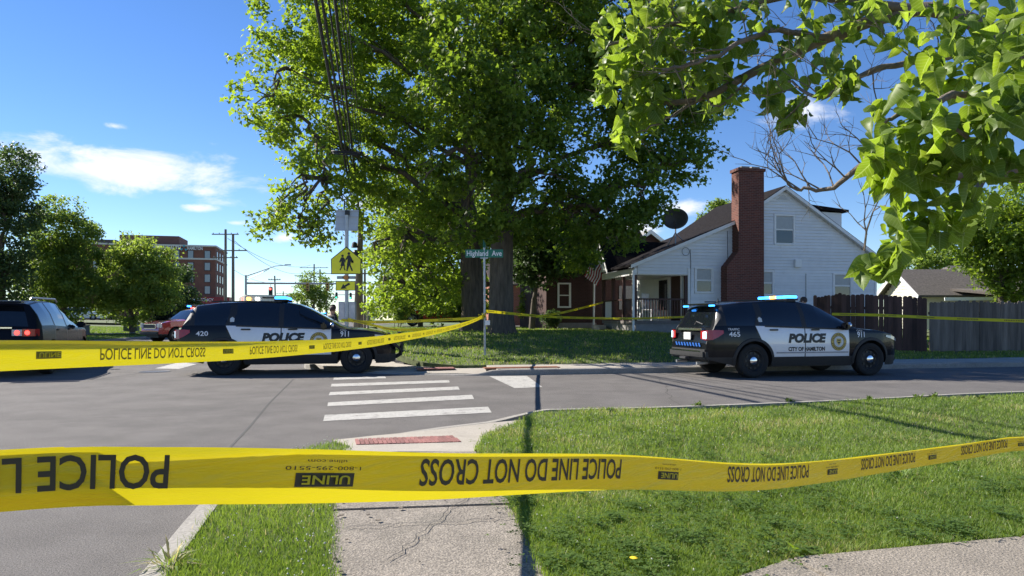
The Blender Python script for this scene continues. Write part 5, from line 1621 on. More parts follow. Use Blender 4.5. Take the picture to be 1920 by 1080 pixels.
def signal(name, label, px, py, Y, lit, mat, facing=-1, group='hanging traffic signals'):
    p = W(px, py, Y); s_ = empty(name, p, 0, label, 'traffic signal', group)
    MB().box((0, 0, 0), (.36, .3, 1.05)).build('housing', mat, s_, bevel=.03)
    for i, c_ in enumerate((M_REDON if lit == 'r' else M_LETTERB, M_LETTERB, glow('green_lamp', (.05, .9, .45), 2) if lit == 'g' else M_LETTERB)):
        MB().lathe([(.12, 0), (.12, -.03), (0, -.05)], (0, -.155, .33 - i * .33), axis='y', n=12).build('lens', c_, s_)
        MB().tube([(-.13, -.16, .33 - i * .33 + .02), (-.09, -.34, .33 - i * .33 + .1), (.09, -.34, .33 - i * .33 + .1), (.13, -.16, .33 - i * .33 + .02)], .025, 5).build('visor', mat, s_)
    MB().tube([(0, 0, .5), (0, 0, .8)], .03, 6).build('hanger', M_STEEL, s_)
    return s_
signal('traffic_signal', 'yellow-backed traffic signal on the mast arm, left of two', 577, 538, 92, '', M_SIGY)
signal('traffic_signal', 'yellow-backed traffic signal on the mast arm, right of two', 614.5, 538, 92, '', M_SIGY)
signal('traffic_signal', 'dark traffic signal with red lamp beside the leaning pole', 507.5, 547.5, 75, 'r', M_DARKSTEEL)
signal('traffic_signal', 'distant dark traffic signal left of the crossing sign pole', 631, 554, 120, 'g', M_DARKSTEEL)
signal('traffic_signal', 'distant dark traffic signal right of the crossing sign pole', 657.5, 555, 120, 'g', M_DARKSTEEL)
fm = empty('far_signal_arm', (*W(700, 600, 121).xy, 0), 0, 'distant signal arm behind the crossing sign', 'traffic signal mast')
MB().tube([(0, 0, 0), (0, 0, W(0, 550, 121).z)], .15, 8).build('pole', M_STEEL, fm)
MB().tube([(0, 0, W(0, 552, 121).z), (-6.9, 0, W(0, 553, 121).z)], .07, 6).build('mast_arm', M_STEEL, fm)

# overhead cables along the main street: each one its own sagging line
def cable(label, a_, b_, r_, sag, name='overhead_cable'):
    a_ = Vector(a_); b_ = Vector(b_); pts = []
    for i in range(25):
        t = i / 24; p = a_.lerp(b_, t); p.z -= sag * 4 * t * (1 - t); pts.append(p)
    o = MB().tube(pts, r_, 6).build(name, M_CABLE); tag(o, label, 'cable', 'overhead cables'); return o
top1 = W(676, 402, 33)
for i, (px0, Yn, zn, ztop, rr, lb) in enumerate([
        (600, 14.0, 7.35, 5.9, .040, 'thick black overhead cable bundle, leftmost at the top of the picture'),
        (612, 14.0, 7.3, 5.75, .030, 'black overhead cable just right of the thick bundle'),
        (622, 14.5, 7.6, 6.1, .022, 'thin black overhead cable third from the left'),
        (632, 15.0, 7.9, 5.6, .035, 'heavy black overhead cable in the middle of the run'),
        (641, 15.5, 8.2, 6.3, .012, 'thin overhead wire fourth from the right'),
        (646, 16.0, 8.5, 6.4, .012, 'thin overhead wire second from the right'),
        (651, 16.5, 8.9, 6.55, .014, 'rightmost thin overhead wire against the big tree')]):
    n0 = W(px0, HOR - (zn - CAMZ) * FPX / Yn, Yn)
    e1 = Vector((top1.x + (i - 3) * .09, 33, ztop + .3))
    # continue the line past the camera
    dirv = (n0 - e1) / (n0.y - e1.y)
    start = n0 + dirv * (-22 - n0.y)
    cable(lb, start, e1, rr, .25)
sl = empty('cable_slack_loop', W(651, 288, 22), .2, 'oval slack loop of black cable hanging on the overhead lines', 'cable loop')
for q in range(3):
    MB().tube([((.42 + q * .02) * math.cos(t), .25 * math.sin(t), (.09 - q * .02) * math.sin(t) + q * .03) for t in np.linspace(0, 2 * math.pi, 26)], .022, 6).build('coil', M_CABLE, sl)
pA = W(437, 448, 80); pB = W(590, 497, 150)
cable('far overhead wire above the traffic signals, upper of two', W(427, 447, 82), W(583, 497, 150), .025, 1.5)
cable('far overhead wire above the traffic signals, lower of two', W(440, 452, 80), W(598, 500, 150), .025, 2.5)
cable('far overhead wire dropping left of the signal mast', W(437, 505, 80), W(516, 530, 105), .02, .5)

# ------------------------------------------------------------------ hospital block far left
ho = empty('hospital_building', (*W(404, 600, 225).xy, 0), math.radians(14), 'brown brick hospital block with white bands and rooftop plant', 'hospital')
M_HB = pm('hospital_brick', (.20, .085, .060), rough=.9, var=.15, scale=.5)
M_HB2 = pm('hospital_dark_brick', (.11, .06, .055), rough=.9, var=.15, scale=.5)
M_BAND = pm('pale_band', (.60, .57, .52), rough=.7)
hzz = lambda py: W(0, py, 225).z
topz = hzz(463)
MB().box((-26, 12, topz / 2), (52, 24, topz)).build('wall', M_HB, ho)
MB().box((-26, 12, topz + .2), (52.6, 24.6, .5)).build('cornice', M_BAND, ho)
MB().box((-26, 12, hzz(486)), (52.4, 24.4, .5)).build('stone_band', M_BAND, ho)
MB().box((-20.5, 13, topz + 1.8), (17.3, 14, 3.9)).build('roof_plant', M_HB2, ho)
MB().box((-37, 13, topz + 1.1), (13, 12, 2.2)).build('roof_plant', pm('dark_metal_cladding', (.03, .03, .035), rough=.6), ho)
MB().tube([(-28.5, 8, topz + 3.7), (-28.5, 8, topz + 5.2)], .08, 6).build('roof_mast', M_STEEL, ho)
for px in (203, 255, 305, 337, 361, 390):
    for py in (478, 500, 522, 544):
        x = (px - 404) / FPX * 225
        f = MB().box((x, -.03, hzz(py)), (1.9, .14, 2.7)).build('window', pm('window_surround', (.08, .05, .05), rough=.7), ho)
        MB().box((x, -.09, hzz(py)), (1.5, .08, 2.3)).build('pane', pm('hospital_glass', (.22, .26, .30), rough=.12, spec=.8), f)
for yy in (3, 8.5, 14, 20):
    for py in (478, 500, 522, 544):
        f = MB().box((.03, yy, hzz(py)), (.14, 1.9, 2.7)).build('window', pm('window_surround', (.08, .05, .05)), ho)
        MB().box((.09, yy, hzz(py)), (.08, 1.5, 2.3)).build('pane', pm('hospital_glass', (.22, .26, .30)), f)
xs_ = lambda px: (px - 404) / FPX * 225
decal('name_lettering', 'KetteringHEALTH', lambda u, v: (xs_(289) + u, -.4, hzz(469.5) + v), xs_(344) - xs_(289), 1.15, M_LETTERW, ho, bold=.02)
decal('name_lettering', 'HAMILTON', lambda u, v: (xs_(355.5) + u, -.4, hzz(469.5) + v), xs_(382) - xs_(355.5), 1.0, M_LETTERW, ho, bold=.015)
lg = MB()
for k in range(3):
    t0 = math.pi / 2 + k * 2.1; cx = xs_(349.5); c_z = hzz(467)
    lg.extr([(cx + .15 * math.cos(t0), -.4, c_z + .15 * math.sin(t0)), (cx + 1.05 * math.cos(t0 - .5), -.4, c_z + 1.05 * math.sin(t0 - .5)), (cx + 1.1 * math.cos(t0 + .3), -.4, c_z + 1.1 * math.sin(t0 + .3))], (0, .1, 0))
lg.build('logo', pm('logo_teal', (.05, .35, .45), rough=.5), ho)
cn = MB().box((-.5, -5, hzz(565)), (12, 10, 2.2)).build('emergency_canopy', pm('canopy_red', (.30, .02, .025), rough=.5), ho)
decal('canopy_lettering', 'EMERGENCY', lambda u, v: (-5.6 + u, -10.05, hzz(566.2) + v), 6.6, .85, M_LETTERW, cn, bold=.015)
MB().box((-.5, -5, hzz(580) / 1), (.6, .6, 4.5)).build('canopy_post', M_BAND, cn)

# green utility boxes on the left lawn
for (px, py, Y, w_, h_, lb, c_) in ((246.5, 608, 60, 1.05, .72, 'green utility cabinet on the left lawn before the middle tree', (.05, .075, .05)), (150, 613, 48, .95, .55, 'grey green utility cabinet beside the dark SUV', (.10, .115, .11))):
    p = W(px, py, Y); u_ = empty('utility_cabinet', (p.x, Y, left_z(p.x, Y) - .02), .2, lb, 'utility cabinet')
    m_ = pm('cabinet_%d' % px, c_, rough=.6)
    MB().box((0, 0, h_ / 2 + .08), (w_, .8, h_)).build('housing', m_, u_, bevel=.03)
    MB().box((0, 0, h_ + .12), (w_ + .06, .86, .08)).build('lid', m_, u_, bevel=.02)
    MB().box((0, 0, .04), (w_ + .3, 1.1, .1)).build('concrete_pad', M_CON, u_)

# ------------------------------------------------------------------ trees
def leaf_cloud(centres, radii, n_leaves, size, squash=.75, clump_r=.38, per=26, surface=.55, seed=1, gap=0.0):
    """clumps of leaves spread through ellipsoid lobes -> (verts, tris, tint)"""
    rg = np.random.default_rng(seed)
    C_ = np.asarray(centres); R_ = np.asarray(radii)          # (L,3), (L,3)
    area = R_[:, 0] * R_[:, 2]; pr = area / area.sum()
    nc = max(4, int(n_leaves / per))
    li = rg.choice(len(C_), nc, p=pr)
    d = rg.normal(size=(nc, 3)); d /= np.linalg.norm(d, axis=1, keepdims=True)
    rad = np.where(rg.random(nc) < surface, .72 + .33 * rg.random(nc), rg.random(nc) ** .5)
    rad *= 1 + .16 * np.sin(d[:, 0] * 7 + li) * np.sin(d[:, 2] * 6 + li * 2)
    cc = C_[li] + d * R_[li] * rad[:, None]
    if gap > 0:          # thin the crown in pockets so that clumps stand apart
        f = np.sin(cc[:, 0] * 1.9 + 2 * np.sin(cc[:, 2] * 1.1 + seed)) * np.sin(cc[:, 2] * 2.1 + 1.7 * np.sin(cc[:, 1] * 1.2)) * np.sin(cc[:, 1] * 1.5 + seed + cc[:, 0] * .6)
        keep = f > -1 + 1.0 * gap * (0.6 + 0.8 * rg.random(nc)); cc = cc[keep]; nc = len(cc)
    n = nc * per
    off = np.clip(rg.normal(size=(n, 3)), -1.9, 1.9) * np.array([1, 1, .62]) * clump_r * .55
    p = np.repeat(cc, per, 0) + off
    # leaf frame: lies roughly flat, drooping outwards from its clump
    nrm = rg.normal(size=(n, 3)) * .62 + np.array([0, 0, .75]) + off * .5
    nrm /= np.linalg.norm(nrm, axis=1, keepdims=True)
    t = rg.normal(size=(n, 3)) + off * 2; t -= nrm * (t * nrm).sum(1, keepdims=True); t /= np.linalg.norm(t, axis=1, keepdims=True) + 1e-9
    t[:, 2] -= .35; t /= np.linalg.norm(t, axis=1, keepdims=True)
    b = np.cross(nrm, t)
    s = size * (.65 + .7 * rg.random(n))[:, None]
    v = np.empty((n, 6, 3))
    v[:, 0] = p - t * s * .5
    v[:, 1] = p + b * s * .55 - t * s * .12 + nrm * s * .12
    v[:, 2] = p + b * s * .22 + t * s * .12
    v[:, 3] = p + t * s * .62 - nrm * s * .1
    v[:, 4] = p - b * s * .22 + t * s * .12
    v[:, 5] = p - b * s * .55 - t * s * .12 + nrm * s * .12
    base = (np.arange(n) * 6)[:, None]
    tr = np.concatenate([base + np.array([[0, 1, 2]]), base + np.array([[0, 2, 3]]), base + np.array([[0, 3, 4]]), base + np.array([[0, 4, 5]])], 0)
    ct = np.repeat(rg.random(nc) * .45, per); tint = np.clip(ct + .35 * rg.random(n), 0, 1)
    return v.reshape(-1, 3), tr, np.repeat(tint, 6)


def limb(mb, a_, b_, r0, r1, wob, seed, n=7, sides=8, rise=.0):
    rg = random.Random(seed); a_ = Vector(a_); b_ = Vector(b_); pts = []; rs = []
    for i in range(n + 1):
        t = i / n; p = a_.lerp(b_, t)
        k = math.sin(math.pi * t)
        p += Vector((rg.uniform(-1, 1), rg.uniform(-1, 1), rg.uniform(-.6, .6))) * wob * k + Vector((0, 0, rise * k))
        pts.append(p); rs.append(r0 + (r1 - r0) * t)
    mb.tube(pts, rs, sides)
    return pts


def trunk_mesh(name, base, top, r0, r1, parent, mat, ridges=16, flare=1.55, n=26):
    """tapered trunk with bark ridges and root flare"""
    sides = ridges * 3; vs = []; fs = []; a_ = Vector(base); b_ = Vector(top)
    ph = [random.uniform(0, 6) for _ in range(4)]
    for i in range(n + 1):
        t = i / n; p = a_.lerp(b_, t) + Vector((math.sin(t * 3 + ph[0]) * .06, math.sin(t * 2.3 + ph[1]) * .05, 0)) * (t > 0)
        r_ = (r0 + (r1 - r0) * t) * (1 + (flare - 1) * math.exp(-t * 16))
        for k in range(sides):
            an = 2 * math.pi * k / sides
            rg_ = .045 * math.sin(an * ridges + math.sin(t * 22 + k * .7) * .9 + ph[2]) + .035 * math.sin(an * 5 + t * 4 + ph[3]) * (1 + 2 * math.exp(-t * 12))
            vs.append((p.x + math.cos(an) * r_ * (1 + rg_), p.y + math.sin(an) * r_ * (1 + rg_), p.z))
    for i in range(n):
        for k in range(sides): fs.append((i * sides + k, i * sides + (k + 1) % sides, (i + 1) * sides + (k + 1) % sides, (i + 1) * sides + k))
    return mesh(name, vs, fs, mat, parent, smooth=True)


def px_lobes(lst, Y):
    cs_, rs_ = [], []
    for q in lst:
        px, py, r_ = q[:3]; dy = q[3] if len(q) > 3 else 0; ry = q[4] if len(q) > 4 else 1.15
        yy = Y + dy; c_ = W(px, py, yy); R = r_ * yy / FPX
        cs_.append(tuple(c_)); rs_.append((R, R * ry, R * (q[5] if len(q) > 5 else .82)))
    return cs_, rs_


def tree(name, label, base, r0, lobes, Y, nleaf, size, mat, bark=None, fork=.35, seed=3, clump=.38, per=26, surface=.55, group=None, cat='tree', rel=None, limbs=True, gap=0.0):
    t = empty(name, base, 0, label, cat, group)
    cs_, rs_ = px_lobes(lobes, Y) if rel is None else rel
    loc = [tuple(Vector(c_) - Vector(base)) for c_ in cs_]
    v, tr, ti = leaf_cloud(loc, rs_, nleaf, size, clump_r=clump, per=per, surface=surface, seed=seed, gap=gap)
    npmesh('crown', v, tr, mat, t, tint=ti)
    zc = sum(c_[2] for c_ in loc) / len(loc); zmax = max(c_[2] for c_ in loc)
    fz_ = zc * fork if fork < 1 else fork
    trunk_mesh('trunk', (0, 0, -.25), (0, 0, fz_), r0, r0 * .82, t, bark or M_BARK, ridges=14 if r0 > .2 else 6, n=20 if r0 > .2 else 8)
    if limbs:
        mb_ = MB(); tt = Vector((0, 0, fz_ - .15))
        lead = Vector((random.uniform(-.4, .4), random.uniform(-.3, .3), max(fz_ + 1.5, zmax * .86)))
        limb(mb_, tt, lead, r0 * .74, r0 * .18, r0 * .8, seed, 9, 10)
        for i, c_ in enumerate(loc):
            c_ = Vector(c_); k = min(.8, max(.0, (c_.z - fz_) / max(.1, lead.z - fz_) - .3))
            big = [Vector(q_) for j_, q_ in enumerate(loc) if rs_[j_][0] > 1.6 * rs_[i][0] or (rs_[j_][0] > 1.5 and rs_[i][0] <= 1.5)]
            st = tt.lerp(lead, k)
            if rs_[i][0] < 1.5 and big and r0 > .4: st = min(big, key=lambda q_: (q_ - c_).length)
            rr = r0 * .42 * (1 - .6 * k) * min(1, .22 + rs_[i][0] / 3.2)
            pts = limb(mb_, st, c_, rr, rr * .25, .35 * min(1.2, r0 * 2.4), seed + i * 7, 7, 7, rise=.25)
            for j in range(3):
                rg = random.Random(seed * 31 + i * 5 + j); R = rs_[i]
                e_ = c_ + Vector((rg.uniform(-1, 1) * R[0], rg.uniform(-1, 1) * R[1], rg.uniform(-.7, .8) * R[2])) * .8
                limb(mb_, pts[3 + j], e_, rr * .4, rr * .08, .15, seed + i * 11 + j, 5, 5)
        mb_.build('limbs', bark or M_BARK, t, smooth=True)
    return t


M_LEAF1 = leafmat('sweetgum_leaf', (.062, .110, .022), (.215, .300, .056), trans=.6)
M_LEAF2 = leafmat('maple_leaf', (.085, .140, .036), (.225, .300, .070), trans=.55)
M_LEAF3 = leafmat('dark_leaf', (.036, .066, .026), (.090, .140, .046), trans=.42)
M_SPRUCE = leafmat('spruce_needles', (.012, .026, .022), (.03, .055, .045), trans=.1)
M_SHRUB = leafmat('shrub_leaf', (.10, .16, .02), (.28, .34, .05), trans=.4)

# the two big trees on the corner lawn
tA = W(884, 600, 28.5); zA = lawn_z(tA.x, 28.5)
tree('broadleaf_tree', 'huge broadleaf tree whose crown spreads left over the street', (tA.x, tA.y, zA), .48,
     [(600, 40, 115, -1), (545, 130, 80, -2), (640, 160, 125, 1), (478, 195, 42, -3, 1.6), (520, 225, 50, -2), (590, 255, 95, -1), (690, 60, 130, 2), (700, 260, 115, 0), (620, 330, 75, -2),
      (800, 130, 150, 3), (790, 300, 140, 2), (760, 430, 95, 0), (755, 515, 70, 0), (820, 545, 62, 1), (725, 558, 38, -1), (520, 382, 40, -3), (560, 408, 36, -3), (498, 425, 26, -3), (600, 437, 32, -3), (645, 395, 40, -2), (860, 420, 90, 3), (770, 380, 90, 4), (850, 520, 60, 3), (700, 480, 45, 1), (640, -60, 140, 0), (850, -40, 170, 2), (580, 450, 22, -3)],
     28, 92000, .15, M_LEAF1, fork=3.3, seed=5, clump=.42, per=44, surface=.75, gap=.76)
tB = W(942, 600, 26); zB = lawn_z(tB.x, 26)
tree('broadleaf_tree', 'huge broadleaf tree with ridged trunk behind the street name sign', (tB.x, tB.y, zB), .46,
     [(900, 90, 130, -2), (960, 190, 120, -3), (1010, 70, 140, 0), (900, 290, 100, -2.5), (1000, 300, 110, -2.5), (1090, 190, 130, 0), (1110, 60, 140, 1), (1200, 130, 120, 1), (1230, 240, 95, 0), (1310, 200, 62, 0), (1350, 190, 34, 0),
      (1290, 300, 50, -1), (1200, 340, 85, -1), (1120, 390, 85, -1), (1060, 420, 75, 0), (1200, 400, 34, -1), (1170, 430, 45, -1), (1010, 430, 60, 1), (960, 400, 60, -2.5), (880, 440, 45, -2), (880, 190, 100, -3), (820, 330, 60, -2.5), (1090, 470, 45, 2), (1010, -60, 170, 0), (1200, -20, 140, 2)],
     26, 92000, .15, M_LEAF1, fork=4.2, seed=8, clump=.42, per=44, surface=.75, gap=.76)
# lower dark trees behind the big trunks
for (px, Y, lst, sd, lb, nl, mt) in [
        (790, 42, [(760, 540, 60), (820, 555, 55), (730, 575, 30), (870, 560, 45), (790, 430, 85), (850, 460, 80), (740, 470, 60), (880, 400, 70)], 12, 'dark tree under the big crown above the tape, upper crown added to shade the brick house', 22000, M_LEAF2),  # upper lobes added, hidden behind the big crown, to shade the brick house
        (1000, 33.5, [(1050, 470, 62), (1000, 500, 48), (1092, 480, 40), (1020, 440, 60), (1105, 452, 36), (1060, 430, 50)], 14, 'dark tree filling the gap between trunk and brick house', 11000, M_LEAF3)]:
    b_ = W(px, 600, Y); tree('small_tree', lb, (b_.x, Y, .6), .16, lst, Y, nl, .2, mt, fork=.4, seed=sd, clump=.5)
# shrubs
def shrub(label, px, py, Y, r_, n, mat, size=.09, seed=1, zb=.6):
    c_ = W(px, py, Y); R = r_ * Y / FPX; s_ = empty('shrub', (c_.x, Y, zb), 0, label, 'shrub')
    lob = []; rad = []; rg = random.Random(seed)
    for i in range(7): lob.append((rg.uniform(-.6, .6) * R, rg.uniform(-.5, .5) * R, max(.3, c_.z - zb + rg.uniform(-.6, .6) * R))); rad.append((R * .55,) * 3)
    v, tr, ti = leaf_cloud(lob, rad, n, size, clump_r=.2, per=16, seed=seed); npmesh('foliage', v, tr, mat, s_, tint=ti)
    m_ = MB()
    for i in range(5): limb(m_, (rg.uniform(-.1, .1), rg.uniform(-.1, .1), -.1), lob[i], .03, .008, .08, seed + i, 5, 5)
    m_.build('stems', M_BARK2, s_)
shrub('bright green shrub before the brick cottage', 1003, 572, 40, 30, 4200, M_SHRUB, seed=3)
shrub('pale shrub glimpsed between the two big trunks', 915, 575, 44, 18, 1500, M_SHRUB, seed=4)
shrub('low dark bush at the foot of the far lawn left of the red pickup', 748, 590, 40, 18, 1500, M_LEAF2, seed=5, zb=.4)
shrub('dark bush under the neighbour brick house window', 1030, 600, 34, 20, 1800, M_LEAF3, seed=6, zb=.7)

# trees across the street at left
for (px, Y, r0, lst, nl, sz, mt, lb, sd) in [
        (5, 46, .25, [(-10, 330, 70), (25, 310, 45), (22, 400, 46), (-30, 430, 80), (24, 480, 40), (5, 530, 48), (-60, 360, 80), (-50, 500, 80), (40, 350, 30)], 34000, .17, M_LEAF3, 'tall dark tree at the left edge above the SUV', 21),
        (118, 52, .20, [(118, 400, 36), (105, 435, 52), (145, 440, 40), (88, 480, 36), (152, 480, 32), (115, 500, 62), (75, 535, 42), (150, 540, 50), (110, 560, 55), (172, 435, 14)], 34000, .17, M_LEAF2, 'maple tree second from the left edge', 22),
        (248, 54, .20, [(255, 470, 34), (235, 490, 42), (285, 490, 38), (225, 530, 48), (275, 535, 50), (218, 560, 32), (250, 570, 48), (300, 560, 32), (318, 515, 20), (198, 580, 18)], 32000, .17, M_LEAF2, 'rounded maple tree in front of the hospital', 23),
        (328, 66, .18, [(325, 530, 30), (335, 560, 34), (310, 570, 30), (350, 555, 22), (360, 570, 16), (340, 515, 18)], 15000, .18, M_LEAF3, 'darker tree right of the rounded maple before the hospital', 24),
        (1880, 33, .22, [(1850, 440, 60), (1900, 400, 70), (1910, 480, 60), (1820, 410, 40), (1860, 520, 38), (1930, 540, 50), (1840, 480, 45), (1960, 430, 80), (1810, 455, 28)], 26000, .15, M_LEAF1, 'dark tree over the garage roof at the right edge', 25),
        (585, 125, .30, [(585, 530, 26), (570, 545, 24), (605, 545, 22), (585, 560, 30), (560, 565, 18), (612, 566, 16)], 7000, .30, M_LEAF2, 'lone round tree far down the street behind the signals', 26),
        (1348, 60, .2, [(1345, 385, 18), (1335, 405, 22), (1362, 400, 18), (1350, 430, 30)], 5000, .2, M_LEAF2, 'tree top showing behind the white house chimney', 27),
        (1750, 70, .25, [(1745, 490, 28), (1775, 485, 30), (1720, 500, 26), (1800, 490, 24), (1760, 470, 18)], 8000, .24, M_LEAF2, 'hazy trees behind the garage roofs', 28)]:
    b_ = W(px, 600, Y)
    zb = left_z(b_.x, Y) if px < 400 else (0 if px == 585 else .5)
    tree('tree', lb, (b_.x, Y, zb), r0, lst, Y, nl, sz, mt, fork=.32, seed=sd, clump=.5 if Y < 80 else .8, per=36, surface=.7, gap=.75, group='street trees')
# spruce
sp_ = W(310, 600, 56); st_ = empty('spruce_tree', (sp_.x, 56, left_z(sp_.x, 56)), 0, 'small dark blue green spruce on the left lawn', 'tree')
lob = []; rad = []
for i in range(9):
    zz = .3 + i * .32; R = 1.5 * (1 - i / 9.5)
    for k in range(7):
        a_ = k * .9 + i * .5; lob.append((R * .6 * math.cos(a_), R * .6 * math.sin(a_), zz)); rad.append((R * .42, R * .42, .16))
v, tr, ti = leaf_cloud(lob, rad, 9000, .12, clump_r=.2, per=18, seed=31); npmesh('crown', v, tr, M_SPRUCE, st_, tint=ti)
MB().tube([(0, 0, -.2), (0, 0, 3.2)], [.1, .02], 8).build('trunk', M_BARK, st_)
# distant belt of trees on the horizon
vv, tt_, ii_ = [], [], []; nb_ = 0
far_l = [(x, random.uniform(225, 330), random.uniform(4, 9)) for x in np.linspace(-330, 330, 64)]
v, tr, ti = leaf_cloud([(x, y_, h_ * .45) for x, y_, h_ in far_l], [(8, 6, h_ * .55) for x, y_, h_ in far_l], 22000, .9, clump_r=1.6, per=22, seed=41)
o = npmesh('far_wood', v, tr, M_LEAF2, tint=ti); tag(o, 'distant belt of trees along the horizon', 'trees', kind='stuff')

# ------------------------------------------------------------------ near catalpa tree: trunk right of the frame, boughs over the picture
M_CAT = leafmat('catalpa_leaf', (.085, .145, .024), (.215, .300, .055), trans=.58, rough=.42)
def leaf_veins(m):
    N, L = m.node_tree.nodes, m.node_tree.links; b = N['Principled BSDF']
    def attr(n): a_ = N.new('ShaderNodeAttribute'); a_.attribute_name = n; return a_.outputs['Fac']
    def mth(op, a_, b_=None):
        n = N.new('ShaderNodeMath'); n.operation = op
        for i, v in enumerate((a_, b_)):
            if v is None: continue
            if hasattr(v, 'links'): L.new(v, n.inputs[i])
            else: n.inputs[i].default_value = v
        return n.outputs[0]
    ax = mth('ABSOLUTE', attr('lx')); side = mth('SINE', mth('MULTIPLY', mth('ADD', attr('lz'), mth('MULTIPLY', ax, .55)), 44.0))
    rib = mth('LESS_THAN', ax, .022); sv = mth('GREATER_THAN', side, .90)
    fac = mth('MAXIMUM', rib, mth('MULTIPLY', sv, .55))
    src = b.inputs['Base Color'].links[0].from_socket
    mx = N.new('ShaderNodeMix'); mx.data_type = 'RGBA'; L.new(mth('MULTIPLY', fac, .55), mx.inputs['Factor']); L.new(src, mx.inputs['A']); mx.inputs['B'].default_value = (.34, .42, .16, 1)
    for l_ in list(src.links): L.new(mx.outputs['Result'], l_.to_socket) if l_.to_node != mx else None
leaf_veins(M_CAT)
cat = empty('catalpa_tree', (5.6, 4.6, .1), 0, 'near catalpa tree with large heart-shaped leaves overhanging from the right', 'tree')
cbase = Vector((5.6, 4.6, .1))
def lw(px, py, Y): return W(px, py, Y) - cbase
trunk_mesh('trunk', (0, 0, -.2), (-.1, .1, 2.6), .26, .2, cat, M_BARK2, ridges=10, n=16)
boughs = [  # polylines in photo pixels with distance, radius start and end
    ([(2080, 330, 4.6), (1960, 320, 4.4), (1840, 320, 4.2), (1740, 330, 4.1)], .075, .03),
    ([(2080, 330, 4.6), (2000, 180, 5.0), (1880, 70, 5.3), (1720, 20, 5.5), (1560, 70, 5.7), (1420, 130, 5.8), (1300, 190, 5.9), (1210, 190, 6.0)], .085, .016),
    ([(1720, 20, 5.5), (1500, -10, 5.6), (1330, 30, 5.7), (1200, 60, 5.8), (1140, 90, 5.8)], .04, .01),
    ([(1560, 70, 5.7), (1440, 60, 5.4), (1330, 110, 5.3), (1240, 130, 5.4)], .028, .008),
    ([(1880, 70, 5.3), (1760, 110, 5.0), (1640, 130, 4.9), (1540, 180, 5.0), (1480, 150, 5.2)], .030, .008),
    ([(1740, 330, 4.1), (1640, 300, 4.3), (1560, 350, 4.5), (1500, 355, 4.6), (1480, 345, 4.6)], .026, .005),
    ([(1850, 320, 4.2), (1790, 420, 3.9), (1730, 465, 3.7), (1670, 480, 3.6), (1640, 490, 3.5)], .022, .006),
    ([(2000, 180, 5.0), (1900, 190, 4.2), (1800, 180, 3.9), (1720, 200, 3.7), (1660, 230, 3.6)], .035, .008),
    ([(2020, 250, 4.6), (1930, 330, 3.6), (1860, 300, 3.4), (1790, 240, 3.3)], .03, .008),
    ([(1300, 190, 5.9), (1240, 230, 5.8), (1190, 250, 5.8)], .012, .005),
    ([(1420, 130, 5.8), (1350, 200, 5.8), (1320, 170, 5.8)], .012, .005),
]
mb_ = MB(); tw = []
mb_.tube([(-.1, .1, 2.4), lw(2150, 420, 4.7), lw(2080, 330, 4.6)], [.2, .14, .09], 10)
for pts, ra, rb in boughs:
    P = smooth_line([lw(*p) for p in pts], 6); n = len(P)
    P = [p + Vector((random.uniform(-1, 1), random.uniform(-1, 1), random.uniform(-1, 1))) * .012 for p in P]
    mb_.tube(P, [ra + (rb - ra) * i / (n - 1) for i in range(n)], 8); tw.append(P)
mb_.build('boughs', M_BARK2, cat, smooth=True)
# bare twigs and the dead branch
mb_ = MB(); rg = random.Random(5)
def twig(p, d, l, r_, depth):
    pts = [p]; q = Vector(p)
    for i in range(4):
        d = (d + Vector((rg.uniform(-.3, .3), rg.uniform(-.3, .3), rg.uniform(-.25, .3)))).normalized(); q = q + d * l / 4; pts.append(q.copy())
    mb_.tube(pts, [r_ * (1 - .2 * i) for i in range(5)], 5)
    if depth > 0:
        for k in range(3):
            a_ = pts[1 + k]; dd = (d + Vector((rg.uniform(-1, 1), rg.uniform(-1, 1), rg.uniform(-.7, 1)))).normalized(); twig(a_, dd, l * .6, r_ * .55, depth - 1)
for P in (tw[5],):
    for i in range(4, len(P), 2): twig(P[i], Vector((rg.uniform(-.8, -.1), rg.uniform(-.3, .3), rg.uniform(.3, 1))), .42, .006, 2)
for P in (tw[1], tw[2], tw[3], tw[4]):
    for i in range(6, len(P) - 2, 2): twig(P[i], Vector((rg.uniform(-1, .3), rg.uniform(-.5, .5), rg.uniform(-.5, .7))), .5, .006, 2)
twig(lw(1620, 470, 4.0), Vector((-.15, 0, 1)), .45, .007, 2); twig(lw(1625, 440, 4.0), Vector((-.3, 0, .6)), .3, .005, 1)
o = mb_.build('twigs', M_BARK2, cat); o['kind'] = 'stuff'


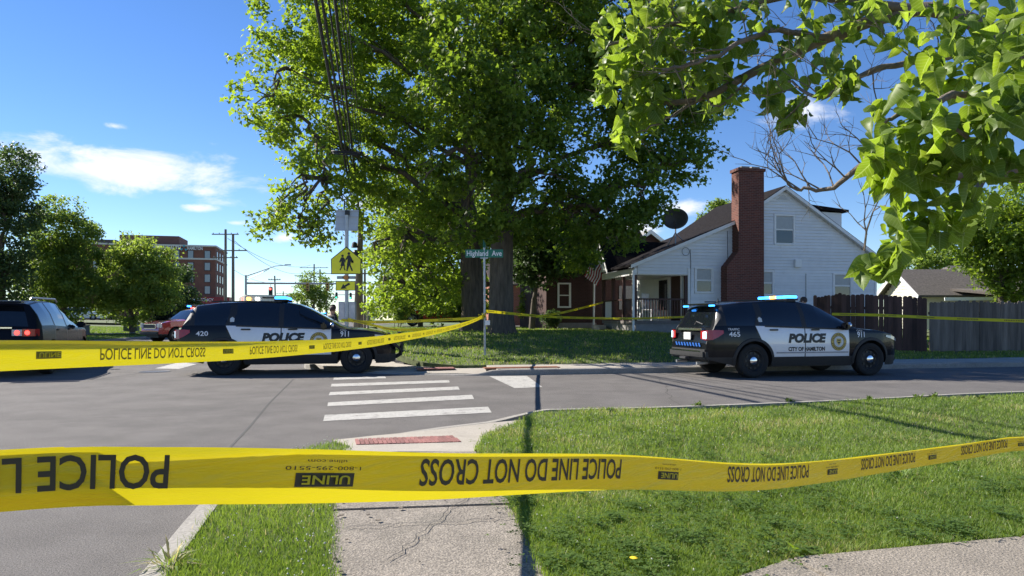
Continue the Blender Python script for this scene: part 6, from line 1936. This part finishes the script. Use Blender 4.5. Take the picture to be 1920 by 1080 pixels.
def heart_leaf(name, L=.16, Wd=.13):
    """heart-shaped leaf, stem at origin, tip along -z, curved"""
    outl = [(0, 0), (.10, .085), (.22, .105), (.34, .07), (.43, -.02), (.475, -.14), (.47, -.28), (.42, -.43), (.34, -.58), (.24, -.74), (.13, -.89), (.05, -1.0), (0, -1.12)]
    vs = []; n = len(outl)
    cv = random.uniform(.01, .055); fo = random.uniform(.015, .05)
    def bend(x, y): return (x * Wd, -fo * (abs(x) * 2) ** 1.3 + cv * (y * y) - .008 * math.sin(y * 11 + x * 3) * abs(x) * 2, y * L)
    for x, y in outl: vs.append(bend(0, y if y < 0 else 0))
    for x, y in outl: vs.append(bend(x, y))
    for x, y in outl: vs.append(bend(-x, y))
    fs = []
    for s, o_ in ((0, n), (1, 2 * n)):
        for i in range(n - 1):
            f = (i, i + 1, o_ + i + 1, o_ + i)
            if i == 0: f = (0, 1, o_ + 1)
            elif i == n - 2: f = (i, i + 1, o_ + i)
            fs.append(f if s else f[::-1])
    me = bpy.data.meshes.new(name); me.from_pydata(vs, [], fs); me.materials.append(M_CAT)
    at = me.attributes.new('tint', 'FLOAT', 'POINT'); tv = random.uniform(.05, .6); at.data.foreach_set('value', [tv] * len(vs))
    lx = [0.0] * n + [p[0] for p in outl] + [-p[0] for p in outl]; lz = [min(0, p[1]) for p in outl] + [p[1] for p in outl] * 2
    me.attributes.new('lx', 'FLOAT', 'POINT').data.foreach_set('value', lx); me.attributes.new('lz', 'FLOAT', 'POINT').data.foreach_set('value', lz); me['lx'] = lx; me['lz'] = lz
    me.polygons.foreach_set('use_smooth', [True] * len(me.polygons)); me.update()
    return me, np.array(vs), fs


leaf_meshes = [heart_leaf('leaf', L=random.uniform(.10, .155), Wd=random.uniform(.095, .145)) for _ in range(14)]
# leaf clusters: px, py, radius px, distance, count
clusters = [(1180, 70, 75, 5.8, 120), (1160, 150, 55, 5.8, 70), (1260, 40, 70, 5.8, 95), (1210, 200, 45, 5.9, 55), (1175, 245, 30, 5.9, 30), (1340, 30, 60, 5.7, 60), (1290, 130, 55, 5.8, 50), (1350, 160, 50, 5.9, 35), (1215, 120, 60, 5.8, 70),
            (1450, 160, 45, 5.5, 34), (1490, 195, 32, 5.2, 26), (1560, 130, 45, 5.2, 30), (1420, 40, 60, 5.5, 40), (1540, 20, 70, 5.5, 45), (1640, 20, 60, 5.3, 36), (1470, 100, 40, 5.5, 20),
            (1740, 50, 60, 4.6, 40), (1850, 40, 80, 4.2, 60), (1800, 100, 70, 4.0, 44), (1890, 130, 60, 3.7, 36), (1580, 160, 34, 4.8, 22),
            (1690, 210, 55, 3.6, 40), (1660, 270, 42, 3.5, 26), (1740, 260, 55, 3.5, 38), (1800, 230, 60, 3.3, 40), (1870, 220, 60, 3.3, 40), (1700, 320, 50, 3.6, 34), (1780, 330, 55, 3.6, 34), (1650, 330, 20, 3.6, 8), (1850, 300, 50, 3.3, 20), (1910, 300, 40, 3.2, 16),
            (1700, 390, 45, 3.7, 28), (1750, 420, 45, 3.7, 26), (1820, 390, 40, 3.7, 20), (1660, 480, 34, 3.5, 26), (1640, 500, 26, 3.5, 14), (1700, 450, 34, 3.6, 18), (1860, 180, 50, 3.3, 22), (1330, 90, 70, 5.8, 60), (1900, 60, 60, 3.8, 30), (1760, 150, 60, 4.2, 30)]
inst = []
rl_ = random.Random(77)
for (px, py, rr, Y, cnt) in clusters:
    for i in range(int(cnt * (.84 if Y < 4.5 else 1))):
        while True:
            a_, b_, c_ = rl_.uniform(-1, 1), rl_.uniform(-1, 1), rl_.uniform(-1, 1)
            if a_ * a_ + b_ * b_ + c_ * c_ < 1: break
        p = W(px + a_ * rr, py + b_ * rr, Y) + Vector((0, c_ * rr * Y / FPX * 1.3, 0))
        if p.z < 1.55: continue
        inst.append((p - cbase, Y))
fl_ = bpy.data.objects.new('fallen_leaf', leaf_meshes[3][0]); C.objects.link(fl_); q_ = G(1525, 1030, .13); fl_.location = (q_[0], q_[1], .15); fl_.rotation_euler = (math.radians(80), .15, 1.9); fl_.scale = (1.1,) * 3
tag(fl_, 'fallen green leaf lying on the pavement edge at lower right', 'leaf')
# orientation: tips hang down and outwards, facing all ways
def leaf_rot(): return (rl_.gauss(.35, .5), rl_.gauss(0, .4), rl_.uniform(0, 2 * math.pi))
show = sorted(range(len(inst)), key=lambda i: inst[i][1] + rl_.uniform(0, .3))
solo = set(show[:300]); bv = []; bt = []; bti = []; blx = []; blz = []; nb_ = 0
for i, (p, Y) in enumerate(inst):
    me, vs, fs = leaf_meshes[rl_.randrange(14)]; rot = leaf_rot(); sc = rl_.uniform(.42, 1.05)
    if i in solo:
        o = bpy.data.objects.new('leaf', me); C.objects.link(o); o.parent = cat; o.location = p; o.rotation_euler = rot; o.scale = (sc,) * 3
    else:
        M_ = np.array(Matrix.Rotation(rot[2], 3, 'Z') @ Matrix.Rotation(rot[1], 3, 'Y') @ Matrix.Rotation(rot[0], 3, 'X'))
        q = (vs * sc) @ M_.T + np.array(p); bv.append(q)
        for f in fs:
            bt.append((f[0] + nb_, f[1] + nb_, f[2] + nb_))
            if len(f) == 4: bt.append((f[0] + nb_, f[2] + nb_, f[3] + nb_))
        bti += [rl_.uniform(.05, .8)] * len(vs); blx += list(me['lx']); blz += list(me['lz']); nb_ += len(vs)
o = npmesh('leaf_mass', np.concatenate(bv), np.array(bt), M_CAT, cat, tint=bti, smooth=True); o['kind'] = 'stuff'
o.data.attributes.new('lx', 'FLOAT', 'POINT').data.foreach_set('value', blx); o.data.attributes.new('lz', 'FLOAT', 'POINT').data.foreach_set('value', blz)

# ------------------------------------------------------------------ yellow police tape
def tapemat(name, col):
    m = bpy.data.materials.new(name); m.use_nodes = True
    N, L = m.node_tree.nodes, m.node_tree.links; b = N['Principled BSDF']; out = N['Material Output']
    nz = N.new('ShaderNodeTexNoise'); nz.inputs['Scale'].default_value = 6; tc = N.new('ShaderNodeTexCoord'); L.new(tc.outputs['Object'], nz.inputs['Vector'])
    rp = N.new('ShaderNodeValToRGB'); rp.color_ramp.elements[0].color = (*[c_ * .93 for c_ in col], 1); rp.color_ramp.elements[1].color = (*col, 1)
    L.new(nz.outputs['Fac'], rp.inputs['Fac']); L.new(rp.outputs[0], b.inputs['Base Color'])
    b.inputs['Roughness'].default_value = .33
    mp = N.new('ShaderNodeMapping'); mp.inputs['Scale'].default_value = (1.2, 1.2, 9); L.new(tc.outputs['Object'], mp.inputs['Vector'])
    n2 = N.new('ShaderNodeTexNoise'); n2.inputs['Scale'].default_value = 5; n2.inputs['Detail'].default_value = 4; n2.inputs['Distortion'].default_value = .6; L.new(mp.outputs[0], n2.inputs['Vector'])
    bp = N.new('ShaderNodeBump'); bp.inputs['Strength'].default_value = .55; bp.inputs['Distance'].default_value = .02; L.new(n2.outputs['Fac'], bp.inputs['Height']); L.new(bp.outputs[0], b.inputs['Normal'])
    tr_ = N.new('ShaderNodeBsdfTranslucent'); L.new(rp.outputs[0], tr_.inputs['Color'])
    mx = N.new('ShaderNodeMixShader'); mx.inputs['Fac'].default_value = .30
    L.new(b.outputs[0], mx.inputs[1]); L.new(tr_.outputs[0], mx.inputs[2]); L.new(mx.outputs[0], out.inputs['Surface'])
    return m
M_TAPE = tapemat('yellow_tape', (.74, .62, .010))
M_PRINT = pm('tape_print', (.035, .03, .012), rough=.5)
M_PRINT2 = pm('tape_print_through', (.23, .18, .015), rough=.5)
TW = .076


class Ribbon:
    """ribbon along a smooth line; section(t) bends it across its width"""
    def __init__(s, pts, face=None, fold=None, n=16):
        s.P = smooth_line([Vector(p[:3]) for p in pts], n); s.fold = fold
        s.tilt = np.interp(np.linspace(0, 1, len(s.P)), np.linspace(0, 1, len(pts)), [p[3] if len(p) > 3 else 0 for p in pts])
        d = [0.0]
        for i in range(1, len(s.P)): d.append(d[-1] + (s.P[i] - s.P[i - 1]).length)
        s.d = np.array(d); s.len = d[-1]; s.A = np.array([tuple(p) for p in s.P])
    def at(s, l, v, off=0.0):
        """l along, v in [-.5,.5] across (+.5 = top edge); off towards the camera side"""
        x = np.interp(l, s.d, s.A[:, 0]); y = np.interp(l, s.d, s.A[:, 1]); z = np.interp(l, s.d, s.A[:, 2]); ti = np.interp(l, s.d, s.tilt)
        e = .02; p2 = np.array([np.interp(l + e, s.d, s.A[:, k]) for k in range(3)]); p1 = np.array([np.interp(l - e, s.d, s.A[:, k]) for k in range(3)])
        t = Vector(p2 - p1).normalized()
        up = Vector((0, 0, 1)); up = (up - t * up.dot(t)).normalized(); nrm = t.cross(up)          # towards the camera when the ribbon runs left to right
        if nrm.dot(Vector((x, y, z)) - Vector((0, 0, CAMZ))) > 0: nrm = -nrm
        f = s.fold(l, v) if s.fold else 0.0
        h = v * TW
        c_, si = math.cos(ti), math.sin(ti)
        p = Vector((x, y, z)) + up * (h * c_) + nrm * (h * si + f + off)
        return p
    def layer(s, name, parent, l0, l1, vlo, vhi, back, step=.03, nv=5):
        """a folded-over layer lying behind the ribbon between widths vlo(l) and vhi(l)"""
        nl = max(4, int((l1 - l0) / step)); vs = []; fs = []
        for i in range(nl + 1):
            l = l0 + (l1 - l0) * i / nl; a_, b_ = vlo(l), vhi(l)
            for k in range(nv): vs.append(s.at(l, a_ + (b_ - a_) * k / (nv - 1), -back * (1 + .3 * math.sin(l * 7 + k))))
        for i in range(nl):
            for k in range(nv - 1): fs.append((i * nv + k, (i + 1) * nv + k, (i + 1) * nv + k + 1, i * nv + k + 1))
        return mesh(name, vs, fs, M_TAPE, parent, smooth=True)
    def build(s, name, parent, nv=9, step=.03):
        nl = max(8, int(s.len / step)); vs = []; fs = []
        for i in range(nl + 1):
            for k in range(nv): vs.append(s.at(s.len * i / nl, -.5 + k / (nv - 1)))
        for i in range(nl):
            for k in range(nv - 1): fs.append((i * nv + k, (i + 1) * nv + k, (i + 1) * nv + k + 1, i * nv + k + 1))
        return mesh(name, vs, fs, M_TAPE, parent, smooth=True)


def proj_l(rib, px):
    """arc length where the ribbon crosses photo column px"""
    pxs = 960 + rib.A[:, 0] / np.maximum(rib.A[:, 1], .05) * FPX
    i = int(np.argmin(np.abs(pxs - px))); return rib.d[i]


def print_tape(rib, root, l0, l1, kind, mat, off=.0012, vlo=-.24, vhi=.26):
    """one word group between arc lengths l0<l1; kind: 'down' = upside down and reversed, 'flip' = upside down only"""
    w = l1 - l0
    def fn_for(a_, b_, v0, v1):
        def fn(u, v):
            t = u
            l = (b_ - t) if kind == 'down' else (a_ + t)
            return rib.at(l, v1 - v * (v1 - v0), off)
        return fn
    return fn_for


def word(rib, root, txt, a_, b_, v0, v1, kind, mat, bold, name='printed_words', off=.0012):
    fn0 = print_tape(rib, root, a_, b_, kind, mat, off)(a_, b_, v0, v1)
    decal(name, txt, lambda u, v: fn0(u, v), b_ - a_, 1.0, mat, root, bold=bold, cut=6)


# tape nearest the camera
near_line = [(-1.05, .62, 1.128), (-.60, .835, 1.127), (-.44, .885, 1.122), (-.29, .96, 1.106), (-.10, 1.16, 1.062), (.236, 1.55, .985), (.60, 1.92, .892), (.97, 2.32, .815), (1.737, 3.06, .716), (2.56, 3.70, .66), (3.4, 4.35, .62), (6.0, 6.4, .72)]
near_line = [(p[0], p[1], p[2]) for p in near_line]
def near_fold(l, v):
    # lower third swings out towards the viewer near the left, flattening to the right
    k = max(0.0, 1 - l / 1.75) ** .7
    q = max(0, -v - .19) / .31
    return -k * .020 * q + .0012 * math.sin(l * 9)
t1 = empty('police_tape', (0, 0, 0), 0, 'yellow police tape nearest the viewer, stretched right across the picture', 'barrier tape', 'police tapes')
R1 = Ribbon(near_line, fold=near_fold); R1.build('ribbon', t1)
LP = [proj_l(R1, q) for q in (312, 1168, 1522, 1716, 1886)]
_a, _b, _c = proj_l(R1, 175), proj_l(R1, 560), proj_l(R1, 1150)
R1.layer('folded_layer', t1, .02, R1.len - .05, lambda l: float(np.interp(l, [0, _b, _c, _c + .01], [-.10, -.17, -.47, -.49])), lambda l: float(np.interp(l, [_a, _a + .02, _b, _c], [.49, .30, .44, .49])), .004)
R1.layer('folded_layer', t1, .02, _a + .035, lambda l: float(np.interp(l, [_a - .01, _a + .035], [-.49, -.44])), lambda l: float(np.interp(l, [_a - .035, _a + .035], [.49, -.40])), .008, step=.008)
for i, lp in enumerate(LP):
    per = (LP[i] - LP[i - 1]) if i else 1.0
    word(R1, t1, 'POLICE LINE DO NOT CROSS', lp - .59, lp, -.18, .36, 'down', M_PRINT, .016)
    lc = lp + .20
    a_, b_ = lc - .045, lc + .045
    # logo block with its letters left yellow, small print above it
    vs = []; fs = []
    def pat(q0, q1, w0, w1, nm, mt, off=.0012):
        vs = [R1.at(q0 + (q1 - q0) * i_ / 6, w0 + (w1 - w0) * j_ / 6, off) for i_ in range(7) for j_ in range(7)]; mesh(nm, vs, [(i_ * 7 + j_, i_ * 7 + 7 + j_, i_ * 7 + 8 + j_, i_ * 7 + j_ + 1) for i_ in range(6) for j_ in range(6)], mt, t1)
    pat(a_, b_, -.17, .08, 'logo_block', M_PRINT)
    word(R1, t1, 'ULINE', a_ + .008, b_ - .008, -.12, .035, 'down', M_TAPE, .02, 'logo_letters', .0045)
    word(R1, t1, '1-800-295-5510', lc - .06, lc + .055, .13, .20, 'down', M_PRINT, 0, 'phone_number')
    word(R1, t1, 'uline.com', lc - .03, lc + .03, .26, .32, 'down', M_PRINT, 0, 'web_address')
# tape from the left edge to the street sign pole
pole_pt = W(907, 593, 19.68)
far_line = [(-1.28, .9, 1.245), (-1.27, 1.6, 1.232), (-1.24, 1.85, 1.226), (-1.148, 2.87, 1.19), (-1.10, 3.9, 1.166), (-1.056, 4.93, 1.152), (-1.03, 5.96, 1.15), (-.98, 9.0, 1.16), (-.92, 13, 1.21), (-.86, 17, 1.30), (pole_pt.x - .02, 19.68, pole_pt.z)]
def far_fold(l, v):
    k = max(0.0, 1 - l / 4.5)
    return k * (-.022 * max(0, v - .22) / .28) + .0015 * math.sin(l * 6)
t2 = empty('police_tape', (0, 0, 0), 0, 'yellow police tape running from the left edge to the street sign pole', 'barrier tape', 'police tapes')
R2 = Ribbon(far_line, fold=far_fold); R2.build('ribbon', t2)
LU = [proj_l(R2, q) for q in (86, 428, 585, 675, 730)]
R2.layer('folded_layer', t2, .02, proj_l(R2, 520), lambda l: float(np.interp(l, [0, proj_l(R2, 170), proj_l(R2, 520)], [.18, .24, .44])), lambda l: .49, .004)
for k in range(12): LU.append(LU[-1] + 1.02)
for i, lc in enumerate(LU):
    if lc > R2.len - .9: break
    word(R2, t2, 'POLICE LINE DO NOT CROSS', lc + .2, lc + .8, -.25, .20, 'flip', M_PRINT2, .012, off=.0012)
    vs = [R2.at(lc - .045 + .09 * i_ / 6, -.14 + .26 * j_ / 6, .0012) for i_ in range(7) for j_ in range(7)]; mesh('logo_block', vs, [(i_ * 7 + j_, i_ * 7 + 7 + j_, i_ * 7 + 8 + j_, i_ * 7 + j_ + 1) for i_ in range(6) for j_ in range(6)], M_PRINT2, t2)
    word(R2, t2, 'ULINE', lc - .038, lc + .038, -.09, .08, 'flip', M_TAPE, .02, 'logo_letters', .0045)
# tapes from the sign pole: to the left bundle, to the porch, along the house and the fence
def simple_tape(label, pts):
    t = empty('police_tape', (0, 0, 0), 0, label, 'barrier tape', 'police tapes'); R = Ribbon(pts); R.build('ribbon', t, nv=3, step=.25)
    for k in range(int(R.len / 1.02)):
        lc = .2 + k * 1.02
        vs = []; fs = []
        for j in range(14):
            a_ = lc + j * .034
            if a_ + .02 > R.len: break
            n_ = len(vs); vs += [R.at(l_, v_, .004) for l_, v_ in ((a_, -.2), (a_ + .022, -.2), (a_ + .022, .25), (a_, .25))]; fs.append((n_, n_ + 1, n_ + 2, n_ + 3))
        if vs: mesh('printed_words', vs, fs, M_PRINT2, t)
    return t
simple_tape('yellow tape from the crossing sign pole to the street sign pole', [tuple(W(640, 600, 21.4)), tuple(W(700, 604, 21)), tuple(W(780, 602, 20.5)), tuple(W(906, 596, 19.72))])
simple_tape('yellow tape from the street sign pole to the white house porch', [tuple(W(909, 583, 19.7)), tuple(W(960, 588, 21.5)), tuple(W(1030, 594, 24)), tuple(W(1120, 596.5, 27)), tuple(W(1190, 597, 27.8)), tuple(W(1290, 594, 28.5))])
simple_tape('yellow tape rising from the lawn to the porch post', [tuple(W(1005, 594, 24)), tuple(W(1060, 585, 27)), tuple(W(1131, 567, 31))])
simple_tape('yellow tape strung along the fence at right', [tuple(W(1560, 589, 20.5)), tuple(W(1650, 591, 20.0)), tuple(W(1780, 597, 18.5)), tuple(W(1925, 602, 17.3)), tuple(W(2050, 606, 16.5))])
simple_tape('yellow tape sagging from the crossing sign toward the lawn', [tuple(W(652, 598, 21.3)), tuple(W(700, 610, 21)), tuple(W(740, 618, 20.8)), tuple(W(800, 617, 20.4))])
kn = MB()
for k in range(5):
    a_ = k * 1.3; kn.tube([pole_pt + Vector((.05 * math.cos(a_ + t), .05 * math.sin(a_ + t), -.05 + k * .03 + .02 * math.sin(3 * t))) for t in np.linspace(0, 5, 9)], .012, 5)
kn.tube([pole_pt + Vector((-.03, -.05, 0)), pole_pt + Vector((-.14, -.08, .05)), pole_pt + Vector((-.10, -.08, -.06))], .016, 5)
o = kn.build('tape_knot', M_TAPE); tag(o, 'knotted yellow tape wound round the street sign pole', 'tape knot')
bt_ = MB().box(W(914, 605, 19.6), (.14, .03, .13)).build('notice_tag', M_LETTERW); tag(bt_, 'small white tag beside the street sign pole', 'tag')

# ------------------------------------------------------------------ people
M_SKIN = pm('skin', (.42, .25, .18), rough=.55, var=.08)
M_UNIF = pm('dark_uniform', (.014, .016, .024), rough=.8, var=.15)
M_HAIR = pm('brown_hair', (.05, .03, .02), rough=.7)
def person(label, loc, heading, lean=0.0, hair=None, height=1.78):
    """standing officer: one skinned body, hair as a child"""
    k = height / 1.78
    J = {'pel': (0, 0, .95, .145), 'wai': (.02 * lean, 0, 1.10, .135), 'che': (.10 * lean, 0, 1.33, .165), 'nec': (.20 * lean, 0, 1.50, .062), 'hd0': (.24 * lean + .01, 0, 1.58, .075), 'hd1': (.27 * lean + .015, 0, 1.68, .092), 'hd2': (.28 * lean + .0, 0, 1.745, .07)}
    E = [('pel', 'wai'), ('wai', 'che'), ('che', 'nec'), ('nec', 'hd0'), ('hd0', 'hd1'), ('hd1', 'hd2')]
    for s, n in ((1, 'l'), (-1, 'r')):
        cx = .10 * lean
        J.update({'sh' + n: (cx, s * .19, 1.42, .068), 'el' + n: (cx + .02, s * .27, 1.14, .048), 'wr' + n: (cx + .17, s * .22, .94, .032), 'pa' + n: (cx + .24, s * .20, .90, .030),
                  'hi' + n: (0, s * .10, .90, .10), 'kn' + n: (.02, s * .12, .50, .066), 'an' + n: (0, s * .13, .10, .045), 'to' + n: (.17, s * .15, .045, .036)})
        E += [('che', 'sh' + n), ('sh' + n, 'el' + n), ('el' + n, 'wr' + n), ('wr' + n, 'pa' + n), ('pel', 'hi' + n), ('hi' + n, 'kn' + n), ('kn' + n, 'an' + n), ('an' + n, 'to' + n)]
        for f_ in range(4):
            J['f%d%s' % (f_, n)] = (cx + .31 - .008 * abs(f_ - 1.5), s * (.20 + (f_ - 1.5) * .019), .865, .0085); E.append(('pa' + n, 'f%d%s' % (f_, n)))
        J['th' + n] = (cx + .25, s * .155, .885, .010); E.append(('wr' + n, 'th' + n))
    names = list(J); me = bpy.data.meshes.new('body')
    me.from_pydata([tuple(c_ * k for c_ in J[n][:3]) for n in names], [(names.index(a_), names.index(b_)) for a_, b_ in E], [])
    p = empty('person', loc, heading, label, 'person', 'police officers')
    o = link('body', me, p)
    md = o.modifiers.new('skin', 'SKIN'); sd = o.modifiers.new('sub', 'SUBSURF'); sd.levels = 2; sd.render_levels = 2
    for i, n in enumerate(names):
        r_ = J[n][3] * k; me.skin_vertices[0].data[i].radius = (r_, r_ * (1.15 if n in ('che', 'pel', 'wai') else 1)); me.skin_vertices[0].data[i].use_root = (n == 'pel')
    dg = bpy.context.evaluated_depsgraph_get(); m2 = bpy.data.meshes.new_from_object(o.evaluated_get(dg)); o.modifiers.clear(); o.data = m2
    m2.materials.clear(); m2.materials.append(M_UNIF); m2.materials.append(M_SKIN)
    for pl in m2.polygons:
        c_ = pl.center; pl.use_smooth = True
        pl.material_index = 1 if (c_.z > 1.50 * k or (c_.x > .19 + .10 * lean and .8 < c_.z < .97)) else 0
    hx = J['hd1'][0]
    hm = MB(); hm.lathe([(.0, .105), (.05, .098), (.085, .06), (.098, .015), (.096, -.03), (.088, -.05)], (hx * k - .014, 0, 1.70 * k), n=18); hm.build('hair', hair or M_HAIR, p, smooth=True)
    for s in (-1, 1):
        MB().lathe([(.0, -.008), (.011, -.004), (.011, .004), (0, .008)], (hx * k + .088, s * .033, 1.675 * k), axis='x', n=8).build('eye', M_LETTERB, p)
        MB().lathe([(.0, -.01), (.026, -.004), (.022, .008), (0, .01)], (hx * k - .005, s * .098, 1.655 * k), axis='y', n=8).build('ear', M_SKIN, p)
    MB().extr([(hx * k + .088, -.014, 1.635 * k), (hx * k + .088, .014, 1.635 * k), (hx * k + .090, 0, 1.675 * k)], (.02, 0, -.004)).build('nose', M_SKIN, p)
    MB().box((hx * k + .088, 0, 1.605 * k), (.01, .045, .009)).build('mouth', pm('lips', (.28, .12, .10)), p)
    MB().box((0, 0, .985 * k), (.30, .36, .05)).build('duty_belt', M_LETTERB, p, bevel=.02)
    return p
q = W(1507, 600, 20.2); person('police officer with dark hair whose head shows above car 465', (q.x, 20.2, lawn_z(q.x, 20.2) - .02), math.radians(150), 0, height=1.80)
q = W(618, 600, 22.3); person('officer in dark uniform behind the hood of car 420, left of two', (q.x, 22.3, .02), math.radians(60), .5, height=1.68)
q = W(629, 600, 22.9); person('officer in dark uniform by the crossing sign pole, right of two', (q.x, 22.9, .10), math.radians(200), .3, height=1.66)
